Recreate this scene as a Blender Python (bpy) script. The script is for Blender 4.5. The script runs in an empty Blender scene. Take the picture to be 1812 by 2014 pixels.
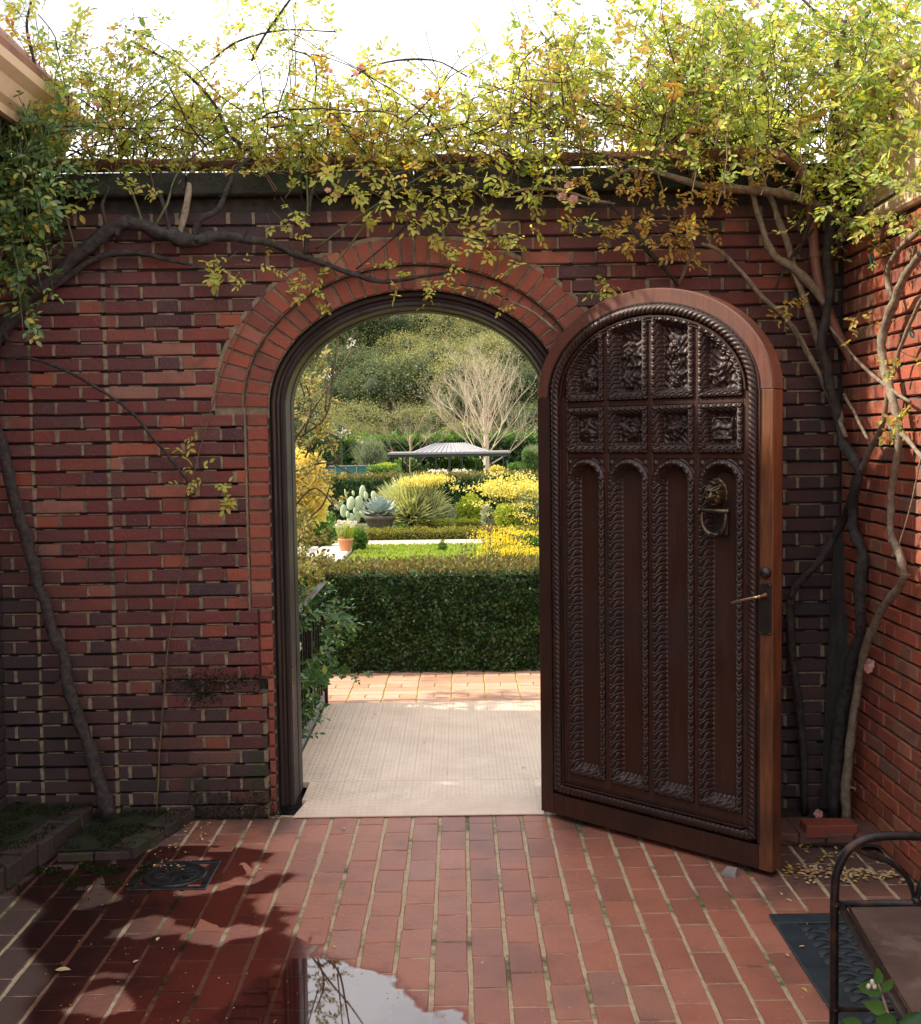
import bpy, math, random
import numpy as np
from math import sin, cos, pi, radians, sqrt, atan2
from mathutils import Vector, Matrix, noise
random.seed(7)
RNG = np.random.default_rng(7)
SC = bpy.context.scene
COL = SC.collection

# ------------------------------------------------------------------ camera, sky, sun, exposure
FOC = 2300.0
PITCH, ROLL = radians(3.8), radians(-0.8)
CAM = Vector((0.0, -5.0, 1.65))
ROT = Matrix.Rotation(pi/2 - PITCH, 3, 'X') @ Matrix.Rotation(ROLL, 3, 'Z')
cd = bpy.data.cameras.new('camera')
cam = bpy.data.objects.new('camera', cd)
COL.objects.link(cam)
cam.matrix_world = Matrix.Translation(CAM) @ ROT.to_4x4()
cd.sensor_fit = 'HORIZONTAL'
cd.sensor_width = 36.0
cd.lens = 36.0 * FOC / 1812.0
cd.clip_start = 0.05
cd.clip_end = 3000
SC.camera = cam

SUN = Vector((-0.77, 0.06, 0.62)).normalized()
w = bpy.data.worlds.new('World')
SC.world = w
w.use_nodes = True
nt = w.node_tree
nt.nodes.clear()
wo = nt.nodes.new('ShaderNodeOutputWorld')
bg = nt.nodes.new('ShaderNodeBackground')
sky = nt.nodes.new('ShaderNodeTexSky')
sky.sky_type = 'NISHITA'
sky.sun_disc = False
sky.sun_elevation = math.asin(SUN.z)
sky.sun_rotation = atan2(SUN.x, SUN.y)
sky.air_density = 1.0
sky.dust_density = 2.0
tc = nt.nodes.new('ShaderNodeTexCoord')
mp = nt.nodes.new('ShaderNodeMapping')
mp.inputs['Scale'].default_value = (1, 1, 2.2)
nz = nt.nodes.new('ShaderNodeTexNoise')
nz.inputs['Scale'].default_value = 2.3
nz.inputs['Detail'].default_value = 5
cr = nt.nodes.new('ShaderNodeValToRGB')
cr.color_ramp.elements[0].position = 0.33
cr.color_ramp.elements[0].color = (0.18, 0.18, 0.18, 1)
cr.color_ramp.elements[1].position = 0.53
cr.color_ramp.elements[1].color = (1, 1, 1, 1)
mx = nt.nodes.new('ShaderNodeMix')
mx.data_type = 'RGBA'
mx.inputs['B'].default_value = (16.0, 15.8, 16.0, 1)
nt.links.new(tc.outputs['Generated'], mp.inputs['Vector'])
nt.links.new(mp.outputs['Vector'], nz.inputs['Vector'])
nt.links.new(nz.outputs['Fac'], cr.inputs['Fac'])
nt.links.new(cr.outputs['Color'], mx.inputs['Factor'])
nt.links.new(sky.outputs['Color'], mx.inputs['A'])
nt.links.new(mx.outputs['Result'], bg.inputs['Color'])
bg.inputs['Strength'].default_value = 0.10
nt.links.new(bg.outputs['Background'], wo.inputs['Surface'])

sl = bpy.data.lights.new('sun', 'SUN')
sl.energy = 5.0
sl.angle = radians(1.0)
sl.color = (1.0, 0.90, 0.74)
so = bpy.data.objects.new('sun', sl)
COL.objects.link(so)
so.rotation_euler = SUN.to_track_quat('Z', 'Y').to_euler()
SC.view_settings.view_transform = 'Standard'
SC.view_settings.look = 'None'
SC.view_settings.gamma = 1
SC.view_settings.use_curve_mapping = False
SC.view_settings.exposure = 0.52
SC.render.resolution_x = 921
SC.render.resolution_y = 1024

# ------------------------------------------------------------------ measuring helpers (pixel of the photograph -> point of the place)
def ray(px, py):
    return ROT @ Vector(((px - 906) / FOC, -(py - 1007) / FOC, -1.0))
def V(px, py, Y=0.0):
    d = ray(px, py)
    return CAM + d * ((Y - CAM.y) / d.y)
def G(px, py, z=0.0):
    d = ray(px, py)
    return CAM + d * ((z - CAM.z) / d.z)
def U(lo, hi):
    return random.uniform(lo, hi)

# ------------------------------------------------------------------ materials
def NM(name):
    m = bpy.data.materials.new(name)
    m.use_nodes = True
    t = m.node_tree
    b = t.nodes['Principled BSDF']
    return m, t, b
def rampn(t, stops, interp='LINEAR'):
    r = t.nodes.new('ShaderNodeValToRGB')
    e = r.color_ramp.elements
    r.color_ramp.interpolation = interp
    e[0].position, e[0].color = stops[0][0], (*stops[0][1], 1)
    e[1].position, e[1].color = stops[-1][0], (*stops[-1][1], 1)
    for p, c in stops[1:-1]:
        n = e.new(p)
        n.color = (*c, 1)
    return r
def rndval(t):
    oi = t.nodes.new('ShaderNodeObjectInfo')
    g = t.nodes.new('ShaderNodeNewGeometry')
    a = t.nodes.new('ShaderNodeMath'); a.operation = 'ADD'
    f = t.nodes.new('ShaderNodeMath'); f.operation = 'FRACT'
    t.links.new(oi.outputs['Random'], a.inputs[0])
    t.links.new(g.outputs['Random Per Island'], a.inputs[1])
    t.links.new(a.outputs[0], f.inputs[0])
    return f.outputs[0], g
def noisen(t, vec, scale, detail=4, rough=0.55, dist=0.0):
    n = t.nodes.new('ShaderNodeTexNoise')
    n.inputs['Scale'].default_value = scale
    n.inputs['Detail'].default_value = detail
    n.inputs['Roughness'].default_value = rough
    n.inputs['Distortion'].default_value = dist
    if vec is not None:
        t.links.new(vec, n.inputs['Vector'])
    return n
def mixc(t, fac, a, b, mode='MIX'):
    m = t.nodes.new('ShaderNodeMix')
    m.data_type = 'RGBA'
    m.blend_type = mode
    for s, v in (('Factor', fac), ('A', a), ('B', b)):
        if isinstance(v, (int, float)):
            m.inputs[s].default_value = v
        elif isinstance(v, tuple):
            m.inputs[s].default_value = (*v, 1)
        else:
            t.links.new(v, m.inputs[s])
    return m.outputs['Result']
def mapr(t, val, a, b, c=0.0, d=1.0):
    m = t.nodes.new('ShaderNodeMapRange')
    m.interpolation_type = 'SMOOTHSTEP'
    t.links.new(val, m.inputs['Value'])
    m.inputs['From Min'].default_value = a
    m.inputs['From Max'].default_value = b
    m.inputs['To Min'].default_value = c
    m.inputs['To Max'].default_value = d
    return m.outputs['Result']
def mathn(t, op, a, b=None):
    m = t.nodes.new('ShaderNodeMath')
    m.operation = op
    for i, v in enumerate((a, b)):
        if v is None: continue
        if isinstance(v, (int, float)): m.inputs[i].default_value = v
        else: t.links.new(v, m.inputs[i])
    return m.outputs[0]
def bumpn(t, b, h, strength=0.4, dist=0.01):
    bp = t.nodes.new('ShaderNodeBump')
    bp.inputs['Strength'].default_value = strength
    bp.inputs['Distance'].default_value = dist
    t.links.new(h, bp.inputs['Height'])
    t.links.new(bp.outputs['Normal'], b.inputs['Normal'])

def mat_brick(name, stops, rough=0.85, moss=0.0, blot=0.5, mossz=None, sat=1.0):
    m, t, b = NM(name)
    r, g = rndval(t)
    rp = rampn(t, stops)
    t.links.new(r, rp.inputs['Fac'])
    pos = g.outputs['Position']
    n1 = noisen(t, pos, 9.0, 5, 0.6)
    n2 = noisen(t, pos, 120.0, 3, 0.7)
    n3 = noisen(t, pos, 1.3, 3, 0.6)
    c = mixc(t, mapr(t, n1.outputs['Fac'], 0.45, 0.75, 0, blot), rp.outputs['Color'], (0.10, 0.055, 0.05))
    c = mixc(t, mapr(t, n2.outputs['Fac'], 0.5, 0.8, 0, 0.25), c, (0.42, 0.28, 0.22))
    c = mixc(t, mapr(t, n3.outputs['Fac'], 0.5, 0.72, 0, 0.55), c, (0.075, 0.055, 0.055))
    if moss > 0:
        n4 = noisen(t, pos, 3.2, 6, 0.7)
        n5 = noisen(t, pos, 60.0, 3, 0.7)
        sx = t.nodes.new('ShaderNodeSeparateXYZ')
        t.links.new(pos, sx.inputs[0])
        f = mapr(t, n4.outputs['Fac'], 0.50, 0.62)
        if mossz:
            lowz = mapr(t, sx.outputs['Z'], mossz[0], mossz[1], 1, 0)
            hiz = mapr(t, sx.outputs['Z'], mossz[2], mossz[3], 0, 1)
            zz = mathn(t, 'ADD', lowz, hiz)
            f = mathn(t, 'MULTIPLY', f, zz)
        f = mathn(t, 'MULTIPLY', f, moss)
        gc = mixc(t, n5.outputs['Fac'], (0.012, 0.02, 0.006), (0.05, 0.07, 0.015))
        c = mixc(t, f, c, gc)
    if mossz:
        # shade painted into the brick: foot of left pier, under coping, in the corner
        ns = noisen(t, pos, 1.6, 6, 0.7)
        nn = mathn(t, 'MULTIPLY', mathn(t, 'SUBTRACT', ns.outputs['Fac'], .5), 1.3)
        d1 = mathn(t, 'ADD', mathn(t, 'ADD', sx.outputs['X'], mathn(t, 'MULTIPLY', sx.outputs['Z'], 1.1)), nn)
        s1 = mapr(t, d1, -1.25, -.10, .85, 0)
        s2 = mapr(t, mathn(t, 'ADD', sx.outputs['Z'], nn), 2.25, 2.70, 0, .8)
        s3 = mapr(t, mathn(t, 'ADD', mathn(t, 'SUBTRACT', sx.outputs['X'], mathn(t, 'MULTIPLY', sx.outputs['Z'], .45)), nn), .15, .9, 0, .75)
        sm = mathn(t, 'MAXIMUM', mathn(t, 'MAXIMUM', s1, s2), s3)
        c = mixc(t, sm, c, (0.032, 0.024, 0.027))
    t.links.new(c, b.inputs['Base Color'])
    b.inputs['Roughness'].default_value = rough
    h = mathn(t, 'ADD', n2.outputs['Fac'], mathn(t, 'MULTIPLY', noisen(t, pos, 35.0, 4, 0.6).outputs['Fac'], 1.5))
    bumpn(t, b, h, 0.55, 0.004)
    return m
def grime_and_shade(m):
    """shade painted into the paving at left; stains along wall foot and far corner"""
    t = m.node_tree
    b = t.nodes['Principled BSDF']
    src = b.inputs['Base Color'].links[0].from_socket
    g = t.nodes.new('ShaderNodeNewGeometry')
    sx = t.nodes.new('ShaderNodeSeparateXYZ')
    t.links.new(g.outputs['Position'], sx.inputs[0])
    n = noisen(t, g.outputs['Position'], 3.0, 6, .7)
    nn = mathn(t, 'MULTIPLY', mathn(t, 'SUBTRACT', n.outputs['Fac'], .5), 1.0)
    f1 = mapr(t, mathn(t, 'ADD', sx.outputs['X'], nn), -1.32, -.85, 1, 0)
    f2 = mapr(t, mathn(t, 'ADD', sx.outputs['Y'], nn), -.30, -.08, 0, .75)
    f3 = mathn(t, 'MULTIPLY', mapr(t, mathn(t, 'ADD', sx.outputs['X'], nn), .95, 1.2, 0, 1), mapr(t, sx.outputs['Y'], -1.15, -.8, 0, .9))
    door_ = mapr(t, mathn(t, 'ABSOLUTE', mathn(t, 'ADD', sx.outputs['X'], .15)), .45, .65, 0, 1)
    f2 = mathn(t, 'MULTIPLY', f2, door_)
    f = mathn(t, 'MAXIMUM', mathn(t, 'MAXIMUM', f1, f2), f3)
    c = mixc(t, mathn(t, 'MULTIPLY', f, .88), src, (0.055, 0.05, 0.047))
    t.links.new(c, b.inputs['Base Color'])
def mat_noise(name, c1, c2, scale=8.0, rough=0.8, bump=0.3, bdist=0.004, metallic=0.0, c3=None, s3=1.5, bscale=60):
    m, t, b = NM(name)
    g = t.nodes.new('ShaderNodeNewGeometry')
    n = noisen(t, g.outputs['Position'], scale, 6, 0.65)
    c = mixc(t, mapr(t, n.outputs['Fac'], 0.3, 0.7), c1, c2)
    if c3:
        n3 = noisen(t, g.outputs['Position'], s3, 5, 0.7)
        c = mixc(t, mapr(t, n3.outputs['Fac'], 0.5, 0.65), c, c3)
    t.links.new(c, b.inputs['Base Color'])
    b.inputs['Roughness'].default_value = rough
    b.inputs['Metallic'].default_value = metallic
    if bump:
        n2 = noisen(t, g.outputs['Position'], bscale, 4, 0.7)
        bumpn(t, b, n2.outputs['Fac'], bump, bdist)
    return m
def mat_leaf(name, stops, rough=0.5, transl=0.35, spec=0.4, tmul=(1.25, 1.15, 0.5)):
    m, t, b = NM(name)
    r, g = rndval(t)
    rp = rampn(t, stops)
    t.links.new(r, rp.inputs['Fac'])
    n = noisen(t, g.outputs['Position'], 1.7, 3, 0.6)
    c = mixc(t, mapr(t, n.outputs['Fac'], 0.35, 0.7, 0, 0.45), rp.outputs['Color'], stops[len(stops)//2][1])
    t.links.new(c, b.inputs['Base Color'])
    b.inputs['Roughness'].default_value = rough
    b.inputs['Specular IOR Level'].default_value = spec
    if transl > 0:
        tr = t.nodes.new('ShaderNodeBsdfTranslucent')
        cc = mixc(t, 1.0, c, tmul, 'MULTIPLY')
        t.links.new(cc, tr.inputs['Color'])
        ms = t.nodes.new('ShaderNodeMixShader')
        ms.inputs[0].default_value = transl
        t.links.new(b.outputs[0], ms.inputs[1])
        t.links.new(tr.outputs[0], ms.inputs[2])
        t.links.new(ms.outputs[0], t.nodes['Material Output'].inputs['Surface'])
    return m
def mat_wood(name, c1, c2, rough=0.35, scale=(14, 14, 1.2), coat=0.3, bump=0.15):
    m, t, b = NM(name)
    tcx = t.nodes.new('ShaderNodeTexCoord')
    mpx = t.nodes.new('ShaderNodeMapping')
    mpx.inputs['Scale'].default_value = scale
    t.links.new(tcx.outputs['Object'], mpx.inputs['Vector'])
    n = noisen(t, mpx.outputs['Vector'], 4.0, 6, 0.6, 0.8)
    n2 = noisen(t, tcx.outputs['Object'], 3.0, 4, 0.6)
    c = mixc(t, mapr(t, n.outputs['Fac'], 0.3, 0.7), c1, c2)
    c = mixc(t, mapr(t, n2.outputs['Fac'], 0.45, 0.75, 0, 0.6), c, tuple(x * 0.45 for x in c1))
    t.links.new(c, b.inputs['Base Color'])
    r = mapr(t, n2.outputs['Fac'], 0.3, 0.7, rough * 0.75, min(1, rough * 1.4))
    t.links.new(r, b.inputs['Roughness'])
    b.inputs['Coat Weight'].default_value = coat
    b.inputs['Coat Roughness'].default_value = 0.25
    bumpn(t, b, n.outputs['Fac'], bump, 0.002)
    return m

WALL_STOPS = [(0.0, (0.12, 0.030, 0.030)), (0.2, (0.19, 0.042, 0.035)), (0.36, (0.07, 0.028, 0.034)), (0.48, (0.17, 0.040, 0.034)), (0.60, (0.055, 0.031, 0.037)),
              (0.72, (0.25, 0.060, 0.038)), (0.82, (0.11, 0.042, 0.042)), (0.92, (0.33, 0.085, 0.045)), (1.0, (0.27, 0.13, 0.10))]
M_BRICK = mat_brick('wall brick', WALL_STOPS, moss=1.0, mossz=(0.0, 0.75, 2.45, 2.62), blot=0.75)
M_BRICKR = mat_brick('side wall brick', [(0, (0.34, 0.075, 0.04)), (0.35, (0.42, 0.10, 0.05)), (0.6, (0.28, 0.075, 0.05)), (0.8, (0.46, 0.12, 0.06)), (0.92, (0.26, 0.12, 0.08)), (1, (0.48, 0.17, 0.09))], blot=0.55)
M_VOUS = mat_brick('arch brick', [(0, (0.25, 0.062, 0.04)), (0.5, (0.32, 0.085, 0.05)), (0.8, (0.20, 0.055, 0.042)), (1, (0.38, 0.14, 0.09))], blot=0.45)
M_PAVE = mat_brick('paving brick', [(0, (0.35, 0.125, 0.080)), (0.35, (0.41, 0.150, 0.092)), (0.7, (0.31, 0.115, 0.080)), (0.9, (0.44, 0.175, 0.115)), (1, (0.31, 0.145, 0.105))], rough=0.55, blot=0.3)
grime_and_shade(M_PAVE)
M_PAVE2 = mat_brick('garden paving brick', [(0, (0.50, 0.27, 0.17)), (0.5, (0.58, 0.33, 0.22)), (1, (0.62, 0.38, 0.27))], rough=0.8, blot=0.1)
M_MORT = mat_noise('wall mortar', (0.15, 0.12, 0.085), (0.29, 0.23, 0.15), 30, 0.95, 0.6, c3=(0.08, 0.065, 0.055), s3=2.2)
M_MORTDK = mat_noise('weathered bed joint', (0.02, 0.018, 0.016), (0.05, 0.042, 0.034), 25, 0.97, 0.6)
M_MORTP = mat_noise('paving mortar', (0.40, 0.31, 0.20), (0.52, 0.42, 0.28), 40, 0.95, 0.8, c3=(0.07, 0.085, 0.025), s3=2.6)
M_MOSS = mat_noise('moss', (0.007, 0.012, 0.005), (0.022, 0.032, 0.009), 45, 0.98, 1.0, 0.02, c3=(0.02, 0.018, 0.014), s3=6)
M_COPE = mat_noise('mossy coping', (0.012, 0.013, 0.010), (0.035, 0.034, 0.022), 12, 0.98, 0.8, 0.01, c3=(0.02, 0.032, 0.008), s3=5)
M_SOIL = mat_noise('soil', (0.02, 0.015, 0.012), (0.05, 0.038, 0.028), 30, 0.98, 1.0, 0.02)
M_DOOR = mat_wood('carved door wood', (0.022, 0.010, 0.009), (0.048, 0.020, 0.014), 0.42, coat=.05)
M_DOORP = mat_wood('door panel wood', (0.034, 0.0125, 0.009), (0.058, 0.021, 0.013), 0.48, coat=.05)
M_STILE = mat_wood('oiled stile wood', (0.105, 0.038, 0.017), (0.20, 0.075, 0.030), 0.42)
M_RIM = mat_wood('reddish rim wood', (0.11, 0.040, 0.028), (0.16, 0.060, 0.040), 0.45)
M_FRAME = mat_wood('door frame wood', (0.015, 0.009, 0.008), (0.034, 0.017, 0.013), 0.6, coat=0.05)
M_BOARD = mat_wood('old grey board', (0.03, 0.028, 0.028), (0.06, 0.05, 0.045), 0.8, coat=0)
M_BRASS = mat_noise('tarnished brass', (0.05, 0.042, 0.030), (0.17, 0.135, 0.085), 30, 0.42, 0.4, 0.003, metallic=0.9)
M_BRASSB = mat_noise('worn bright brass', (0.50, 0.40, 0.24), (0.62, 0.50, 0.32), 30, 0.32, 0.1, metallic=1.0)
M_PLATE = mat_noise('dark bronze plate', (0.035, 0.032, 0.032), (0.07, 0.06, 0.055), 20, 0.45, 0.2, metallic=0.7)
M_IRON = mat_noise('black wrought iron', (0.012, 0.011, 0.012), (0.03, 0.025, 0.024), 30, 0.42, 0.5, 0.002, metallic=0.4, c3=(0.075, 0.035, 0.022), s3=16)
M_DRAIN = mat_noise('cast iron', (0.02, 0.022, 0.026), (0.055, 0.055, 0.06), 20, 0.4, 0.6, 0.003, metallic=0.6)
M_SEAT = mat_noise('dark brown seat', (0.055, 0.034, 0.030), (0.10, 0.064, 0.054), 6, 0.42, 0.3, c3=(0.13, 0.095, 0.08), s3=9)
M_RUBBER = mat_noise('black rubber', (0.016, 0.026, 0.034), (0.032, 0.045, 0.055), 18, 0.55, 0.3)
M_STEEL = None
M_CREAM = mat_noise('cream paint', (0.70, 0.50, 0.32), (0.78, 0.58, 0.40), 4, 0.7, 0.1)
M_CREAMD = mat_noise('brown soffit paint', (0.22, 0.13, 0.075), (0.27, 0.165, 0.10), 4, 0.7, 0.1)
M_PIPE = mat_noise('brown painted pipe', (0.24, 0.095, 0.065), (0.32, 0.14, 0.10), 10, 0.5, 0.2)
M_ROOF = mat_noise('roof tile', (0.22, 0.10, 0.07), (0.30, 0.14, 0.09), 6, 0.85, 0.3)
M_BARK = mat_noise('dark rose bark', (0.018, 0.016, 0.018), (0.065, 0.052, 0.045), 40, 0.9, 1.0, 0.006)
M_BARKL = mat_noise('pale rose bark', (0.16, 0.12, 0.085), (0.30, 0.24, 0.17), 40, 0.9, 1.0, 0.005)
M_CANE = mat_noise('green cane', (0.05, 0.075, 0.03), (0.12, 0.13, 0.05), 12, 0.6, 0.2)
M_TWIG = mat_noise('brown twig', (0.09, 0.06, 0.035), (0.17, 0.11, 0.06), 14, 0.8, 0.3)
LG = [(0.0, (0.22, 0.34, 0.06)), (0.2, (0.40, 0.52, 0.10)), (0.5, (0.60, 0.66, 0.15)), (0.75, (0.74, 0.72, 0.20)),
      (0.88, (0.66, 0.48, 0.10)), (0.96, (0.62, 0.34, 0.12)), (1.0, (0.74, 0.66, 0.10))]
M_ROSEL = mat_leaf('yellow green rose leaf', LG, 0.5, 0.6, 0.4, (1.3, 1.3, .8))
M_ROSEG = mat_leaf('green rose leaf', [(0, (0.12, 0.22, 0.05)), (0.4, (0.28, 0.42, 0.09)), (0.75, (0.46, 0.56, 0.12)), (1, (0.60, 0.54, 0.09))], 0.5, 0.45)
M_ROSED = mat_leaf('dark green rose leaf', [(0, (0.06, 0.14, 0.05)), (0.5, (0.10, 0.20, 0.06)), (0.85, (0.20, 0.28, 0.07)), (1, (0.60, 0.48, 0.06))], 0.35, 0.25, 0.6)
M_ROSER = mat_leaf('russet rose leaf', [(0, (0.48, 0.20, 0.08)), (0.4, (0.60, 0.34, 0.10)), (0.7, (0.66, 0.54, 0.12)), (1, (0.50, 0.52, 0.10))], 0.5, 0.55)
M_PETAL = mat_leaf('pink rose petal', [(0, (0.80, 0.42, 0.36)), (0.5, (0.85, 0.55, 0.47)), (1, (0.88, 0.66, 0.58))], 0.6, 0.3, 0.2, (1.1, 0.9, 0.8))
M_WHITEP = mat_leaf('white petal', [(0, (0.70, 0.62, 0.48)), (1, (0.85, 0.82, 0.72))], 0.7, 0.3, 0.2, (1, 1, 0.9))
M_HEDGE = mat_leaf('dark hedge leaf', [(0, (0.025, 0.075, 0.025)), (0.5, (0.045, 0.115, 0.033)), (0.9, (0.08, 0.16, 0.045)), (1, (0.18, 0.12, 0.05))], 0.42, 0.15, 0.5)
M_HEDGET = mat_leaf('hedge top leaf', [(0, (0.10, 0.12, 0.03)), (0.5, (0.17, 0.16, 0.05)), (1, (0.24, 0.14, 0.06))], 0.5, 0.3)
M_CHOIS = mat_leaf('glossy shrub leaf', [(0, (0.02, 0.075, 0.02)), (0.55, (0.045, 0.14, 0.03)), (0.88, (0.10, 0.20, 0.04)), (1, (0.34, 0.38, 0.07))], 0.38, 0.2, 0.4)
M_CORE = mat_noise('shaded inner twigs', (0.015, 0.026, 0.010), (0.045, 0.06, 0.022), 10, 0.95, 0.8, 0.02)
OAK1 = mat_leaf('olive oak leaf', [(0, (0.17, 0.19, 0.07)), (0.5, (0.26, 0.26, 0.10)), (1, (0.36, 0.33, 0.15))], 0.7, 0.2, 0.2)  # oak leaf colours lightened: haze over the far hill put into the colour
OAK2 = mat_leaf('dark oak leaf', [(0, (0.06, 0.095, 0.045)), (0.5, (0.11, 0.14, 0.055)), (1, (0.20, 0.20, 0.08))], 0.7, 0.15, 0.2)  # darker leaf tone, mostly for the left and lower oaks
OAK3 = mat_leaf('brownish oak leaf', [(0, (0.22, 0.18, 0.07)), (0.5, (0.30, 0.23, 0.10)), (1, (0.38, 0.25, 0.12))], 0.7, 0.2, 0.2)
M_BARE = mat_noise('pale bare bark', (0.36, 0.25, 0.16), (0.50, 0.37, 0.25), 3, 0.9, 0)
M_BARE2 = mat_noise('paler bare bark', (0.46, 0.37, 0.26), (0.60, 0.49, 0.35), 3, 0.9, 0)  # lighter bark tone for the tall bare tree
M_TRUNK = mat_noise('grey trunk', (0.12, 0.09, 0.065), (0.20, 0.16, 0.12), 6, 0.9, 0.5)
M_YEL = mat_leaf('yellow blossom', [(0, (0.42, 0.44, 0.08)), (0.35, (0.68, 0.58, 0.10)), (0.7, (0.82, 0.72, 0.20)), (1, (0.84, 0.78, 0.34))], 0.7, 0.3, 0.1, (1, 0.9, 0.4))
M_YEL2 = mat_leaf('golden flower', [(0, (0.30, 0.36, 0.06)), (0.3, (0.78, 0.56, 0.03)), (0.7, (0.85, 0.66, 0.05)), (1, (0.86, 0.74, 0.10))], 0.7, 0.3, 0.1, (1, 0.9, 0.4))
M_GOLD = mat_leaf('golden autumn leaf', [(0, (0.70, 0.54, 0.18)), (0.5, (0.82, 0.68, 0.28)), (1, (0.60, 0.58, 0.18))], 0.7, 0.5, 0.1)
M_LIME = mat_leaf('lime green leaf', [(0, (0.25, 0.34, 0.04)), (0.5, (0.36, 0.44, 0.06)), (1, (0.48, 0.50, 0.08))], 0.6, 0.35, 0.2)
M_SILV = mat_leaf('silver leaf', [(0, (0.34, 0.38, 0.28)), (1, (0.50, 0.52, 0.40))], 0.8, 0.2, 0.1)
M_OLIVE = mat_leaf('grey green leaf', [(0, (0.17, 0.21, 0.12)), (1, (0.30, 0.34, 0.20))], 0.8, 0.2, 0.1)
M_TUSS = mat_leaf('tussock blade', [(0, (0.36, 0.42, 0.20)), (0.5, (0.50, 0.54, 0.28)), (1, (0.66, 0.62, 0.38))], 0.6, 0.3, 0.2)
M_BOX = mat_leaf('golden box leaf', [(0, (0.14, 0.17, 0.03)), (0.5, (0.24, 0.24, 0.04)), (1, (0.34, 0.26, 0.05))], 0.6, 0.25, 0.2)
M_GREENB = mat_leaf('fresh green leaf', [(0, (0.06, 0.13, 0.03)), (0.5, (0.10, 0.20, 0.04)), (1, (0.18, 0.28, 0.06))], 0.5, 0.3, 0.3)
M_LAWN = mat_noise('lawn', (0.20, 0.28, 0.035), (0.30, 0.37, 0.05), 3, 0.95, 0.8, 0.03)
M_EARTH = mat_noise('garden earth', (0.10, 0.11, 0.04), (0.17, 0.16, 0.07), 1.5, 0.97, 0.6, 0.03)
M_HILL = mat_noise('hillside', (0.05, 0.06, 0.025), (0.10, 0.10, 0.045), 0.2, 0.97, 0.0)
M_GRAVEL = mat_noise('pink gravel path', (0.50, 0.38, 0.28), (0.58, 0.46, 0.36), 20, 0.95, 0.5)
M_STONE = mat_noise('pale stone', (0.60, 0.55, 0.47), (0.70, 0.65, 0.57), 6, 0.9, 0.3)
M_TERRA = mat_noise('terracotta', (0.50, 0.19, 0.09), (0.56, 0.24, 0.12), 8, 0.85, 0.2)
M_DKPOT = mat_noise('weathered dark pot', (0.06, 0.05, 0.04), (0.12, 0.10, 0.07), 5, 0.9, 0.3)
M_AGAVE = mat_noise('blue grey agave', (0.26, 0.33, 0.31), (0.36, 0.43, 0.40), 3, 0.6, 0.1)
M_PEAR = mat_noise('pale prickly pear', (0.34, 0.42, 0.25), (0.46, 0.53, 0.34), 3, 0.7, 0.2)
M_PAVIL = mat_noise('pavilion roof', (0.27, 0.26, 0.27), (0.34, 0.33, 0.34), 2, 0.6, 0)
M_PAVD = mat_noise('dark pavilion iron', (0.012, 0.015, 0.015), (0.02, 0.025, 0.022), 2, 0.6, 0)
M_TEAL = mat_noise('teal windbreak', (0.02, 0.12, 0.11), (0.03, 0.15, 0.13), 1, 0.7, 0)
M_SEED = mat_noise('seed head', (0.12, 0.06, 0.04), (0.2, 0.1, 0.06), 30, 0.9, 0)
M_CONC = mat_noise('grey kerb', (0.20, 0.19, 0.18), (0.30, 0.28, 0.26), 12, 0.9, 0.4)
M_LITTER = mat_leaf('fallen leaf', [(0, (0.60, 0.42, 0.05)), (0.4, (0.55, 0.28, 0.10)), (0.7, (0.62, 0.50, 0.35)), (1, (0.16, 0.10, 0.05))], 0.7, 0.1, 0.2)
M_GREENTIE = mat_noise('green tie', (0.0, 0.16, 0.11), (0.0, 0.20, 0.14), 5, 0.5, 0)

def steel():
    m, t, b = NM('tan tread plate')
    g = t.nodes.new('ShaderNodeNewGeometry')
    n = noisen(t, g.outputs['Position'], 4.0, 6, 0.7)
    c = mixc(t, mapr(t, n.outputs['Fac'], 0.3, 0.7), (0.62, 0.47, 0.35), (0.74, 0.58, 0.45))
    t.links.new(c, b.inputs['Base Color'])
    n8 = noisen(t, g.outputs['Position'], 1.6, 7, 0.75)
    c2 = mixc(t, mapr(t, n8.outputs['Fac'], .5, .72, 0, .45), c, (0.33, 0.25, 0.19))
    t.links.new(c2, b.inputs['Base Color'])
    b.inputs['Roughness'].default_value = 0.5
    mpx = t.nodes.new('ShaderNodeMapping')
    mpx.inputs['Scale'].default_value = (38, 38, 1)
    t.links.new(g.outputs['Position'], mpx.inputs['Vector'])
    ck = t.nodes.new('ShaderNodeTexVoronoi')
    ck.inputs['Randomness'].default_value = 0.15
    t.links.new(mpx.outputs['Vector'], ck.inputs['Vector'])
    ck.inputs['Scale'].default_value = 1.0
    bumpn(t, b, mapr(t, ck.outputs['Distance'], 0.15, 0.4, 1, 0), 0.35, 0.003)
    return m
M_STEEL = steel()
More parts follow.
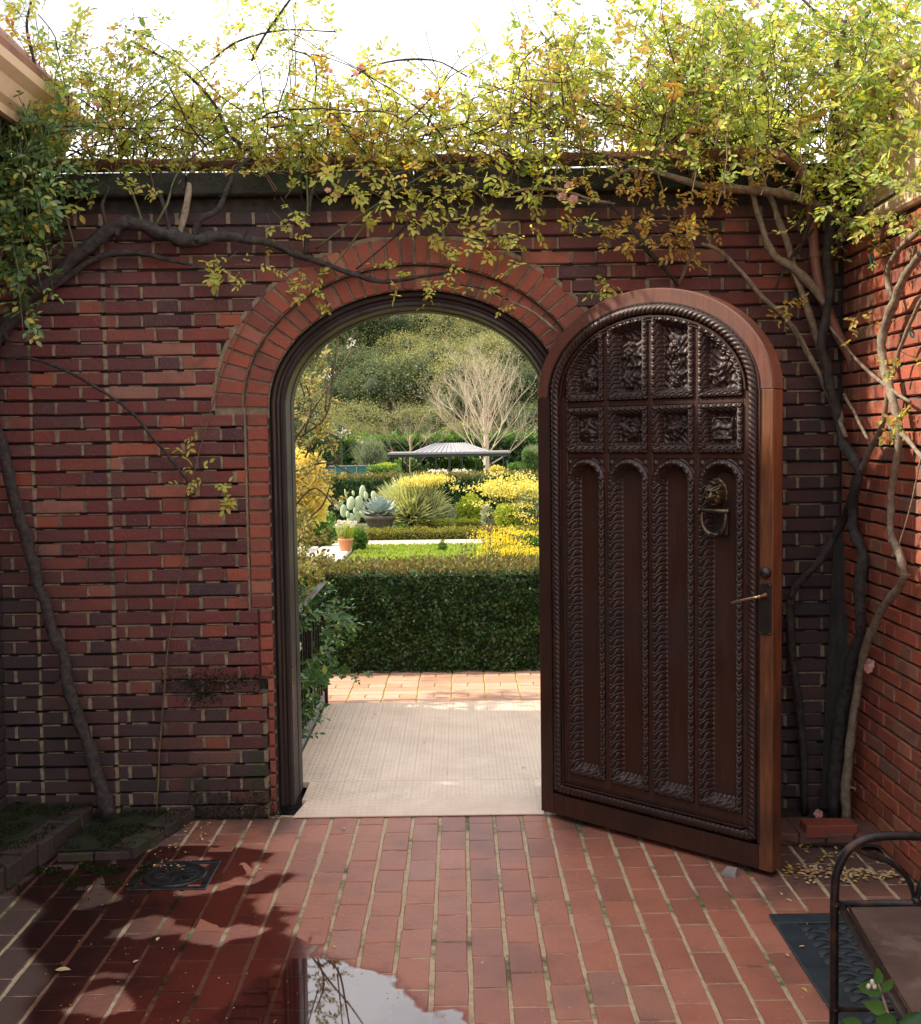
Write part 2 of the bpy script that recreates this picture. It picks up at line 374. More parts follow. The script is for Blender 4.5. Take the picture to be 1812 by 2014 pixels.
def water():
    m, t, b = NM('water film')
    t.nodes.remove(b)
    at = t.nodes.new('ShaderNodeAttribute')
    at.attribute_name = 'film'
    tr = t.nodes.new('ShaderNodeBsdfTransparent')
    c = mixc(t, at.outputs['Fac'], (0.98, 0.97, 0.97), (0.60, 0.44, 0.45))
    t.links.new(c, tr.inputs['Color'])
    gl = t.nodes.new('ShaderNodeBsdfGlossy')
    pl = t.nodes.new('ShaderNodeAttribute')
    pl.attribute_name = 'pool'
    t.links.new(mapr(t, pl.outputs['Fac'], 0, 1, .16, .02), gl.inputs['Roughness'])
    fr = t.nodes.new('ShaderNodeFresnel')
    t.links.new(mapr(t, pl.outputs['Fac'], 0, 1, 1.4, 2.4), fr.inputs['IOR'])
    f2 = mathn(t, 'MULTIPLY', fr.outputs[0], mapr(t, at.outputs['Fac'], .35, .8))
    ms = t.nodes.new('ShaderNodeMixShader')
    t.links.new(f2, ms.inputs[0])
    t.links.new(tr.outputs[0], ms.inputs[1])
    t.links.new(gl.outputs[0], ms.inputs[2])
    t.links.new(ms.outputs[0], t.nodes['Material Output'].inputs['Surface'])
    return m
M_WATER = water()

# ------------------------------------------------------------------ object helpers
def mk(name, verts, faces, mat, parent=None, smooth=False, kind=None, label=None, world=True):
    me = bpy.data.meshes.new(name)
    me.from_pydata([tuple(v) for v in verts], [], faces)
    me.materials.append(mat)
    if smooth:
        me.polygons.foreach_set('use_smooth', [True] * len(me.polygons))
    me.update()
    return ob(name, me, parent, kind, label, world)
def ob(name, me, parent=None, kind=None, label=None, world=True):
    o = bpy.data.objects.new(name, me)
    COL.objects.link(o)
    if parent is not None:
        o.parent = parent
        if world:
            o.matrix_parent_inverse = parent_mat(parent).inverted()
    if kind: o['kind'] = kind
    if label: o['label'] = label
    return o
PM = {}
def parent_mat(p):
    if p.name in PM: return PM[p.name]
    m = Matrix.LocRotScale(p.location, p.rotation_euler, p.scale)
    if p.parent is not None:
        m = parent_mat(p.parent) @ p.matrix_parent_inverse @ m
    PM[p.name] = m
    return m
def thing(name, label, cat, loc=(0, 0, 0), rotz=0.0, group=None):
    o = bpy.data.objects.new(name, None)
    COL.objects.link(o)
    o.empty_display_size = 0.1
    o.location = loc
    o.rotation_euler = (0, 0, rotz)
    o['label'] = label
    o['category'] = cat
    if group: o['group'] = group
    return o
def tag(o, label, cat, group=None):
    o['label'] = label
    o['category'] = cat
    if group: o['group'] = group
    return o
def npmesh(name, v, f, mat, smooth=False):
    """v (N,3), f (M,k) arrays, all faces with k corners"""
    me = bpy.data.meshes.new(name)
    f = np.asarray(f, dtype=np.int32)
    k = f.shape[1]
    me.vertices.add(len(v))
    me.vertices.foreach_set('co', np.asarray(v, dtype=np.float32).ravel())
    me.loops.add(f.size)
    me.loops.foreach_set('vertex_index', f.ravel())
    me.polygons.add(len(f))
    me.polygons.foreach_set('loop_start', np.arange(len(f), dtype=np.int32) * k)
    me.polygons.foreach_set('loop_total', np.full(len(f), k, dtype=np.int32))
    if smooth:
        me.polygons.foreach_set('use_smooth', np.ones(len(f), dtype=bool))
    me.update()
    me.validate()
    me.materials.append(mat)
    return me
class MB:
    def __init__(self): self.v = []; self.f = []
    def add(self, v, f):
        n = len(self.v)
        self.v += [tuple(x) for x in v]
        self.f += [tuple(i + n for i in q) for q in f]
    def box(self, x0, x1, y0, y1, z0, z1, M=None):
        v = [Vector(p) for p in ((x0, y0, z0), (x1, y0, z0), (x1, y1, z0), (x0, y1, z0), (x0, y0, z1), (x1, y0, z1), (x1, y1, z1), (x0, y1, z1))]
        if M is not None: v = [M @ p for p in v]
        self.add(v, [(0, 3, 2, 1), (4, 5, 6, 7), (0, 1, 5, 4), (1, 2, 6, 5), (2, 3, 7, 6), (3, 0, 4, 7)])
    def bbox(self, x0, x1, y0, y1, z0, z1, r, M=None):
        """box with chamfered edges"""
        v = []; f = []
        X = (x0, x1); Y = (y0, y1); Z = (z0, z1)
        idx = {}
        for i in (0, 1):
            for j in (0, 1):
                for k in (0, 1):
                    sx, sy, sz = (r if i == 0 else -r), (r if j == 0 else -r), (r if k == 0 else -r)
                    for a, p in enumerate(((X[i], Y[j] + sy, Z[k] + sz), (X[i] + sx, Y[j], Z[k] + sz), (X[i] + sx, Y[j] + sy, Z[k]))):
                        idx[i, j, k, a] = len(v)
                        v.append(Vector(p))
        def q(*a): f.append(tuple(idx[b] for b in a))
        q((0, 0, 0, 0), (0, 0, 1, 0), (0, 1, 1, 0), (0, 1, 0, 0)); q((1, 0, 0, 0), (1, 1, 0, 0), (1, 1, 1, 0), (1, 0, 1, 0))
        q((0, 0, 0, 1), (1, 0, 0, 1), (1, 0, 1, 1), (0, 0, 1, 1)); q((0, 1, 0, 1), (0, 1, 1, 1), (1, 1, 1, 1), (1, 1, 0, 1))
        q((0, 0, 0, 2), (0, 1, 0, 2), (1, 1, 0, 2), (1, 0, 0, 2)); q((0, 0, 1, 2), (1, 0, 1, 2), (1, 1, 1, 2), (0, 1, 1, 2))
        for k in (0, 1):
            for j in (0, 1): q((0, j, k, 1), (1, j, k, 1), (1, j, k, 2), (0, j, k, 2))
            for i in (0, 1): q((i, 0, k, 0), (i, 1, k, 0), (i, 1, k, 2), (i, 0, k, 2))
        for i in (0, 1):
            for j in (0, 1): q((i, j, 0, 0), (i, j, 1, 0), (i, j, 1, 1), (i, j, 0, 1))
        for i in (0, 1):
            for j in (0, 1):
                for k in (0, 1): q((i, j, k, 0), (i, j, k, 1), (i, j, k, 2))
        if M is not None: v = [M @ p for p in v]
        self.add(v, f)
    def build(self, name, mat, parent=None, smooth=False, kind=None, label=None, world=True):
        return mk(name, self.v, self.f, mat, parent, smooth, kind, label, world)
def tube_np(P, R, n=6, rough=0.0):
    """one tube through points P with radii R"""
    P = [Vector(p) for p in P]
    V_, F_ = [], []
    up = Vector((0.3, 0.2, 1)).normalized()
    for i, p in enumerate(P):
        d = (P[min(i + 1, len(P) - 1)] - P[max(i - 1, 0)])
        if d.length < 1e-9: d = Vector((0, 0, 1))
        d.normalize()
        a = d.cross(up)
        if a.length < 1e-3: a = d.cross(Vector((1, 0, 0)))
        a.normalize()
        b = d.cross(a)
        for k in range(n):
            th = 2 * pi * k / n
            r = R[i] * (1 + (U(-rough, rough) if rough else 0))
            V_.append(p + a * (r * cos(th)) + b * (r * sin(th)))
    for i in range(len(P) - 1):
        for k in range(n):
            F_.append((i * n + k, i * n + (k + 1) % n, (i + 1) * n + (k + 1) % n, (i + 1) * n + k))
    F_.append(tuple(range(n))[::-1])
    F_.append(tuple((len(P) - 1) * n + k for k in range(n)))
    return V_, F_
def smooth_path(P, sub=5, jit=0.0):
    """Catmull-Rom"""
    P = [Vector(p) for p in P]
    Q = [P[0] * 2 - P[1]] + P + [P[-1] * 2 - P[-2]]
    out = []
    for i in range(1, len(Q) - 2):
        for s in range(sub):
            t = s / sub
            a, b, c, d = Q[i - 1], Q[i], Q[i + 1], Q[i + 2]
            p = 0.5 * ((2 * b) + (c - a) * t + (2 * a - 5 * b + 4 * c - d) * t * t + (3 * b - a - 3 * c + d) * t ** 3)
            if jit: p = p + Vector((U(-jit, jit), U(-jit, jit), U(-jit, jit)))
            out.append(p)
    out.append(P[-1])
    return out
def lathe(prof, n=24, M=None):
    """prof list of (r,z)"""
    v = []; f = []
    for r, z in prof:
        for k in range(n):
            a = 2 * pi * k / n
            p = Vector((r * cos(a), r * sin(a), z))
            v.append(M @ p if M is not None else p)
    for i in range(len(prof) - 1):
        for k in range(n):
            f.append((i * n + k, i * n + (k + 1) % n, (i + 1) * n + (k + 1) % n, (i + 1) * n + k))
    f.append(tuple(range(n))[::-1]); f.append(tuple((len(prof) - 1) * n + k for k in range(n)))
    return v, f

# ------------------------------------------------------------------ foliage (numpy)
T_OVAL_V = np.array([(0, 0, 0), (0, .5, -.06), (0, 1, -.02), (-.20, .22, .05), (-.27, .52, .07), (-.15, .8, .04), (.20, .22, .05), (.27, .52, .07), (.15, .8, .04)], float)
T_OVAL_F = np.array([(0, 1, 4, 3), (1, 2, 5, 4), (0, 6, 7, 1), (1, 7, 8, 2)])
T_DIA_V = np.array([(0, 0, 0), (-.32, .5, .06), (0, 1, 0), (.32, .5, .06)], float)
T_DIA_F = np.array([(0, 3, 2, 1)])
T_BLADE_V = np.array([(-.03, 0, 0), (.03, 0, 0), (.022, .55, .03), (-.022, .55, .03), (.003, 1, -.06), (-.003, 1, -.06)], float)
T_BLADE_F = np.array([(0, 1, 2, 3), (3, 2, 4, 5)])
T_PET_V = np.array([(0, 0, 0), (0, .55, -.10), (0, .95, .02), (-.26, .35, .08), (-.44, .72, .12), (-.24, 1.0, .08), (.26, .35, .08), (.44, .72, .12), (.24, 1.0, .08)], float)
def unit(a):
    return a / np.maximum(np.linalg.norm(a, axis=-1, keepdims=True), 1e-9)
def leaves_mesh(name, P, D, N, S, mat, tmpl='dia'):
    """P base points, D direction along the leaf, N rough normal, S length"""
    tv, tf = {'oval': (T_OVAL_V, T_OVAL_F), 'petal': (T_PET_V, T_OVAL_F), 'dia': (T_DIA_V, T_DIA_F), 'blade': (T_BLADE_V, T_BLADE_F)}[tmpl]
    P = np.asarray(P, float); D = unit(np.asarray(D, float)); N = np.asarray(N, float)
    S = np.broadcast_to(np.asarray(S, float), (len(P),))
    X = unit(np.cross(D, N)); Z = np.cross(X, D)
    v = (P[:, None, :] + S[:, None, None] * (tv[None, :, 0:1] * X[:, None, :] + tv[None, :, 1:2] * D[:, None, :] + tv[None, :, 2:3] * Z[:, None, :]))
    k = len(tv)
    f = (np.arange(len(P)) * k)[:, None, None] + tf[None]
    return npmesh(name, v.reshape(-1, 3), f.reshape(-1, tf.shape[1]), mat)
LEAFMESH = {}
def leaf_objs(name, P, D, N, S, mat, parent, label=None):
    """single leaves as parts sharing one mesh"""
    if mat.name not in LEAFMESH:
        LEAFMESH[mat.name] = leaves_mesh('leaf', [(0, 0, 0)], [(0, 1, 0)], [(0, 0, 1)], [1.0], mat, 'oval')
    me = LEAFMESH[mat.name]
    pinv = parent_mat(parent).inverted()
    for p, d, n, s in zip(P, D, N, S):
        d = Vector(d).normalized()
        x = d.cross(Vector(n))
        if x.length < 1e-4: continue
        x.normalize()
        z = x.cross(d)
        M = Matrix(((x.x, d.x, z.x), (x.y, d.y, z.y), (x.z, d.z, z.z))).to_4x4()
        o = bpy.data.objects.new(name, me)
        COL.objects.link(o)
        o.parent = parent
        o.matrix_parent_inverse = pinv
        o.matrix_basis = Matrix.Translation(Vector(p)) @ M @ Matrix.Diagonal((s, s, s, 1))
def rdir(n, zb=0.0):
    d = RNG.normal(size=(n, 3))
    d[:, 2] += zb
    return unit(d)
def ellipsoid_pts(n, c, r, shell=0.55, hemi=False):
    d = rdir(n)
    if hemi: d[:, 2] = np.abs(d[:, 2])
    rad = (shell + (1 - shell) * RNG.random(n)) [:, None]
    return np.array(c) + d * rad * np.array(r), d
def shrub(name, label, cat, base, r, h, n, size, mat, group=None, tmpl='dia', blobs=7, core=True, leafname='foliage', stems=True, zb=0.3, shell=.6):
    """rounded shrub of many leaves: thing > foliage, stem"""
    t = thing(name, label, cat, base, 0, group)
    P, D = [], []
    base = np.array(base, float)
    for k in range(blobs):
        a = RNG.random() * 2 * pi
        rr = r * 0.5 * RNG.random()
        c = base + np.array((rr * cos(a), rr * sin(a), h * (0.35 + 0.35 * RNG.random())))
        p, d = ellipsoid_pts(n // blobs, c, (r * .62, r * .62, h * .38), shell)
        P.append(p); D.append(d)
    P = np.concatenate(P); D = np.concatenate(D)
    k = P[:, 2] > base[2] + 0.01
    P, D = P[k], D[k]
    dd = unit(D + rdir(len(P)) * .8 + np.array((0, 0, zb)))
    ob(leafname, leaves_mesh(leafname, P, dd, rdir(len(P)), size * (0.6 + .8 * RNG.random(len(P))), mat, tmpl), t, 'stuff')
    if core:
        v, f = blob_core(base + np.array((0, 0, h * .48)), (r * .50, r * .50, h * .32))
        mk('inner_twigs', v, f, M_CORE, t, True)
    if stems:
        mb = MB()
        for k in range(4):
            a = RNG.random() * 6.28
            mb.add(*tube_np([base, base + np.array((r * .3 * cos(a), r * .3 * sin(a), h * .5))], [max(.01, r * .03), max(.006, r * .015)], 5))
        mb.build('stem', M_TWIG, t)
    return t
def blob_core(c, r, n=10, jit=0.15):
    v, f = [], []
    for i in range(n + 1):
        th = pi * i / n
        for k in range(n):
            a = 2 * pi * k / n
            j = 1 + U(-jit, jit)
            v.append((c[0] + r[0] * j * sin(th) * cos(a), c[1] + r[1] * j * sin(th) * sin(a), c[2] + r[2] * j * cos(th)))
    for i in range(n):
        for k in range(n):
            f.append((i * n + k, i * n + (k + 1) % n, (i + 1) * n + (k + 1) % n, (i + 1) * n + k))
    return v, f

# ================================================================== LARGE STRUCTURE
# ---- ground
GZ = -1.0     # level of the sunken garden
mk('ground', [(-60, -30, -0.03), (60, -30, -0.03), (60, 0.3, -0.03), (-60, 0.3, -0.03)], [(0, 1, 2, 3)], M_SOIL, kind='structure')
gv, gf = [], []
def hz(x, y):
    h = GZ if y < 58 else GZ + (y - 58) * 0.035
    if y > 78: h += (y - 78) * 0.165
    if y > 320: h -= (y - 320) * 0.12
    return h + (0 if y < 60 else 1.2 * noise.noise(Vector((x * .02, y * .02, 0))) * min(1, (y - 60) / 30))
ys = [3.72, 12, 25, 40, 50, 58, 65, 72, 80, 90, 105, 125, 150, 180, 215, 260, 320, 420, 700, 1500]
xs = [-1500, -600, -300, -180, -120, -80, -50, -30, -15, 0, 15, 30, 50, 80, 120, 180, 300, 600, 1500]
for y in ys:
    for x in xs: gv.append((x, y, hz(x, y)))
for j in range(len(ys) - 1):
    for i in range(len(xs) - 1):
        a = j * len(xs) + i
        gf.append((a, a + 1, a + len(xs) + 1, a + len(xs)))
mk('garden_ground', gv, gf, M_EARTH, kind='structure', smooth=True)
mk('terrace_ground', [(-60, 0.304, -0.03), (60, 0.304, -0.03), (60, 3.9, -0.03), (-60, 3.9, -0.03), (-60, 3.9, -1.2), (60, 3.9, -1.2)], [(0, 1, 2, 3), (3, 2, 5, 4)], M_SOIL, kind='structure')
far_hill = None

# ---- brick maker
def brick_mesh(name, L, H, Dp, mat, jit=0.0016, ch=0.0035):
    """front face at y=0, depth to +Dp; origin at the lower left front corner. L along x, H along z"""
    def ring(ins, y, j):
        pts = [(ins, ins), (L / 2, ins), (L - ins, ins), (L - ins, H / 2), (L - ins, H - ins), (L / 2, H - ins), (ins, H - ins), (ins, H / 2)]
        return [(x + U(-j, j), y + U(-j, j) * .5, z + U(-j, j)) for x, z in pts]
    r0 = ring(ch, 0, jit * .6); r1 = ring(0, ch * 1.3, jit); r2 = [(x, Dp, z) for x, y, z in r1]
    # worn corners
    v = r0 + r1 + r2
    f = [tuple(range(8))]
    for i in range(8):
        j = (i + 1) % 8
        f.append((i, 8 + i, 8 + j, j)); f.append((8 + i, 16 + i, 16 + j, 8 + j))
    me = bpy.data.meshes.new(name)
    me.from_pydata(v, [], [q if k == 0 else q for k, q in enumerate(f)])
    me.materials.append(mat)
    me.update()
    return me
CH = 0.0605
BH = 0.0512
class BrickSet:
    def __init__(self, mat, H=BH, Dp=0.06, jit=.0018, ch=.004):
        self.mat, self.H, self.Dp, self.jit, self.ch = mat, H, Dp, jit, ch
        self.cache = {}
    def get(self, L):
        key = min((0.03, 0.045, 0.07, 0.096, 0.12, 0.15, 0.18, 0.205), key=lambda q: abs(q - L))
        if key not in self.cache:
            self.cache[key] = [brick_mesh('brick', key, self.H, self.Dp, self.mat, self.jit, self.ch) for _ in range(5)]
        return key, random.choice(self.cache[key])
def place_bricks(items, bs, parent, near_first, name='brick', limit=300):
    """items: (L, matrix). The `limit` nearest become parts, the rest one mesh."""
    items = sorted(items, key=near_first)
    pinv = parent_mat(parent).inverted()
    rest = MB()
    for i, (L, M) in enumerate(items):
        key, me = bs.get(L)
        M2 = M @ Matrix.Diagonal((L / key, 1, 1, 1))
        if i < limit:
            o = bpy.data.objects.new(name, me)
            COL.objects.link(o)
            o.parent = parent
            o.matrix_parent_inverse = pinv
            o.matrix_basis = M2
        else:
            rest.add([M2 @ v.co for v in me.vertices], [tuple(p.vertices) for p in me.polygons])
    if rest.v:
        rest.build(name, bs.mat, parent, kind='stuff')

# ---- arch geometry (wall plane)
AX, ZS = -0.18, 1.775
def arch_pts(a, b, zb=0.0, n=36, nl=1):
    L = [(AX - a, zb + (ZS - zb) * i / nl) for i in range(nl)]
    A = [(AX - a * cos(pi * k / n), ZS + b * sin(pi * k / n)) for k in range(n + 1)]
    R = [(AX + a, zb + (ZS - zb) * (nl - 1 - i) / nl) for i in range(nl)]
    return L + A + R
def arch_sweep(mb, ab_prof, n=40, zb=0.0):
    """profile: list of (a, b, y) swept round the arch"""
    rows = [arch_pts(a, b, zb, n) for a, b, y in ab_prof]
    m = len(rows[0])
    v = [(p[0], ab_prof[i][2], p[1]) for i, r in enumerate(rows) for p in r]
    f = []
    for i in range(len(rows)):
        i2 = (i + 1) % len(rows)
        for k in range(m - 1):
            f.append((i * m + k, i * m + k + 1, i2 * m + k + 1, i2 * m + k))
    f.append(tuple(i * m for i in range(len(rows))))
    f.append(tuple(i * m + m - 1 for i in range(len(rows)))[::-1])
    mb.add(v, f)
ZTOP = 2.655
def wall_core(mb, a, b, y0, y1, x0, x1, ztop, n=40):
    A = arch_pts(a, b, -0.03, n)[1:-1]
    mb.box(x0, AX - a, y0, y1, -0.03, ztop)
    mb.box(AX + a, x1, y0, y1, -0.03, ztop)
    for k in range(n):
        (xa, za), (xb, zb) = A[k], A[k + 1]
        v = [(xa, y0, za), (xb, y0, zb), (xb, y0, ztop), (xa, y0, ztop), (xa, y1, za), (xb, y1, zb), (xb, y1, ztop), (xa, y1, ztop)]
        mb.add(v, [(0, 1, 2, 3), (5, 4, 7, 6), (0, 4, 5, 1), (3, 2, 6, 7)])

WX0, WX1 = -1.97, 1.63
wall = thing('brick_wall', 'weathered red brick garden wall with the arched opening, moss along its foot', 'wall', (AX, 0, 0))
mb = MB()
wall_core(mb, 0.865, 0.715, 0.0135, 0.34, WX0 - .3, WX1 + 0.3, ZTOP)
mb.build('bed_joint', M_MORTDK, wall)
mb = MB()
wall_core(mb, 0.635, 0.492, 0.052, 0.338, AX - 0.87, AX + 0.87, ZS + .72, 40)
mb.build('arch_bed', M_MORTDK, wall)

def yface(z, x):
    """plinth courses step forward"""
    y = 0.0
    if z < 0.90: y -= 0.012
    if z < 0.56: y -= 0.014
    if z < 0.30: y -= 0.008
    if x < -1.50: y -= 0.010
    return y
def arch_limits(z, a, b):
    if z <= ZS: return a
    t = (z - ZS) / b
    return a * sqrt(1 - t * t) if t < 1 else 0
items, mort = [], MB()
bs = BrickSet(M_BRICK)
XJ = -1.494
ncourse = int(ZTOP / CH) + 1
for i in range(ncourse):
    z = 0.005 + i * CH
    if z + BH > ZTOP: break
    segs = []
    A_ = i % 2 == 0
    P_ = 0.32
    # right of the joint line
    x = XJ
    seq = []
    if not A_:
        seq.append((x, 0.045)); x += 0.055
        first = 'H'
    else: first = 'S'
    while x < WX1:
        L = 0.205 if first == 'S' else 0.096
        seq.append((x, L)); x += L + 0.010
        first = 'H' if first == 'S' else 'S'
    x = XJ - 0.010
    first = 'H' if A_ else 'S'
    while x > WX0 - 0.25:
        L = 0.205 if first == 'S' else 0.096
        seq.append((x - L, L)); x -= L + 0.010
        first = 'H' if first == 'S' else 'S'
    zm = z + BH / 2
    half = arch_limits(zm + 0.01, 0.872, 0.722)
    if zm < ZS:
        half = 0.741
        if zm < 0.90: half = 0.70
        if zm < 0.56: half = 0.672
    xl, xr = AX - half, AX + half
    out = []
    for (a, L) in seq:
        b = a + L
        b = min(b, WX1 - 0.002)
        if half > 0:
            if a < xl and b > xl:
                if xl - a > 0.02: out.append((a, xl - a))
                if b - xr > 0.02: out.append((xr, b - xr))
                continue
            if a >= xl and b <= xr: continue
            if a < xr < b:
                if b - xr > 0.02: out.append((xr, b - xr))
                continue
        if b - a > 0.02: out.append((a, b - a))
    for (a, L) in out:
        y = yface(zm, a + L / 2) + U(-0.0035, 0.0020)
        tilt = U(-0.02, 0.0)     # leans out a little at the lower edge
        zw = .0030 * noise.noise(Vector((a * 1.1, i * .37, 0))) + .0016 * noise.noise(Vector((a * 4, i * 3.1, 5)))
        M = Matrix.Translation((a, y, z + zw + U(-.0008, .0008))) @ Matrix.Rotation(U(-.006, .006), 4, 'Y') @ Matrix.Rotation(tilt - 0.02, 4, 'X')
        items.append((L, M))
        # head joint mortar on the right side of the brick
        if a + L + 0.012 < WX1 and not (half > 0 and abs(a + L - xl) < 0.004):
            yy = y + U(0.001, 0.006)
            e = U(0.001, 0.005)
            q_ = U(-.003, .003)
            mort.add([(a + L - .004, yy, z + zw + e), (a + L + .014, yy, z + zw + e), (a + L + .014 + q_, yy + U(0, .003), z + zw + BH - U(0, .005)), (a + L - .004 + q_, yy, z + zw + BH - U(0, .003)),
                      (a + L - .004, .03, z + zw + e), (a + L + .014, .03, z + zw + e), (a + L + .014, .03, z + zw + BH), (a + L - .004, .03, z + zw + BH)], [(0, 1, 2, 3), (0, 4, 5, 1), (3, 2, 6, 7), (1, 5, 6, 2), (0, 3, 7, 4)])
        # thin ledge of bed mortar, broken here and there
        if random.random() < 0.75:
            xa_ = a + U(-.004, L * .35); xb_ = a + L + .004 - U(0, L * .35)
            mort.box(xa_, xb_, y + 0.0035 + U(0, .006), 0.02, z + zw - 0.0095, z + zw - 0.0050 + U(-.001, .0035))
def vis(it):
    M = it[1]
    x, z = M.translation.x, M.translation.z
    hid = 0
    if x > 0.35 and z < 2.1 and x < 1.25: hid += 5
    if z > 2.45: hid += 2
    if x < -1.95: hid += 3
    if x > 1.2 and z < 0.9: hid += 2
    return hid + abs(x + 0.9) * 0.3 - it[0] * 3
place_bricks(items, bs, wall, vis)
# mortar fillet between the brickwork and the outer ring
mort2 = MB()
arch_sweep(mort2, [(0.858, 0.708, 0.003), (0.876, 0.726, 0.003), (0.876, 0.726, 0.03), (0.858, 0.708, 0.03)], 60, ZS - .01)
mort.add(mort2.v, mort2.f)
mort.build('mortar', M_MORT, wall, kind='stuff')

# voussoirs: outer ring (flush) and inner ring (set back)
def ring_bricks(a0, b0, a1, b1, yf, dep, n, name, mat):
    out = []
    am, bm_ = (a0 + a1) / 2, (b0 + b1) / 2
    # equal arc lengths
    N = 400
    th = [pi * k / N for k in range(N + 1)]
    s = [0]
    for k in range(N):
        s.append(s[-1] + math.hypot(am * (cos(th[k + 1]) - cos(th[k])), bm_ * (sin(th[k + 1]) - sin(th[k]))))
    tot = s[-1]
    def ang(q):
        for k in range(N):
            if s[k + 1] >= q: return th[k] + (th[k + 1] - th[k]) * (q - s[k]) / (s[k + 1] - s[k])
        return pi
    g = 0.0055
    for k in range(n):
        t0, t1 = ang(tot * k / n + g), ang(tot * (k + 1) / n - g)
        y = yf + U(-.002, .002)
        pts = []
        for (a, b, ins) in ((a0, b0, 1), (a1, b1, -1)):
            for t in (t0, t1):
                pts.append((AX - a * cos(t), ZS + b * sin(t)))
        c = (sum(p[0] for p in pts) / 4, sum(p[1] for p in pts) / 4)
        p4 = [pts[0], pts[1], pts[3], pts[2]]
        fr = [((p[0] * .95 + c[0] * .05) + U(-.001, .001), y, (p[1] * .95 + c[1] * .05) + U(-.001, .001)) for p in p4]
        md = [(p[0] + U(-.001, .001), y + .005, p[1] + U(-.001, .001)) for p in p4]
        bk = [(p[0], y + dep, p[1]) for p in p4]
        v = fr + md + bk
        f = [(0, 1, 2, 3)]
        for i in range(4):
            j = (i + 1) % 4
            f += [(i, 4 + i, 4 + j, j), (4 + i, 8 + i, 8 + j, 4 + j)]
        mk(name, v, f, mat, wall)
ring_bricks(0.745, 0.600, 0.858, 0.708, 0.0, 0.1, 38, 'voussoir', M_VOUS)
ring_bricks(0.640, 0.495, 0.735, 0.590, 0.030, 0.1, 34, 'voussoir', M_VOUS)
mb = MB()
arch_sweep(mb, [(0.742, 0.597, 0.008), (0.862, 0.712, 0.008), (0.862, 0.712, 0.05), (0.742, 0.597, 0.05)], 60, ZS - .045)
arch_sweep(mb, [(0.636, 0.492, 0.040), (0.740, 0.595, 0.040), (0.740, 0.595, 0.09), (0.636, 0.492, 0.09)], 60, ZS - .045)
mb.build('ring_mortar', M_MORT, wall, kind='stuff')
# inner order jamb bricks
jamb = BrickSet(M_VOUS, H=BH)
its = []
mj = MB()
for i in range(int(ZS / CH)):
    z = 0.005 + i * CH
    for s in (-1, 1):
        out_x = 0.735 if z > 0.90 else (0.70 if z > .56 else 0.672)
        L = out_x - 0.640
        x = AX - 0.640 - L + 0.0 if s < 0 else AX + 0.640
        y = 0.030 + U(-.002, .002) - (0.012 if z < 0.9 else 0)
        its.append((L - 0.006, Matrix.Translation((x + .003, y, z + U(-.001, .001)))))
    mj.box(AX - 0.742, AX - 0.638, 0.040, 0.09, z - .012, z + .001)
mj.box(AX - 0.742, AX - 0.733, 0.012, 0.09, 0, ZS)
mj.build('jamb_mortar', M_MORT, wall, kind='stuff')
place_bricks(its, jamb, wall, lambda it: it[1].translation.x, name='jamb_brick')

# coping
cp = MB()
x = -2.2
while x < WX1:
    L = U(0.45, 0.6)
    cp.bbox(x, min(x + L - .006, WX1 + .1), -0.055 + U(-.004, .004), 0.40, ZTOP + 0.003, ZTOP + 0.10 + U(-.005, .005), 0.008)
    x += L
cope = cp.build('wall_coping', M_COPE)
cope.parent = wall; cope.matrix_parent_inverse = parent_mat(wall).inverted()
cope.name = 'coping'
# moss tufts on the wall (patches seen low on the left pier and along the coping)
P, = [[]]
for k in range(5200):
    u = random.random()
    if u < .35:
        x, z = random.gauss(-1.05, .13), random.gauss(0.605, .028)
        if random.random() < .3: x, z = random.gauss(-1.12, .05), random.gauss(.55, .03)
    elif u < .6: x, z = U(-1.2, -.8), abs(random.gauss(.03, .07)) + .0
    elif u < .8: x, z = U(-1.95, 1.5), ZTOP + U(0.0, .1)
    else: x, z = U(-1.95, -.8), abs(random.gauss(.02, .03))
    y = yface(z, x) - 0.001 - abs(random.gauss(0, .002))
    if z > 2.6: y = -0.06 + U(-.006, .006)
    P.append((x, y, z))
P = np.array(P)
ob('moss', leaves_mesh('moss', P, rdir(len(P)) + np.array((0, -.6, 0)), rdir(len(P)), .005 + .007 * RNG.random(len(P)), M_MOSS, 'dia'), wall, 'stuff')

# ---- right hand wall (faces left) and its building
rw = thing('brick_wall', 'sunlit orange red brick wall running towards the viewer on the right', 'wall', (WX1, -2, 0))
RZT = 2.44
mb = MB(); mb.box(WX1 + 0.014, WX1 + 0.30, -7.0, -0.0, -0.03, RZT)
mb.build('bed_joint', M_MORTDK, rw)
items, mort = [], MB()
bsr = BrickSet(M_BRICKR)
for i in range(int(RZT / CH)):
    z = 0.012 + i * CH
    y = -0.004 - (0.0 if i % 2 == 0 else 0.055)
    ty = 'S' if i % 2 == 0 else 'H'
    if i % 2: items.append((0.045, Matrix.Translation((WX1, -0.004, z)) @ Matrix.Rotation(-pi / 2, 4, 'Z')))
    while y > -6.5:
        L = .205 if ty == 'S' else .096
        M = Matrix.Translation((WX1 + U(-.003, .002), y, z + U(-.0012, .0012))) @ Matrix.Rotation(-pi / 2, 4, 'Z') @ Matrix.Rotation(U(-.04, -.01), 4, 'X')
        items.append((L, M))
        mort.bbox(WX1 + U(.002, .006), WX1 + .03, y - L - .014, y - L + .004, z + .002, z + BH - .002, .002)
        if random.random() < .85: mort.box(WX1 + .006 + U(0, .005), WX1 + .02, y - L - .004, y + .004, z - .0108, z - .007)
        y -= L + .010
        ty = 'H' if ty == 'S' else 'S'
place_bricks(items, bsr, rw, lambda it: -it[1].translation.y)
mort.build('mortar', M_MORT, rw, kind='stuff')
rb = thing('stucco_gable', 'cream painted upper wall and eave above the right brick wall', 'house', (WX1 + .1, -2, RZT))
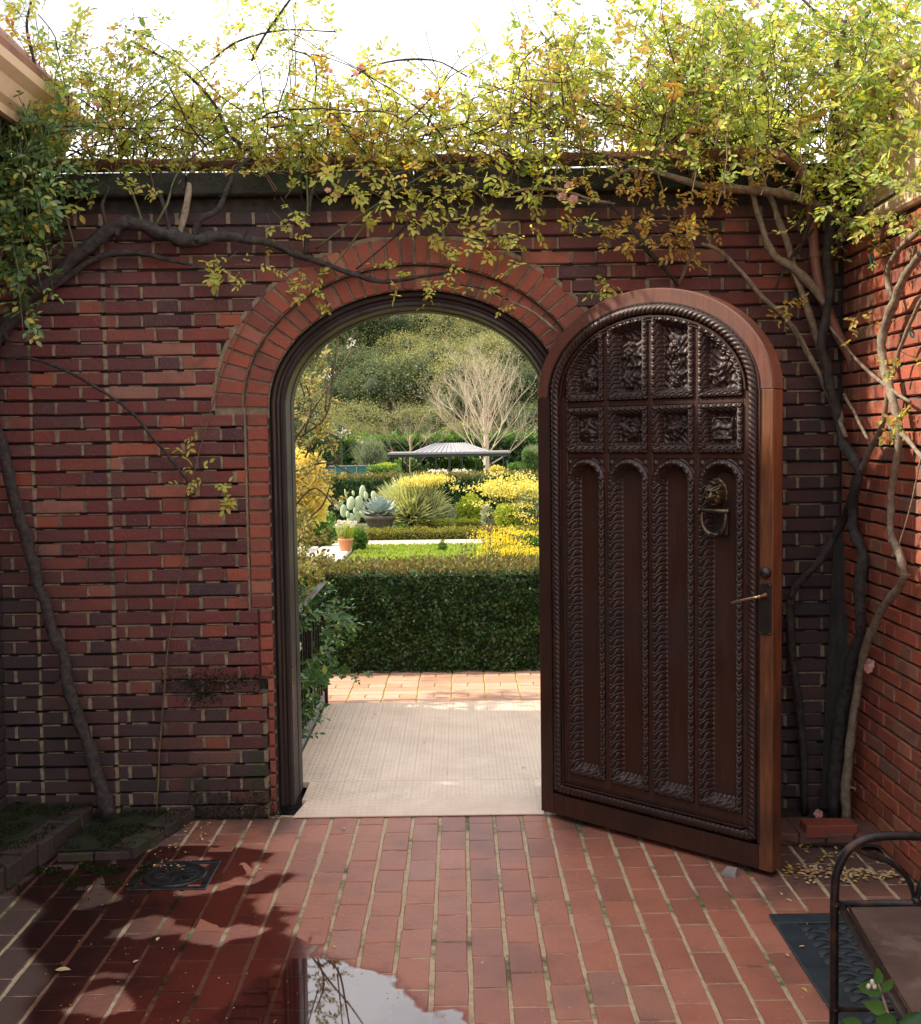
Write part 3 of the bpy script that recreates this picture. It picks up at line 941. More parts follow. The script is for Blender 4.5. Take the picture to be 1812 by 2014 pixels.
mb = MB(); mb.box(WX1 + .06, WX1 + .30, -7.0, 0.30, RZT + .004, 2.98)
mb.build('wall', M_CREAM, rb)
mb = MB(); mb.bbox(WX1 - .02, WX1 + .055, -7.0, .34, RZT + .005, RZT + .06, .01)
mb.build('ledge', M_CREAM, rb)
mb = MB(); mb.bbox(WX1 + .03, WX1 + .34, -7, .33, 2.984, 3.03, .008)
mb.build('coping', M_CREAM, rb)

# ---- left building: wall, soffit, eave
lb = thing('brick_house', 'brick building on the left with cream painted eave gutter over the courtyard', 'house', (WX0, -2, 0))
mb = MB(); mb.box(WX0 - .3, WX0 - .014, -7, -0.0, -.03, 2.92)
mb.build('bed_joint', M_MORTDK, lb)
items = []; mort = MB()
for i in range(47):
    z = 0.012 + i * CH
    y = -0.004 - (0.0 if i % 2 == 0 else 0.055)
    ty = 'S'
    while y > -1.6:
        L = .205 if ty == 'S' else .096
        items.append((L, Matrix.Translation((WX0, y - L, z)) @ Matrix.Rotation(pi / 2, 4, 'Z')))
        mort.box(WX0 - .03, WX0 - .004, y - L - .012, y - L + .002, z, z + BH)
        y -= L + .01
        ty = 'H' if ty == 'S' else 'S'
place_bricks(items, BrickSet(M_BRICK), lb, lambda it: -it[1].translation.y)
mort.build('mortar', M_MORT, lb, kind='stuff')
EX, EZ = -1.78, 2.93
YE = 0.30
mb = MB(); mb.add([(WX0 - .3, -7, EZ), (EX, -7, EZ), (EX, YE, EZ), (WX0 - .3, YE, EZ), (WX0 - .3, -7, EZ + .02), (EX, -7, EZ + .02), (EX, YE, EZ + .02), (WX0 - .3, YE, EZ + .02)],
                   [(0, 3, 2, 1), (4, 5, 6, 7), (0, 1, 5, 4), (1, 2, 6, 5), (2, 3, 7, 6)])
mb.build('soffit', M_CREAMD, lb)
prof = [(EX + .002, EZ - .01), (EX + .03, EZ - .01), (EX + .035, EZ + .02), (EX + .06, EZ + .04), (EX + .085, EZ + .10), (EX + .12, EZ + .13), (EX + .125, EZ + .165), (EX + .10, EZ + .175), (EX + .002, EZ + .175)]
mb = MB()
n = len(prof)
mb.add([(p[0], -7, p[1]) for p in prof] + [(p[0], YE + .03, p[1]) for p in prof], [(k, (k + 1) % n, n + (k + 1) % n, n + k) for k in range(n)] + [tuple(range(n)), tuple(range(n, 2 * n))[::-1]])
mb.build('gutter', M_CREAM, lb)
mb = MB(); mb.add([(EX + .10, -7, EZ + .18), (EX + .10, YE + .05, EZ + .18), (-5, YE + .05, EZ + 3.5), (-5, -7, EZ + 3.5), (EX + .10, -7, EZ + .22), (EX + .10, YE + .05, EZ + .22), (-5, YE + .05, EZ + 3.56), (-5, -7, EZ + 3.56)],
                   [(0, 1, 2, 3), (4, 7, 6, 5), (0, 4, 5, 1), (1, 5, 6, 2)])
mb.build('roof', M_ROOF, lb)  # unseen roof raised steeply so its shadow reaches across the courtyard
mb = MB(); mb.box(WX0 - 3, WX0 - .02, 0.0, YE, 2.66, EZ - .002)
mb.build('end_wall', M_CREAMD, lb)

# ---- courtyard paving
pav = bpy.data.objects.new('courtyard_paving', None); COL.objects.link(pav); pav['kind'] = 'structure'
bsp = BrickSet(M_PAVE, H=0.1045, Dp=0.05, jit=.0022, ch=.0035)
items = []
PX = 0.1165
x0 = G(971, 1605).x
ky = 0
for k in range(-17, 16):
    xa = x0 + k * PX + 0.008
    if xa > WX1 - .02 or xa < WX0 - .05: continue
    off = 0.105 if k % 2 else 0.0
    off += U(-.012, .012)
    y = -0.02 - off
    if off > .03: items.append((off, Matrix.Translation((xa, y + off, 0)) , 0))
    yy = y
    while yy > -4.6:
        items.append((0.2055, Matrix.Translation((xa, yy, 0)), 0))
        yy -= 0.2125
fin = []
for L, M, _ in items:
    p = M.translation
    # local brick: x length, z height, front y=0 -> lay it flat, length towards the viewer
    R_ = Matrix(((0, 0, 1, 0), (-1, 0, 0, 0), (0, -1, 0, 0), (0, 0, 0, 1)))
    z = U(-.0012, .0002)
    fin.append((L, Matrix.Translation((p.x + U(-.0015, .0015), p.y, z)) @ Matrix.Rotation(U(-.006, .006), 4, 'Z') @ Matrix.Rotation(U(-.006, .006), 4, 'X') @ Matrix.Rotation(U(-.008, .008), 4, 'Y') @ R_))
def pvis(it):
    p = it[1].translation
    v = 0 if (-1.9 < p.y and abs(p.x) < .42 * (p.y + 5.2)) else 10
    return v - p.y
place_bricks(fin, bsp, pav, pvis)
# mortar bed just below the brick faces
N1, N2 = 150, 190
mv, mf = [], []
for j in range(N2 + 1):
    for i in range(N1 + 1):
        x = WX0 - .3 + (WX1 - WX0 + .5) * i / N1; y = 0.02 - 5.6 * j / N2
        mv.append((x, y, -0.0042 + 0.0022 * noise.noise(Vector((x * 22, y * 22, 0)))))
for j in range(N2):
    for i in range(N1):
        a = j * (N1 + 1) + i
        mf.append((a, a + N1 + 1, a + N1 + 2, a + 1))
mk('paving_joint', mv, mf, M_MORTP, pav, True)
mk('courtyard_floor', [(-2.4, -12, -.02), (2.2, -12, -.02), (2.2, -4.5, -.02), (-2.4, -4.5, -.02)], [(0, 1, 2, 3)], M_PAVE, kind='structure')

# ---- water film on the paving (left) and the puddle in front
POOL = [0]
def wetf(x, y):
    # boundary of the wet ground, seen at the photograph's places
    bx = -0.82 + 0.35 * min(1, max(0, (-y - .45) / 1.2))
    d = bx - x
    if y > -0.42: d -= (y + .42) * 3
    n = 0.10 * noise.noise(Vector((x * 5, y * 5, 3))) + 0.05 * noise.noise(Vector((x * 14, y * 14, 9)))
    # pool in front, scalloped edge
    kq = math.floor((x - x0 - .004) / PX)
    n += 0.022 * noise.noise(Vector((x * 34, y * 34, 7)))
    if x < -.5: d += .10 * noise.noise(Vector((kq * 1.7 + .3, math.floor((y + .02 + (.105 if kq % 2 else 0)) / .2125) * 2.3 + .4, 2)))
    p = 0.30 - math.hypot((x + 0.27) / 1.1, (y + 1.98) / 0.9)
    p2 = 0.24 - math.hypot((x + 0.42), (y + 1.72) / 1.2)
    # drier islands inside the wet ground
    isl = noise.noise(Vector((x * 4.2, y * 5.5, 21))) + .22 * noise.noise(Vector((x * 15, y * 15, 4)))
    if x < -.55 and isl > .22: d = min(d, .05 - (isl - .22) * .9)
    left = x + 1.42 + 0.55 * (y + 1.0) * .6 + .12 * noise.noise(Vector((x * 3, y * 3, 1)))
    POOL[0] = max(p + n * .9, p2 + n)
    return max(min(d + n, left + 0.10), POOL[0])
st = 0.012
nx, ny = int(2.7 / st), int(2.6 / st)
W, PL_ = [], []
for j in range(ny + 1):
    W.append([]); PL_.append([])
    for i in range(nx + 1):
        W[-1].append(wetf(-1.95 + i * st, -2.95 + j * st)); PL_[-1].append(POOL[0])
wv, wf = [], []
idx_ = {}
att, att2 = [], []
def wvert(i, j):
    if (i, j) not in idx_:
        idx_[i, j] = len(wv)
        wv.append((-1.95 + i * st, -2.95 + j * st, 0.0008))
        t_ = min(1, max(0, (W[j][i] + .035) / .065))
        att.append(t_ * t_ * (3 - 2 * t_))
        t_ = min(1, max(0, (PL_[j][i] + .05) / .07))
        att2.append(t_ * t_ * (3 - 2 * t_))
    return idx_[i, j]
for j in range(ny):
    for i in range(nx):
        if max(W[j][i], W[j][i + 1], W[j + 1][i], W[j + 1][i + 1]) > -.035:
            wf.append((wvert(i, j), wvert(i + 1, j), wvert(i + 1, j + 1), wvert(i, j + 1)))
wo_ = mk('puddle_water', wv, wf, M_WATER, kind='structure', smooth=True)
a_ = wo_.data.attributes.new('film', 'FLOAT', 'POINT')
a_.data.foreach_set('value', att)
a_ = wo_.data.attributes.new('pool', 'FLOAT', 'POINT')
a_.data.foreach_set('value', att2)

# ---- garden side paving and ramp
gp = bpy.data.objects.new('garden_paving', None); COL.objects.link(gp); gp['kind'] = 'structure'
bsg = BrickSet(M_PAVE2, H=0.098, Dp=0.05, jit=.0015, ch=.002)
fin = []
R2 = Matrix(((1, 0, 0, 0), (0, 0, 1, 0), (0, -1, 0, 0), (0, 0, 0, 1)))
xx0 = V(650, 1383, 2.0).x
for r in range(11):
    y = 2.06 + r * 0.104
    for k in range(-6, 14):
        x = -0.72 + k * 0.2175
        o2 = 0.1 if (r // 2) % 2 else 0.0
        if r % 3 == 2:
            fin.append((.096, Matrix.Translation((x, y, U(-.001, .001))) @ R2)); fin.append((.105, Matrix.Translation((x + .104, y, U(-.001, .001))) @ R2))
        else:
            fin.append((.206, Matrix.Translation((x, y, U(-.001, .001))) @ R2))
place_bricks(fin, bsg, gp, lambda it: abs(it[1].translation.x))
M_MORTG = mat_noise('mossy paving joint', (0.40, 0.34, 0.10), (0.50, 0.42, 0.16), 20, .95, .3)
mk('paving_joint', [(-2.1, 1.9, -.006), (2.5, 1.9, -.006), (2.5, 3.3, -.006), (-2.1, 3.3, -.006)], [(0, 1, 2, 3)], M_MORTG, gp)

ramp = thing('tread_plate_ramp', 'tan steel tread plate ramp lying through the arched doorway', 'ramp', (AX, 1.1, 0))
XR0, XR1 = -0.83, 0.62
mb = MB()
mb.add([(-.745, -.035, .002), (.345, -.035, .002), (.345, .115, .030), (-.66, .115, .030), (-.745, -.035, .006), (.345, -.035, .006), (.345, .115, .034), (-.70, .115, .034)],
       [(4, 5, 6, 7), (0, 1, 5, 4), (0, 4, 7, 3), (1, 2, 6, 5)])
mb.build('lip_plate', M_STEEL, ramp)
y = 0.119
for k, yl in enumerate((0.62, 0.66, 0.62)):
    mb = MB()
    xa = -0.725 if k == 0 else -0.83
    if k == 0:
        mb.bbox(-.725, .365, y, y + .27, .004, .033, .002)
        mb.bbox(-.83, .62, y + .27 + .0005, y + yl, .004, .033, .002)
    else: mb.bbox(xa, XR1, y, y + yl - .003, .004, .033 - .001 * k, .002)
    mb.build('tread_plate', M_STEEL, ramp)
    y += yl
# raised lozenges of the tread pattern, as real bumps
lz = MB()
yy = 0.14
r = 0
while yy < 2.0:
    x = -0.80 + (0.02 if r % 2 else 0)
    while x < 0.58:
        if not (yy < .4 and (x < -.70 or x > .33)):
            a = 0.7 if (r % 2) else -0.7
            c, s = cos(a) * .009, sin(a) * .009
            w_ = .0022
            z = .0335
            lz.add([(x - c, yy - s, z), (x + s * .25, yy - c * .25, z), (x + c, yy + s, z), (x - s * .25, yy + c * .25, z), (x, yy, z + .002)], [(0, 1, 4), (1, 2, 4), (2, 3, 4), (3, 0, 4)])
        x += 0.04
    yy += 0.02
    r += 1
lz.build('tread_lozenge', M_STEEL, ramp, kind='stuff')

# ---- door frame
fr = thing('door_frame', 'dark moulded wooden frame lining the arched opening', 'door frame', (AX, .15, 0))
mb = MB()
prof = [(.632, .488, .10), (.632, .488, .055), (.622, .478, .045), (.612, .468, .048), (.604, .460, .060), (.596, .452, .062), (.588, .444, .052), (.576, .432, .050), (.568, .424, .062), (.568, .424, .20), (.564, .420, .205), (.564, .420, .30), (.632, .488, .30)]
A = []
arch_sweep(mb, prof, 48, 0.03)
o = mb.build('moulded_jamb', M_FRAME, fr)

# ================================================================== THE DOOR
TH = radians(43.5)
door = thing('carved_door', 'open arched wooden door covered in carved panels, swung towards the viewer', 'door', (0.33, -0.035, 0.0), -TH)
DW, DT = 1.10, 0.07
DC, DZS, DB = 0.55, 1.80, 0.405
def dpart(name, mb, mat, parent=None, smooth=False, label=None):
    return mb.build(name, mat, parent or door, smooth, None, label, world=False)
def ell(a, b, n, c=DC, zs=DZS):
    return [(c - a * cos(pi * k / n), zs + b * sin(pi * k / n)) for k in range(n + 1)]
def door_slab(mb, x0, x1, z0, z1, y0, y1, ch=0.004):
    mb.bbox(x0, x1, y0, y1, z0, z1, ch)
# local axes: x along the leaf, y into the leaf (away from the carved face), z up
mb = MB(); door_slab(mb, 0.0, 0.066, 0.02, DZS - .001, 0.0, DT)
dpart('stile', mb, M_DOORP)
mb = MB(); door_slab(mb, 1.044, 1.10, 0.02, DZS - .001, 0.0, DT)
dpart('stile', mb, M_STILE, label='orange brown lock stile')
mb = MB(); mb.bbox(0.067, 1.043, 0.0005, DT - .001, 0.021, 0.112, .004)
dpart('bottom_rail', mb, M_DOORP)
# arch rim
mb = MB()
n = 56
O_ = ell(0.55, DB, n); I_ = ell(0.484, DB - .066, n)
rows = [[(p[0], .004, p[1]) for p in I_], [(p[0], 0, p[1]) for p in ell(.488, DB - .062, n)], [(p[0], 0, p[1]) for p in ell(.545, DB - .005, n)], [(p[0], .006, p[1]) for p in O_],
        [(p[0], DT, p[1]) for p in O_], [(p[0], DT, p[1]) for p in I_]]
v = [q for r_ in rows for q in r_]
f = []
for i in range(len(rows)):
    i2 = (i + 1) % len(rows)
    for k in range(n): f.append((i * (n + 1) + k, i * (n + 1) + k + 1, i2 * (n + 1) + k + 1, i2 * (n + 1) + k))
f.append(tuple(i * (n + 1) for i in range(len(rows)))); f.append(tuple(i * (n + 1) + n for i in range(len(rows)))[::-1])
mb.add(v, f)
dpart('arch_rim', mb, M_RIM)
# backing of the whole leaf (the courtyard face) behind the carved field
mb = MB()
out = [(0.068, .118), (1.042, .118)] + [(p[0], p[1]) for p in ell(.482, DB - .07, 40)][::-1]
m_ = len(out)
mb.add([(x, .045, z) for x, z in out] + [(x, DT - .003, z) for x, z in out], [tuple(range(m_)), tuple(range(2 * m_ - 1, m_ - 1, -1))])
dpart('backing_board', mb, M_DOORP)
# flat muntins and rails of the field (sit between carved panels)
COLS = [(.158, .345), (.368, .557), (.579, .766), (.789, .976)]
Z_T = (0.215, 1.545); Z_Q = (1.567, 1.752); Z_L = 1.776
fl = 0.004
def lun_top(x, ins=0.0):
    t = (x - DC - .012) / (.425 - ins)
    return DZS + (0.295 - ins) * sqrt(max(0, 1 - t * t))
for i in range(5):
    xa = .128 if i == 0 else COLS[i - 1][1] + .0005
    xb = 1.000 if i == 4 else COLS[i][0] - .0005
    mb = MB()
    top = min(lun_top(xa), lun_top(xb)) + .03 if 0 < i < 4 else DZS
    mb.bbox(xa, xb, fl, .044, .165, top, .002)
    dpart('muntin', mb, M_DOORP)
for (xa, xb) in COLS:
    for (za, zb) in ((1.546, 1.566), (1.753, 1.775), (.165, .2145)):
        mb = MB(); mb.bbox(xa, xb, fl + .0006, .044, za, zb, .0015)
        dpart('rail', mb, M_DOORP)

def heightfield(name, x0, x1, z0, z1, hf, res, mat, mask=None, parent=None):
    nx = max(4, int((x1 - x0) / res)); nz_ = max(4, int((z1 - z0) / res))
    X, Z = np.meshgrid(np.linspace(x0, x1, nx + 1), np.linspace(z0, z1, nz_ + 1))
    H = hf(X, Z)
    v = np.stack([X, 0.004 - H, Z], -1).reshape(-1, 3)
    a = (np.arange(nz_)[:, None] * (nx + 1) + np.arange(nx)[None]).ravel()
    f = np.stack([a, a + 1, a + nx + 2, a + nx + 1], 1)
    if mask is not None:
        mk_ = mask(X, Z).ravel()
        f = f[mk_[f].all(1)]
    me = npmesh(name, v, f, mat, True)
    o = bpy.data.objects.new(name, me)
    COL.objects.link(o)
    o.parent = parent or door
    return o
def sst(a, b, x):
    t = np.clip((x - a) / (b - a), 0, 1)
    return t * t * (3 - 2 * t)
def border(d, t, w, p=0.026, A=.016, drop=.026, k=1.0):
    """gadrooned leaf border: d distance from the outer edge, t run along it"""
    s = np.clip(d / w, 0, 1)
    bul = np.sin(pi * np.clip(s * 1.05, 0, 1)) ** .7
    ph = t / p + 0.62 * np.sin(2 * pi * s) * k + .25 * np.sin(2 * pi * t / (p * 2))
    fl_ = np.abs(np.sin(pi * ph)) ** .8
    big = 0.5 + 0.5 * np.cos(2 * pi * ph / 2)
    h = bul * A * 1.25 * (0.15 + 0.85 * fl_) + bul * .004 * big
    lip = np.exp(-((d - .003) / .0022) ** 2) * .004
    # beads at the inner edge
    bead = np.exp(-(((d - w * .90) / .005) ** 2)) * (0.5 + .5 * np.cos(2 * pi * t / p)) * .006
    return h + lip + bead - drop * sst(.15, 1.0, s) * np.where(d < 0, 0, 1)
def rect_d(X, Z, x0, x1, z0, z1):
    dl, dr, db, dt = X - x0, x1 - X, Z - z0, z1 - Z
    d = np.minimum(np.minimum(dl, dr), np.minimum(db, dt))
    t = np.where((d == dl) | (d == dr), Z, X)
    return d, t
def rosette(X, Z, cx, cz, R, n, A=.016, tw=0.0, th0=0.0):
    r = np.hypot(X - cx, Z - cz); th = np.arctan2(Z - cz, X - cx) + th0 + tw * r / R
    pet = (0.45 + 0.55 * np.abs(np.cos(n * th / 2)) ** .6)
    edge = sst(1.05, .85, r / (R * (0.75 + .25 * np.abs(np.cos(n * th / 2)))))
    h = A * edge * pet * (0.4 + .6 * np.sin(pi * np.clip(r / R, 0, 1) * .8 + .3))
    return h + A * .8 * np.exp(-(r / (R * .2)) ** 2)
def gb(X, Z, cx, cz, sx, sz, A):
    return A * np.exp(-((X - cx) / sx) ** 2 - ((Z - cz) / sz) ** 2)
def swirl(X, Z, seed, A=.004, sc=55.0):
    """shallow scrolling ground"""
    return A * np.sin(sc * X + 3 * np.sin(sc * Z * .7 + seed)) * np.sin(sc * Z + 3 * np.sin(sc * X * .6 + seed * 2))
def motif(kind, X, Z, cx, cz, w, h):
    if kind == 'mask':
        H = gb(X, Z, cx, cz, .030, .038, .020) - gb(X, Z, cx - .012, cz + .010, .006, .005, .012) - gb(X, Z, cx + .012, cz + .010, .006, .005, .012)
        H += gb(X, Z, cx, cz - .001, .006, .012, .012) - gb(X, Z, cx, cz - .019, .012, .0035, .010) + gb(X, Z, cx, cz - .028, .012, .006, .008)
        r = np.hypot(X - cx, Z - cz - .01); th = np.arctan2(Z - cz - .01, X - cx)
        H += .010 * np.exp(-((r - .038) / .010) ** 2) * (.5 + .5 * np.cos(9 * th)) * (Z > cz - .015)
        return H
    if kind == 'rose': return rosette(X, Z, cx, cz, .045, 6, .022, 2.0)
    if kind == 'diamond':
        q = np.abs(X - cx) / .046 + np.abs(Z - cz) / .050
        return .012 * np.exp(-((q - .9) / .12) ** 2) + rosette(X, Z, cx, cz, .032, 4, .022) + .004 * (q < .9)
    if kind == 'cross':
        a, b = np.abs(X - cx), np.abs(Z - cz)
        m_ = np.maximum(a, b)
        return .016 * sst(.046, .038, m_) * (0.35 + .65 * np.abs(a - b) / .04) + .008 * np.exp(-((m_ - .040) / .004) ** 2) + gb(X, Z, cx, cz, .006, .006, .010)
    if kind == 'tall':
        q = np.abs(X - cx) / .033 + np.abs(Z - cz) / .046
        H = .014 * np.exp(-((q - .95) / .11) ** 2) + rosette(X, Z, cx, cz, .016, 4, .014)
        for s in (-1, 1):
            H = H + gb(X, Z, cx - .024, cz + s * .042, .014, .014, .018) + gb(X, Z, cx + .024, cz + s * .042, .014, .014, .018) + rosette(X, Z, cx, cz + s * .066, .026, 5, .016, 0, s * 1.57)
        return H
    if kind == 'flowerL': return rosette(X, Z, cx, cz, .040, 5, .022, 1.0) + gb(X, Z, cx + .03, cz + .05, .010, .03, .014) + gb(X, Z, cx - .02, cz + .035, .01, .014, .010)
    if kind == 'flowerR': return rosette(X, Z, cx, cz, .040, 5, .022, -1.0) + gb(X, Z, cx - .03, cz + .05, .010, .03, .014) + gb(X, Z, cx + .02, cz + .035, .01, .014, .010)
    return 0 * X
# four small square panels
for (xa, xb), kd in zip(COLS, ('mask', 'rose', 'diamond', 'cross')):
    za, zb = Z_Q
    cx, cz = (xa + xb) / 2, (za + zb) / 2
    def hf(X, Z, xa=xa, xb=xb, kd=kd, cx=cx, cz=cz):
        d, t = rect_d(X, Z, xa, xb, Z_Q[0], Z_Q[1])
        h = border(d, t, .040, .016, .014)
        ins = sst(.036, .044, d)
        return np.where(d <= .0005, -.004, h + ins * (motif(kd, X, Z, cx, cz, 0, 0) + swirl(X, Z, cx * 7, .005, 95)))
    heightfield('carved_panel', xa, xb, za, zb, hf, .0024, M_DOOR)
# four lunette panels
for ci, ((xa, xb), kd) in enumerate(zip(COLS, ('flowerL', 'tall', 'tall', 'flowerR'))):
    def hf(X, Z, xa=xa, xb=xb, kd=kd, ci=ci):
        d, t = rect_d(X, Z, xa, xb, Z_L, 9)
        tt = (X - DC - .012)
        e = np.hypot(tt / .425, np.maximum(0, Z - DZS) / .295)
        da = (1 - e) * .32
        t = np.where(da < d, np.arctan2(np.maximum(0, Z - DZS) / .295, tt / .425) * .36, t)
        d = np.minimum(d, da)
        w_ = .036 if ci in (0, 3) else .040
        h = border(d, t, w_, .0165, .014)
        cx = {0: xb - .070, 1: (xa + xb) / 2, 2: (xa + xb) / 2, 3: xa + .070}[ci]
        cz = {0: 1.855, 1: 1.91, 2: 1.91, 3: 1.855}[ci]
        return np.where(d <= .0005, -.006, h + sst(w_ - .004, w_ + .004, d) * (motif(kd, X, Z, cx, cz, 0, 0) + swirl(X, Z, cx * 5, .005, 95)))
    heightfield('lunette_panel', xa, xb, Z_L, 2.10, hf, .0024, M_DOOR, mask=lambda X, Z: np.hypot((X - DC - .012) / .430, np.maximum(0, Z - DZS) / .300) <= 1.0)
# four tall arched panels: carved border round a plain recessed board
for (xa, xb) in COLS:
    cx = (xa + xb) / 2; R_ = (xb - xa) / 2; zc = Z_T[1] - R_ - .004
    def hf(X, Z, xa=xa, xb=xb, cx=cx, R_=R_, zc=zc):
        up = Z > zc
        r = np.hypot(X - cx, Z - zc)
        d = np.where(up, R_ - r, np.minimum(np.minimum(X - xa, xb - X), Z - Z_T[0]))
        bot = (~up) & ((Z - Z_T[0]) <= np.minimum(X - xa, xb - X))
        t = np.where(up, np.arctan2(Z - zc, X - cx) * R_, np.where(bot, X, Z))
        h = border(d, t, .046, .0195, .015, .032)
        field = -.034 + 0 * X
        h = np.where(d > .0475, field, h)
        sp = (d < 0)
        a = R_ * .42
        spand = .002 * np.exp(-((np.hypot(np.abs(X - cx) - R_ * .88, Z - (Z_T[1] - .016)) - .006) / .004) ** 2) + gb(np.abs(X - cx), Z, R_ * .86, Z_T[1] - .018, .006, .006, .006)
        ridge = .004 * np.exp(-((d + .006) / .003) ** 2)
        return np.where(sp, -.002 + spand + ridge, h)
    heightfield('carved_border', xa, xb, Z_T[0], Z_T[1], hf, .0029, M_DOOR)
    mb = MB(); mb.box(xa + .044, xb - .044, .0372, .0395, Z_T[0] + .044, zc + .03)
    n_ = 12
    pts = [(cx - (R_ - .044) * cos(pi * k / n_), zc + (R_ - .044) * sin(pi * k / n_)) for k in range(n_ + 1)]
    mb.add([(p[0], .0371, p[1]) for p in pts], [tuple(range(n_ + 1))[::-1]])
    dpart('plain_board', mb, M_DOORP)
# rope moulding: left side, arch, right side, bottom
def rope(path, rad, pitch, name='rope_moulding', sgn=1, K=12, flat=1.0):
    """path of (x,z); half round bead with spiral flutes"""
    pts = [np.array(p) for p in path]
    s = [0]
    for a, b in zip(pts, pts[1:]): s.append(s[-1] + np.linalg.norm(b - a))
    tot = s[-1]
    n = int(tot / .0035)
    S = np.linspace(0, tot, n + 1)
    PX_ = np.interp(S, s, [p[0] for p in pts]); PZ_ = np.interp(S, s, [p[1] for p in pts])
    TX = np.gradient(PX_); TZ = np.gradient(PZ_); L = np.hypot(TX, TZ); TX /= L; TZ /= L
    NX, NZ = -TZ, TX
    ph = np.linspace(0, pi, K + 1)
    v = np.zeros((n + 1, K + 1, 3))
    for k, a in enumerate(ph):
        fl_ = np.abs(np.sin(pi * (S / pitch + sgn * a / pi * 2.1)))
        lam = np.abs(np.sin(pi * (S / pitch * 3 + sgn * a / pi * 6.3 + .2)))
        rr = rad * (0.70 + .24 * fl_ ** .8 + .08 * lam)
        off = rr * cos(a)
        v[:, k, 0] = PX_ + NX * off
        v[:, k, 2] = PZ_ + NZ * off
        v[:, k, 1] = .006 - rr * sin(a) * flat
    a = (np.arange(n)[:, None] * (K + 1) + np.arange(K)[None]).ravel()
    f = np.stack([a, a + 1, a + K + 2, a + K + 1], 1)
    me = npmesh(name, v.reshape(-1, 3), f, M_DOOR, True)
    o = bpy.data.objects.new(name, me)
    COL.objects.link(o); o.parent = door
    return o
rope([(.098, .135), (.098, DZS)], .022, .021)
rope([(1.018, DZS), (1.018, .135)], .022, .021)
rope(ell(.460, .325, 60, DC + .008), .022, .021)
rope([(1.018, .140), (.098, .140)], .021, .021)
# slim fillets beside the rope
def fillet(path, w_, y0, y1, name='fillet'):
    mb = MB()
    for (x0_, z0_), (x1_, z1_) in zip(path, path[1:]):
        d = Vector((x1_ - x0_, 0, z1_ - z0_)); d.normalize()
        nn = Vector((-d.z, 0, d.x)) * (w_ / 2)
        a, b = Vector((x0_, 0, z0_)), Vector((x1_, 0, z1_))
        v = []
        for y in (y0, y1):
            for p in (a - nn, a + nn, b + nn, b - nn): v.append((p.x, y, p.z))
        mb.add(v, [(0, 1, 2, 3), (0, 4, 5, 1), (2, 6, 7, 3), (1, 5, 6, 2), (3, 7, 4, 0)])
    dpart(name, mb, M_DOOR)
fillet(ell(.490, .348, 48, DC + .003), .006, -.004, .02)
fillet(ell(.428, .296, 48, DC + .010), .007, -.008, .02)
fillet(ell(.414, .284, 48, DC + .010), .005, -.004, .02)
for x in (.127, 1.046, .070): fillet([(x, .12), (x, DZS)], .006, -.005, .02)
for z in (.168, .178): fillet([(.13, z), (.985, z)], .006, -.010 + (z - .168), .02)
# lock furniture
mb = MB(); mb.bbox(1.049, 1.096, -.006, .0, .905, 1.095, .0015)
pl = dpart('lock_plate', mb, M_PLATE)
for (x, z) in ((1.054, .911), (1.091, .911), (1.054, 1.089), (1.091, 1.089)):
    v, f = lathe([(.0035, 0), (.0035, .002), (.001, .0035)], 10, Matrix.Translation((x, -.006, z)) @ Matrix.Rotation(pi / 2, 4, 'X'))
    mk('screw', v, f, M_BRASS, pl, True, world=False)
v, f = lathe([(.021, 0), (.021, .008), (.018, .013), (.012, .014), (.011, .018), (.004, .018)], 24, Matrix.Translation((1.072, 0, 1.132)) @ Matrix.Rotation(pi / 2, 4, 'X'))
mk('lock_cylinder', v, f, M_PLATE, door, True, world=False)
mb = MB()
mb.add(*lathe([(.010, 0), (.010, .004), (.006, .008), (.006, .045), (.004, .048)], 16, Matrix.Translation((1.072, -.006, 1.050)) @ Matrix.Rotation(pi / 2, 4, 'X')))
mb.add(*tube_np([(1.072, -.046, 1.050), (1.05, -.049, 1.044), (1.00, -.050, 1.031), (.962, -.050, 1.018)], [.0055, .005, .0045, .0055], 10))
dpart('lever_handle', mb, M_BRASSB, smooth=True)
# lion head knocker
kc = Vector((.875, 0, 1.385))
def lion(X, Z):
    cx, cz = kc.x, 1.415
    r = np.hypot((X - cx) / .040, (Z - cz) / .052); th = np.arctan2(Z - cz, X - cx)
    H = .045 * np.sqrt(np.clip(1 - r ** 2, 0, 1))
    H += .012 * np.exp(-((r - .8) / .2) ** 2) * (.5 + .5 * np.cos(11 * th + 6 * r)) + .006 * np.sin(140 * Z + 3 * np.sin(90 * X)) * np.exp(-((r - .6) / .3) ** 2)
    H += gb(X, Z, cx, cz - .012, .008, .016, .016) - gb(X, Z, cx - .014, cz + .004, .006, .005, .014) - gb(X, Z, cx + .014, cz + .004, .006, .005, .014)
    H += gb(X, Z, cx - .014, cz + .014, .009, .005, .010) + gb(X, Z, cx + .014, cz + .014, .009, .005, .010) - gb(X, Z, cx, cz - .032, .016, .004, .014)
    H += gb(X, Z, cx, cz + .048, .018, .008, .02)
    return H
kn = heightfield('knocker_head', kc.x - .045, kc.x + .045, 1.345, 1.478, lambda X, Z: lion(X, Z) + .012, .002, M_BRASS, mask=lambda X, Z: np.hypot((X - kc.x) / .044, (Z - 1.413) / .063) < 1)
mb = MB()
mb.add(*tube_np(smooth_path([(.826, -.030, 1.352), (.824, -.034, 1.325), (.830, -.036, 1.295), (.848, -.034, 1.272), (.875, -.033, 1.264), (.902, -.034, 1.272), (.920, -.036, 1.295), (.926, -.034, 1.325), (.924, -.030, 1.352)], 4), [.0065 + .003 * sin(pi * k / 32) for k in range(33)], 10))
mb.add(*tube_np([(.815, -.034, 1.353), (.935, -.034, 1.353)], [.008, .008], 10))
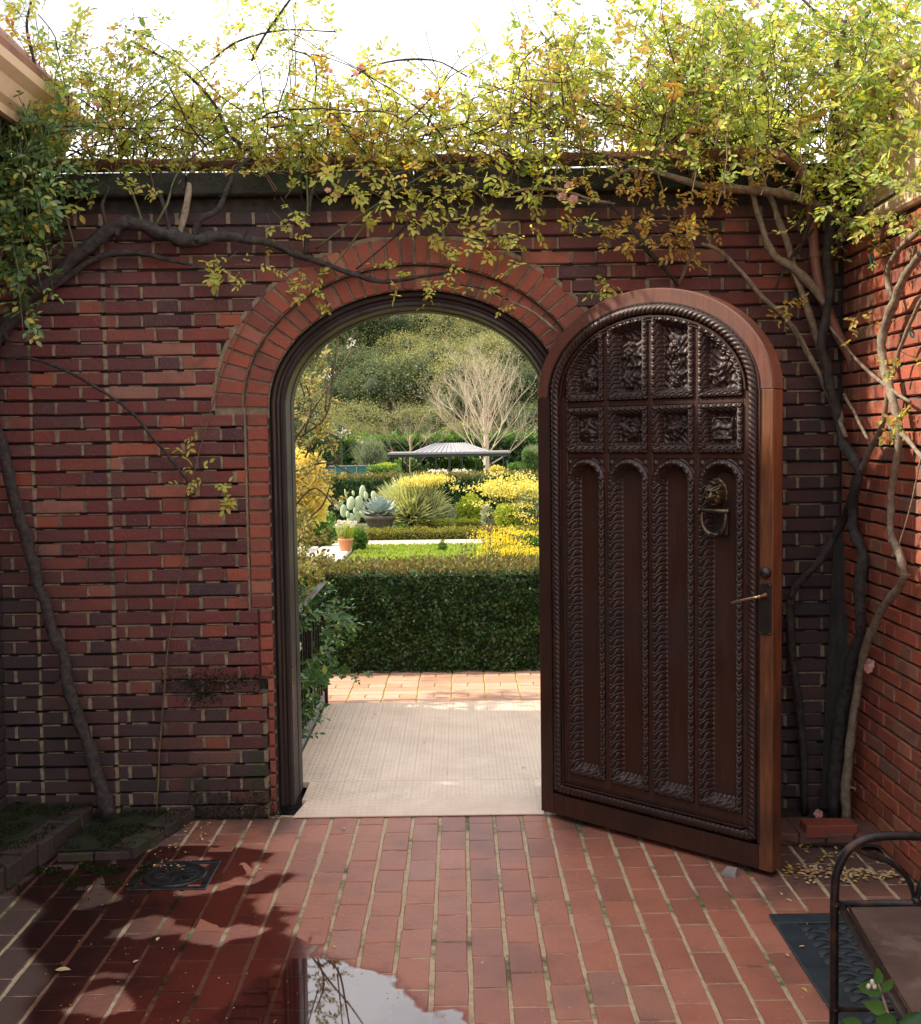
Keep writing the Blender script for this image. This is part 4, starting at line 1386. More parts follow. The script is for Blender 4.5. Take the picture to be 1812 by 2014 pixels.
for x in (.815, .935): mb.add(*tube_np([(x - .006, -.034, 1.353), (x, -.034, 1.353), (x + .006, -.034, 1.353)], [.004, .011, .004], 10))
mb.add(*tube_np([(.850, -.040, 1.268), (.862, -.042, 1.262), (.875, -.040, 1.268), (.888, -.042, 1.262), (.900, -.040, 1.268)], [.004, .009, .006, .009, .004], 8))
dpart('knocker_ring', mb, M_BRASS, smooth=True)
mb = MB(); mb.bbox(.845, .905, .012, .036, 1.255, 1.36, .006)
dpart('knocker_plate', mb, M_PLATE)
# hinges on the hanging edge
for z in (.3, 1.55):
    mb = MB(); mb.add(*tube_np([(-.008, .035, z - .05), (-.008, .035, z + .05)], [.008, .008], 10))
    dpart('hinge', mb, M_PLATE)

# ================================================================== THINGS IN THE COURTYARD
# door stop wedge
p = G(1435, 1722)
mb = MB(); Mx = Matrix.Translation((p.x, p.y, 0.001)) @ Matrix.Rotation(-.5, 4, 'Z')
mb.add([Mx @ Vector(q) for q in ((-.03, -.022, 0), (.03, -.018, 0), (.028, .025, 0), (-.02, .025, 0), (-.024, -.016, .012), (.024, -.014, .012), (.024, .02, .026), (-.014, .02, .026))],
       [(0, 3, 2, 1), (4, 5, 6, 7), (0, 1, 5, 4), (1, 2, 6, 5), (2, 3, 7, 6), (3, 0, 4, 7)])
tag(mb.build('stone_wedge', M_CONC), 'small grey stone wedged under the free corner of the open door', 'stone')

# drain cover
dc = thing('drain_cover', 'round black cast iron drain cover in a square frame, set in wet paving', 'drain cover', G(345, 1722))
c = G(345, 1722)
mb = MB()
for (a, b, c_, d) in ((-.145, .145, -.145, -.118), (-.145, .145, .118, .145), (-.145, -.118, -.117, .117), (.118, .145, -.117, .117)):
    mb.bbox(c.x + a, c.x + b, c.y + c_, c.y + d, -.01, .0045, .002)
mb.build('frame', M_DRAIN, dc)
mb = MB()
mb.add(*lathe([(.118, -.01), (.118, .004), (.112, .008), (.106, .004), (.082, .004), (.079, .007), (.073, .004), (.03, .004), (.02, .008), (.001, .009)], 40, Matrix.Translation((c.x, c.y, 0))))
mb.build('lid', M_DRAIN, dc, True)
for k in range(12):
    a = 2 * pi * k / 12
    Mx = Matrix.Translation((c.x + .055 * cos(a), c.y + .055 * sin(a), .004)) @ Matrix.Rotation(a, 4, 'Z')
    m2 = MB(); m2.bbox(-.018, .018, -.005, .005, -.004, .0035, .001, Mx)
    m2.build('grip_bar', M_DRAIN, dc)
mb = MB(); mb.box(c.x - .117, c.x + .117, c.y - .117, c.y + .117, -.012, -.004); mb.build('sump', M_SOIL, dc)

# mossy ledge and step at the foot of the wall on the left
lg = thing('mossy_brick_step', 'low moss grown brick step at the foot of the left wall', 'step', (-1.5, -.3, 0))
bl = BrickSet(mat_brick('mossy dark brick', [(0, (0.022, 0.017, 0.017)), (1, (0.040, 0.022, 0.020))], moss=1.0), H=.06, Dp=.10)
its = []
RL = Matrix.Rotation(pi / 2, 4, 'Z')
def edge_run(p0, p1, H, its):
    p0, p1 = Vector(p0), Vector(p1)
    d = p1 - p0
    n = int(d.length / .112)
    ang = atan2(d.y, d.x)
    for k in range(n):
        q = p0 + d * (k / n)
        its.append((d.length / n - .009, Matrix.Translation((q.x + U(-.003, .003), q.y, U(-.003, .003))) @ Matrix.Rotation(ang + U(-.03, .03), 4, 'Z') @ Matrix.Diagonal((1, 1, H / .06, 1))))
edge_run((-1.30, -.50, 0), (-1.165, -.03, 0), .045, its)
edge_run((-1.60, -.52, 0), (-1.31, -.50, 0), .030, its)
edge_run((-1.70, -.92, 0), (-1.58, -.10, 0), .09, its)
edge_run((-1.98, -.95, 0), (-1.71, -.92, 0), .09, its)
place_bricks(its, bl, lg, lambda it: 0)
gv, gf = [], []
def grid_patch(quad, n, zf):
    """quad of 4 xy corners"""
    v = []
    for j in range(n + 1):
        for i in range(n + 1):
            a = Vector(quad[0]).lerp(Vector(quad[1]), i / n); b = Vector(quad[3]).lerp(Vector(quad[2]), i / n)
            p = a.lerp(b, j / n)
            v.append((p.x, p.y, zf(p.x, p.y)))
    f = [(j * (n + 1) + i, j * (n + 1) + i + 1, (j + 1) * (n + 1) + i + 1, (j + 1) * (n + 1) + i) for j in range(n) for i in range(n)]
    return v, f
mb = MB()
mb.add(*grid_patch([(-1.60, -.50), (-1.31, -.48), (-1.175, .0), (-1.60, .0)], 24, lambda x, y: .036 + .010 * noise.noise(Vector((x * 14, y * 14, 0)))))
mb.add(*grid_patch([(-2.0, -.93), (-1.72, -.90), (-1.60, .0), (-2.0, .0)], 24, lambda x, y: .084 + .012 * noise.noise(Vector((x * 14, y * 14, 0)))))
mb.build('moss_cushion', M_MOSS, lg, True, kind='stuff')
P = []
for k in range(14000):
    x, y = U(-1.95, -1.16), U(-.92, -.02)
    if x > -1.60:
        if y < -.50 or x > -1.17 + (y + .03) * .28: continue
        z = .042
    else:
        if x > -1.60 + (y + .1) * .14: continue
        z = .092
    if noise.noise(Vector((x * 9, y * 9, 2))) < -.05: continue
    P.append((x, y, z))
for k in range(6000):
    x = U(-1.75, -1.2); y = -.55 - abs(random.gauss(0, .12))
    if noise.noise(Vector((x * 12, y * 12, 5))) < .05: continue
    P.append((x, y, .003))
P = np.array(P)
M_MOSSG = mat_leaf('bright moss', [(0, (0.008, 0.013, 0.005)), (0.5, (0.014, 0.022, 0.006)), (1, (0.04, 0.055, 0.010))], .9, .1, .1)
ob('moss', leaves_mesh('moss', P, rdir(len(P), 1.2), rdir(len(P)), .005 + .006 * RNG.random(len(P)), M_MOSSG, 'dia'), lg, 'stuff')

# corner bed on the right: soil, edging bricks, loose brick, board
bed = thing('corner_bed', 'dark leaf strewn planting bed in the right corner behind the door', 'planting bed', (1.4, -.35, 0))
mb = MB()
mb.add(*grid_patch([(1.12, -.42), (1.63, -.55), (1.63, 0), (1.0, 0)], 20, lambda x, y: .018 + .015 * noise.noise(Vector((x * 12, y * 12, 4)))))
mb.build('soil', M_SOIL, bed, True)
its = []
for k in range(5):
    its.append((.103, Matrix.Translation((1.115 + k * .107, -.44 - k * .012, .0)) @ Matrix.Rotation(U(-.04, .04), 4, 'Z')))
place_bricks(its, BrickSet(mat_brick('edging brick', [(0, (0.12, 0.055, 0.045)), (1, (0.18, 0.07, 0.055))], moss=.6), H=.05, Dp=.20), bed, lambda it: 0)
bq = brick_mesh('loose_brick', .205, .05, .09, mat_brick('loose red brick', [(0, (.26, .055, .035)), (1, (.30, .07, .045))], blot=.3), .0015, .004)
lbk = ob('loose_brick', bq)
p = G(1590, 1660, .02)
lbk.location = (p.x, p.y + .02, .034); lbk.rotation_euler = (0, 0, .02)
tag(lbk, 'single loose red brick lying on the corner bed', 'brick')
mb = MB()
b0, b1 = V(1640, 1590, -.12), V(1668, 1030, -.03)
d = (b1 - b0)
mb.bbox(-.055, .055, -.012, .012, 0, d.length, .002, Matrix.Translation((b0.x, b0.y, .03)) @ (d.normalized().to_track_quat('Z', 'Y').to_matrix().to_4x4()))
tag(mb.build('leaning_board', M_BOARD), 'old dark wooden board leaning upright in the corner behind the rose trunk', 'board')

# rubber mat
mt = thing('rubber_door_mat', 'black rubber mat with woven basket pattern and flat border on the paving', 'door mat', (1.33, -1.75, 0))
mx0, mx1, my0, my1 = 1.028, 1.62, -2.45, -1.13
mb = MB()
bw = .075
for q in ((mx0, mx1, my1 - bw, my1), (mx0, mx1, my0, my0 + bw), (mx0, mx0 + bw, my0 + bw, my1 - bw), (mx1 - bw, mx1, my0 + bw, my1 - bw)):
    mb.bbox(q[0], q[1], q[2], q[3], .003, .012, .003)
mb.build('border', M_RUBBER, mt)
mb = MB(); mb.box(mx0 + .01, mx1 - .01, my0 + .01, my1 - .01, .0028, .0048)
mb.build('base_sheet', M_RUBBER, mt)
def strand(x, y, ang):
    v = []; n = 5
    for k in range(n + 1):
        t = -1 + 2 * k / n
        z = .0045 + .0085 * (1 - t * t)
        for s in (-1, -.4, .4, 1):
            v.append(Vector((t * .034, s * .014, z - (0.004 if abs(s) == 1 else 0))))
    f = [(k * 4 + s, k * 4 + s + 1, k * 4 + s + 5, k * 4 + s + 4) for k in range(n) for s in range(3)]
    Mx = Matrix.Translation((x, y, 0)) @ Matrix.Rotation(ang, 4, 'Z')
    return [Mx @ q for q in v], f
cnt = 0
pinv = parent_mat(mt).inverted()
sv, sf = strand(0, 0, 0)
strmesh = bpy.data.meshes.new('strand'); strmesh.from_pydata([tuple(q) for q in sv], [], sf); strmesh.materials.append(M_RUBBER)
strmesh.polygons.foreach_set('use_smooth', [True] * len(strmesh.polygons))
r = 0
y = my1 - bw - .03
while y > my0 + bw + .02:
    x = mx0 + bw + .03 + (.030 if r % 2 else 0)
    while x < mx1 - bw - .02:
        o = bpy.data.objects.new('strand', strmesh); COL.objects.link(o)
        o.parent = mt; o.matrix_parent_inverse = pinv
        o.matrix_basis = Matrix.Translation((x, y, 0)) @ Matrix.Rotation(radians(-28 if r % 2 else 24), 4, 'Z')
        cnt += 1
        x += .060
    y -= .030
    r += 1

# wrought iron bench end with twig ornament
bn = thing('iron_bench', 'black wrought iron bench end with brown seat at the lower right', 'bench', (1.25, -2.5, 0))
CX = G(1645, 1785, .42); CY = CX.y
x0_, x1_ = CX.x, CX.x + .62
def seatx(y): return x0_ + (y - CY) * .095 
mb = MB()
mb.add(*tube_np(smooth_path([(x0_ - .004, CY, .0), (x0_ - .004, CY, .2), (x0_ - .004, CY, .45), (x0_ + .004, CY, .52), (x0_ + .04, CY, .58), (x0_ + .12, CY, .606), (x0_ + .31, CY, .60), (x0_ + .50, CY, .606), (x0_ + .58, CY, .58), (x0_ + .616, CY, .52), (x0_ + .624, CY, .45), (x0_ + .624, CY, .2), (x0_ + .624, CY, 0)], 5), [.0115] * 61, 12))
mb.build('arched_end_frame', M_IRON, bn, True)
mb = MB()
mb.add(*tube_np([(x0_, CY, .428), (x1_, CY, .428)], [.010, .010], 10)); mb.build('seat_rail', M_IRON, bn, True)
mb = MB(); mb.add(*tube_np([(x0_, CY, .15), (x1_, CY, .15)], [.008, .008], 10)); mb.build('stretcher', M_IRON, bn, True)
for (pts, rr) in (([(.045, 0, .575), (.09, 0, .555), (.14, 0, .535), (.185, 0, .49), (.205, 0, .432)], .0065), ([(.205, 0, .432), (.215, 0, .47), (.225, 0, .50), (.232, 0, .545)], .0085), ([(.222, 0, .50), (.26, 0, .512), (.33, 0, .53), (.40, 0, .50), (.44, 0, .432)], .006), ([(.33, 0, .53), (.36, 0, .57), (.37, 0, .598)], .006)):
    mb = MB(); P_ = smooth_path([(x0_ + a, CY, c) for a, b, c in pts], 4, .0012)
    mb.add(*tube_np(P_, [rr * U(.85, 1.15) for _ in P_], 8)); mb.build('twig_ornament', M_IRON, bn, True)
mb = MB()
for k in range(1):
    yA, yB = CY - .012, CY - 1.05
    v = [(seatx(yA) + .030, yA, .425), (x1_ - .03, yA, .425), (x1_ - .03, yB, .425), (seatx(yB) + .030, yB, .425)]
    mb.add(v + [(p[0], p[1], .405) for p in v], [(0, 3, 2, 1), (4, 5, 6, 7), (0, 1, 5, 4), (1, 2, 6, 5), (2, 3, 7, 6), (3, 0, 4, 7)])
mb.build('seat_panel', M_SEAT, bn)
mb = MB()
for (a_, b_, c_) in ((x0_ - .002, CY, .428), (x1_, CY, .428), (x0_ - .002, CY, .15), (x1_, CY, .15), (x0_ + .205, CY, .436), (x0_ + .44, CY, .436)):
    mb.add(*blob_core((a_, b_, c_), (.0145, .0145, .010), 8, .18))
mb.build('weld', M_IRON, bn, True)
mb = MB(); mb.add(*tube_np([(seatx(CY) + .012, CY, .424), (seatx(CY - 1.06) + .012, CY - 1.06, .424)], [.010, .010], 10)); mb.build('side_rail', M_IRON, bn, True)
mb = MB(); mb.add(*tube_np([(seatx(CY) + .027, CY - .012, .427), (seatx(CY - 1.05) + .027, CY - 1.05, .427)], [.0035, .0035], 8)); mb.build('seat_trim', M_BRASS, bn, True)
mb = MB(); mb.add(*tube_np([(x1_ - .012, CY, .424), (x1_ - .012, CY - 1.06, .424)], [.010, .010], 10)); mb.build('side_rail', M_IRON, bn, True)
for x in (seatx(CY - 1.06) + .01, x1_):
    mb = MB(); mb.add(*tube_np([(x, CY - 1.06, 0), (x, CY - 1.06, .42)], [.0115] * 2, 10)); mb.build('leg', M_IRON, bn, True)

# sprig at the lower right, close to the camera
sp = thing('potted_sprig', 'green leafy sprig with small buds rising beside the bench seat, out of focus', 'plant', (0.66, -3.02, 0))
Ys = -2.95
s0, s1, s2 = V(1765, 2060, Ys), V(1745, 1990, Ys), V(1728, 1935, Ys)
base_s = Vector((s0.x + .03, Ys, .30))
mb = MB(); mb.add(*tube_np(smooth_path([base_s, s0, s1, s2], 4), [.004, .004, .0038, .0036, .0035, .0035, .003, .003, .003, .003, .0025, .0022, .002], 8)); mb.build('stem', M_BARKL, sp, True)
lp = [(V(1728, 1940, Ys), (-.1, -.1, 1), .052), (V(1735, 1950, Ys), (.5, -.2, .75), .045), (V(1740, 1950, Ys), (-1, -.1, .25), .075), (V(1750, 1990, Ys), (-1, 0, .35), .070), (V(1765, 2010, Ys), (-.9, -.3, .25), .07), (V(1770, 2020, Ys), (.8, 0, .5), .07), (V(1700, 2020, Ys), (-.9, 0, .3), .06)]
lp = [(a, b, c * .72) for a, b, c in lp]
leaf_objs('leaf', [l[0] for l in lp], [l[1] for l in lp], [(0.1, -1, .5)] * len(lp), [l[2] for l in lp], M_CHOIS, sp)
for q in ((1716, 1932), (1708, 1940), (1720, 1940)):
    p = V(*q, Ys)
    v, f = blob_core(p, (.0045, .0045, .006), 8, .1)
    mk('bud', v, f, M_WHITEP, sp, True)
mb = MB(); mb.add(*lathe([(.07, 0), (.10, .28), (.11, .30), (.095, .30), (.09, .27), (.001, .27)], 24, Matrix.Translation((base_s.x, Ys, .0))))
tag(mb.build('plant_pot', M_TERRA, None, True), 'terracotta pot below the frame holding the leafy sprig', 'pot')

# ---- pipe along the top of the wall and down the corner
pipe = thing('downpipe', 'reddish brown painted pipe along the wall top bending down at the corner', 'pipe', V(1680, 900, -.08))
pts = [(-30, 318, .1), (300, 322, .1), (700, 314, .08), (1100, 310, .05), (1300, 305, .02), (1450, 300, -.04), (1515, 299, -.08), (1560, 320, -.09), (1590, 370, -.09), (1600, 470, -.08), (1612, 560, -.08), (1645, 650, -.08), (1680, 725, -.08), (1688, 850, -.08), (1690, 1000, -.08), (1692, 1200, -.08)]
PP = smooth_path([V(a, b, c) for a, b, c in pts], 6)
mb = MB(); mb.add(*tube_np(PP, [.021] * len(PP), 14)); mb.build('pipe', M_PIPE, pipe, True)
PP = [V(-30, 340 - 6, .2), V(800, 325, .2), V(1500, 313, .2), V(1600, 309, .2)]
mb = MB(); mb.add(*tube_np(PP, [.017] * 4, 12)); mb.build('second_pipe', M_PIPE, pipe, True)
for (a, b) in ((1604, 500), (1686, 800)):
    p = V(a, b, -.08)
    mb = MB(); mb.add(*tube_np([p + Vector((0, 0, -.012)), p + Vector((0, 0, .012))], [.026, .026], 14)); mb.bbox(p.x - .006, p.x + .006, p.y, -.004, p.z - .01, p.z + .01, .001)
    mb.build('pipe_bracket', M_PIPE, pipe)

# ================================================================== CLIMBING ROSES
def VW(px, py, Y, lim=1.575):
    p = V(px, py, Y)
    if p.x > lim:
        for _ in range(3): p = V(px, py, p.y - (p.x - lim) * (p.y - CAM.y) / p.x)
    return p
def stem(par, pts, wpx, mat, name='stem', rough=.08, sub=5, n=8):
    """pts (px,py,Y) in the photograph, wpx widths there in pixels"""
    P_ = smooth_path([VW(a, b, c) for a, b, c in pts], sub, 0)
    k = len(P_)
    if not isinstance(wpx, (list, tuple)): wpx = [wpx, wpx]
    W_ = np.interp(np.linspace(0, 1, k), np.linspace(0, 1, len(wpx)), wpx)
    R_ = [w_ / 2 * (p.y - CAM.y) / FOC for w_, p in zip(W_, P_)]
    jit = R_[0] * .35
    P2 = [p + Vector((noise.noise(p * 9), 0, noise.noise(p * 9 + Vector((5, 5, 5))))) * jit * 1.6 for p in P_]
    R2 = [r_ * (1 + .30 * noise.noise(p * 26)) for r_, p in zip(R_, P_)]
    rough *= 1.8
    mb = MB(); mb.add(*tube_np(P2, R2, n, rough))
    if max(wpx) >= 12:
        for q_ in range(max(2, k // 7)):
            i_ = random.randrange(1, k - 1)
            r0_ = R2[i_]
            d_ = Vector((U(-1, 1), U(-1, -.2), U(-1, 1))).normalized()
            mb.add(*blob_core(P2[i_] + d_ * r0_ * .55, (r0_ * U(.5, .8), r0_ * U(.5, .8), r0_ * U(.5, 1.1)), 7, .2))
            if random.random() < .5: mb.add(*tube_np([P2[i_], P2[i_] + d_ * r0_ * U(1.6, 2.6)], [r0_ * .3, r0_ * .2], 5, .1))
    o = mb.build(name, mat, par, True)
    return P_
roseL = thing('climbing_rose', 'old climbing rose with thick dark arm crossing the wall left of the arch', 'climbing rose', V(215, 1600, -.12))
roseR = thing('climbing_rose', 'climbing rose rising from the right corner with many bare trunks', 'climbing rose', V(1640, 1600, -.2))
roseW = thing('climbing_rose', 'knotted pale rose stem trained up the sunlit right wall', 'climbing rose', V(1665, 1620, -.25))
YL = -.06
stem(roseL, [(220, 1598, -.16), (205, 1557, -.16), (179, 1487, -.15), (156, 1411, -.14), (132, 1338, -.13), (116, 1275, -.12), (96, 1206, -.12), (70, 1126, -.11), (50, 1050, -.10), (18, 933, -.09), (0, 871, -.08), (-25, 780, -.08), (-15, 690, -.08), (15, 640, -.07), (75, 570, -.06), (150, 500, -.06), (205, 455, -.07), (255, 440, -.08)], [30, 26, 24, 22, 21, 22, 26, 26, 26], M_BARK, 'trunk', .08, 5, 12)
stem(roseL, [(250, 440, -.08), (330, 462, -.08), (380, 472, -.08), (440, 464, -.07), (520, 478, -.06), (600, 505, -.05), (680, 535, -.05), (750, 556, -.05), (850, 538, -.05), (900, 530, -.05)], [24, 27, 25, 14, 12, 10, 7, 5], M_BARK, 'branch', .10, 6, 10)
stem(roseL, [(-20, 680, -.08), (20, 620, -.07), (65, 582, -.06), (130, 545, -.05), (190, 505, -.05), (270, 497, -.05), (350, 516, -.05), (440, 536, -.05)], [14, 14, 13, 9, 5], M_BARK, 'branch')
stem(roseL, [(-10, 700, -.08), (80, 710, -.07), (180, 755, -.06), (255, 808, -.06), (300, 860, -.05), (345, 915, -.05), (374, 955, -.05)], [6, 6, 5], M_BARK, 'cane')
stem(roseL, [(25, 530, -.06), (50, 560, -.06), (72, 578, -.06)], [8, 9], M_BARK, 'branch')
for pts, w_, m_ in (([(210, 445, -.07), (200, 405, -.08), (215, 370, -.06), (205, 340, 0)], [10, 6, 4], M_BARK), ([(355, 465, -.08), (368, 400, -.07), (378, 345, -.02), (380, 325, .05)], [15, 13, 10], M_BARKL),
                    ([(335, 458, -.08), (318, 390, -.07), (293, 330, 0), (290, 300, .05), (300, 270, .08)], [9, 8, 7, 5], M_BARK), ([(383, 468, -.08), (395, 432, -.09), (430, 412, -.09), (450, 370, -.07), (470, 330, -.02), (500, 308, .04)], [14, 12, 10, 8], M_BARK),
                    ([(280, 440, -.08), (262, 385, -.07), (243, 335, -.05), (225, 250, .0), (205, 170, .02)], [6, 5, 4, 3], M_CANE), ([(148, 490, -.07), (128, 420, -.07), (115, 350, -.05), (90, 300, 0)], [5, 4, 3], M_CANE),
                    ([(305, 445, -.08), (330, 400, -.08), (345, 350, -.06), (400, 250, .0)], [6, 5, 3], M_CANE), ([(600, 500, -.05), (605, 440, -.07), (612, 380, -.06), (640, 310, 0), (650, 200, .05)], [10, 9, 7, 4], M_BARK),
                    ([(620, 490, -.05), (700, 430, -.07), (790, 370, -.08), (860, 330, -.05), (900, 300, 0)], [5, 4, 4, 3], M_CANE), ([(600, 470, -.05), (605, 400, -.08), (600, 320, -.05)], [5, 4, 3], M_CANE),
                    ([(500, 308, .04), (450, 260, .05), (420, 200, .05), (350, 130, .03), (260, 82, 0)], [9, 8, 7, 5, 4], M_BARK), ([(495, 120, .1), (520, 70, .1), (570, 0, .1), (590, -30, .1)], [5, 5, 4], M_BARK),
                    ([(420, 115, .1), (470, 80, .1), (560, 58, .1), (660, 62, .1)], [5, 4, 3], M_BARK), ([(620, 200, .1), (618, 120, .1), (570, 96, .1)], [4, 3], M_BARK), ([(690, 150, .1), (760, 122, .1), (850, 118, .1), (920, 150, .1)], [4, 4, 3], M_BARK),
                    ([(80, 180, -.1), (65, 110, -.1), (52, 50, -.1), (62, 0, -.1)], [7, 6, 4], M_BARK), ([(780, 350, -.05), (690, 480, -.06), (640, 540, -.05)], [4, 4, 3], M_CANE), ([(840, 400, -.07), (760, 480, -.06), (700, 530, -.05)], [4, 4, 3], M_BARK)):
    stem(roseL, pts, w_, m_, 'cane', .04, 4, 7)
# the dead thin cane hanging left of the arch
dead = thing('dried_vine', 'thin dry brown vine hanging straight down the wall left of the arch', 'vine', V(308, 1605, -.06))
stem(dead, [(308, 1605, -.06), (314, 1480, -.06), (328, 1300, -.055), (345, 1180, -.05), (362, 1080, -.05), (368, 1000, -.04), (372, 955, -.04)], [4, 3.5, 3, 5], M_TWIG, 'cane', .1)
stem(dead, [(374, 960, -.04), (400, 860, -.03), (440, 730, -.03), (480, 640, -.03), (530, 560, -.03)], [3, 2.5, 2], M_TWIG, 'cane', .1)
stem(dead, [(366, 975, -.045), (380, 968, -.05), (378, 950, -.05)], [7, 9, 6], M_TWIG, 'knot', .3)

YR = -.12
stem(roseR, [(1640, 1610, -.20), (1648, 1450, -.22), (1672, 1320, -.22), (1692, 1230, -.20), (1692, 1100, -.18), (1676, 1010, -.17), (1692, 930, -.16), (1665, 880, -.15), (1650, 830, -.15), (1630, 760, -.15), (1620, 680, -.15), (1630, 560, -.15), (1633, 470, -.15), (1640, 380, -.14), (1642, 250, -.12), (1648, 130, -.10), (1662, 40, -.08)], [30, 28, 22, 22, 20, 20, 18, 17, 20, 18, 16, 12], M_BARK, 'trunk', .08, 5, 10)
for pts, w_, m_ in (([(1665, 860, -.15), (1640, 800, -.12), (1600, 715, -.12), (1550, 630, -.10), (1500, 585, -.10), (1455, 530, -.10), (1410, 490, -.10), (1380, 480, -.10)], [9, 10, 11, 8, 7], M_BARKL),
                    ([(1625, 600, -.13), (1595, 560, -.14), (1560, 525, -.14), (1525, 508, -.14), (1512, 480, -.14), (1495, 430, -.13), (1480, 380, -.10), (1478, 330, -.05), (1490, 295, .0)], [14, 18, 16, 12, 10, 9], M_BARKL),
                    ([(1655, 830, -.12), (1635, 760, -.10), (1600, 640, -.10), (1570, 550, -.10), (1545, 470, -.10), (1520, 400, -.09), (1505, 380, -.08)], [14, 15, 14, 13, 10], M_BARKL),
                    ([(1692, 930, -.16), (1712, 885, -.20), (1738, 830, -.24), (1748, 760, -.26)], [11, 12, 9], M_BARKL),
                    ([(1190, 355, -.08), (1260, 330, -.10), (1380, 365, -.13), (1450, 372, -.14), (1520, 378, -.14), (1580, 393, -.15), (1640, 418, -.16), (1690, 445, -.16)], [7, 11, 16, 18, 18, 16, 12], M_BARKL),
                    ([(1195, 395, -.07), (1235, 435, -.08), (1265, 480, -.08), (1300, 520, -.07), (1335, 560, -.06)], [8, 12, 11, 7], M_BARK),
                    ([(1335, 560, -.06), (1350, 525, -.10), (1362, 500, -.12), (1355, 470, -.12), (1330, 480, -.12)], [6, 7, 6], M_BARKL),
                    ([(985, 385, -.07), (1050, 370, -.08), (1120, 378, -.09), (1160, 392, -.09), (1200, 398, -.08)], [4, 6, 5, 4], M_BARKL),
                    ([(990, 388, -.07), (1080, 385, -.08), (1150, 395, -.08), (1210, 400, -.08)], [3, 4, 3], M_BARKL),
                    ([(1240, 330, -.09), (1190, 310, -.05), (1120, 280, 0), (1060, 240, .03), (1010, 220, .05)], [8, 7, 5, 4], M_BARK),
                    ([(1150, 225, .05), (1220, 210, .0), (1280, 222, -.03), (1350, 240, -.05), (1400, 260, -.05)], [5, 6, 6, 5], M_BARKL),
                    ([(1000, 590, -.05), (1050, 615, -.04), (1095, 652, -.03)], [4, 6, 6], M_BARKL), ([(905, 560, -.05), (960, 570, -.05), (1000, 590, -.05)], [4, 4], M_BARK),
                    ([(1630, 640, -.15), (1690, 712, -.20), (1748, 762, -.26), (1790, 790, -.3)], [5, 7, 6], M_BARKL), ([(1660, 775, -.15), (1685, 820, -.18), (1708, 865, -.2)], [6, 6], M_BARKL),
                    ([(1685, 960, -.17), (1650, 1040, -.16), (1610, 1105, -.14), (1570, 1150, -.12), (1553, 1200, -.12), (1565, 1330, -.12), (1578, 1450, -.12), (1585, 1600, -.12)], [16, 17, 15, 15, 14, 13], M_BARK),
                    ([(1655, 860, -.14), (1620, 760, -.13), (1560, 640, -.12)], [4, 3], M_CANE), ([(1630, 520, -.15), (1660, 470, -.17), (1700, 420, -.2), (1760, 380, -.3)], [10, 8, 6], M_BARK),
                    ([(1600, 450, -.14), (1560, 500, -.13), (1525, 570, -.12)], [6, 5], M_BARK), ([(1570, 500, -.13), (1600, 420, -.14), (1650, 340, -.15), (1700, 250, -.15)], [8, 7, 5], M_BARK),
                    ([(1560, 300, -.12), (1500, 260, -.1), (1420, 280, -.1), (1330, 262, -.05)], [6, 6, 4], M_BARK), ([(1642, 250, -.12), (1560, 270, -.12), (1490, 290, -.1)], [9, 8, 5], M_BARK),
                    ([(1648, 130, -.1), (1640, 60, -.08), (1600, 20, -.05), (1560, -20, 0)], [9, 7, 5], M_BARK), ([(1655, 90, -.1), (1700, 40, -.15), (1740, -20, -.2)], [7, 5], M_BARK)):
    stem(roseR, pts, w_, m_, 'branch', .07, 4, 8)
stem(roseW, [(1662, 1620, -.30), (1668, 1500, -.32), (1682, 1400, -.34), (1700, 1290, -.38), (1738, 1195, -.48), (1778, 1135, -.58), (1770, 1090, -.56), (1752, 1050, -.50), (1752, 980, -.48), (1764, 905, -.50), (1768, 830, -.50), (1752, 765, -.46), (1738, 700, -.44), (1742, 640, -.45), (1768, 575, -.52), (1790, 530, -.6), (1830, 480, -.7)], [18, 17, 15, 15, 16, 15, 14, 15, 17, 17, 18, 16, 14], M_BARKL, 'trunk', .10, 5, 10)
for pts, w_ in (([(1755, 590, -.46), (1745, 540, -.45), (1770, 490, -.5), (1812, 450, -.6), (1840, 430, -.7)], [10, 12, 11]), ([(1758, 740, -.45), (1765, 700, -.48), (1785, 650, -.54), (1812, 590, -.66), (1830, 570, -.7)], [7, 8, 7]),
                ([(1748, 838, -.48), (1785, 865, -.58), (1815, 900, -.68), (1850, 950, -.8)], [10, 9, 8]), ([(1760, 1100, -.5), (1790, 1000, -.6), (1812, 900, -.7)], [3, 3])):
    stem(roseW, pts, w_, M_BARKL, 'branch', .08, 5, 8)

# green ties
for (a, b, c_, d) in ((1712, 500, -.25, .035), (1790, 650, -.58, .018)):
    p = VW(a, b, c_, 1.60)
    mb = MB(); mb.add(*tube_np(smooth_path([p, p + Vector((.004, 0, -d)), p + Vector((.012, -.004, -d * 1.3)), p + Vector((.014, 0, -.01)), p + Vector((.004, 0, .004))], 3), [.0035] * 13, 6))
    tag(mb.build('plant_tie', M_GREENTIE), 'green plastic tie looped high on the wall' if d > .02 else 'short green tie round the thin stem on the right wall', 'plant tie')

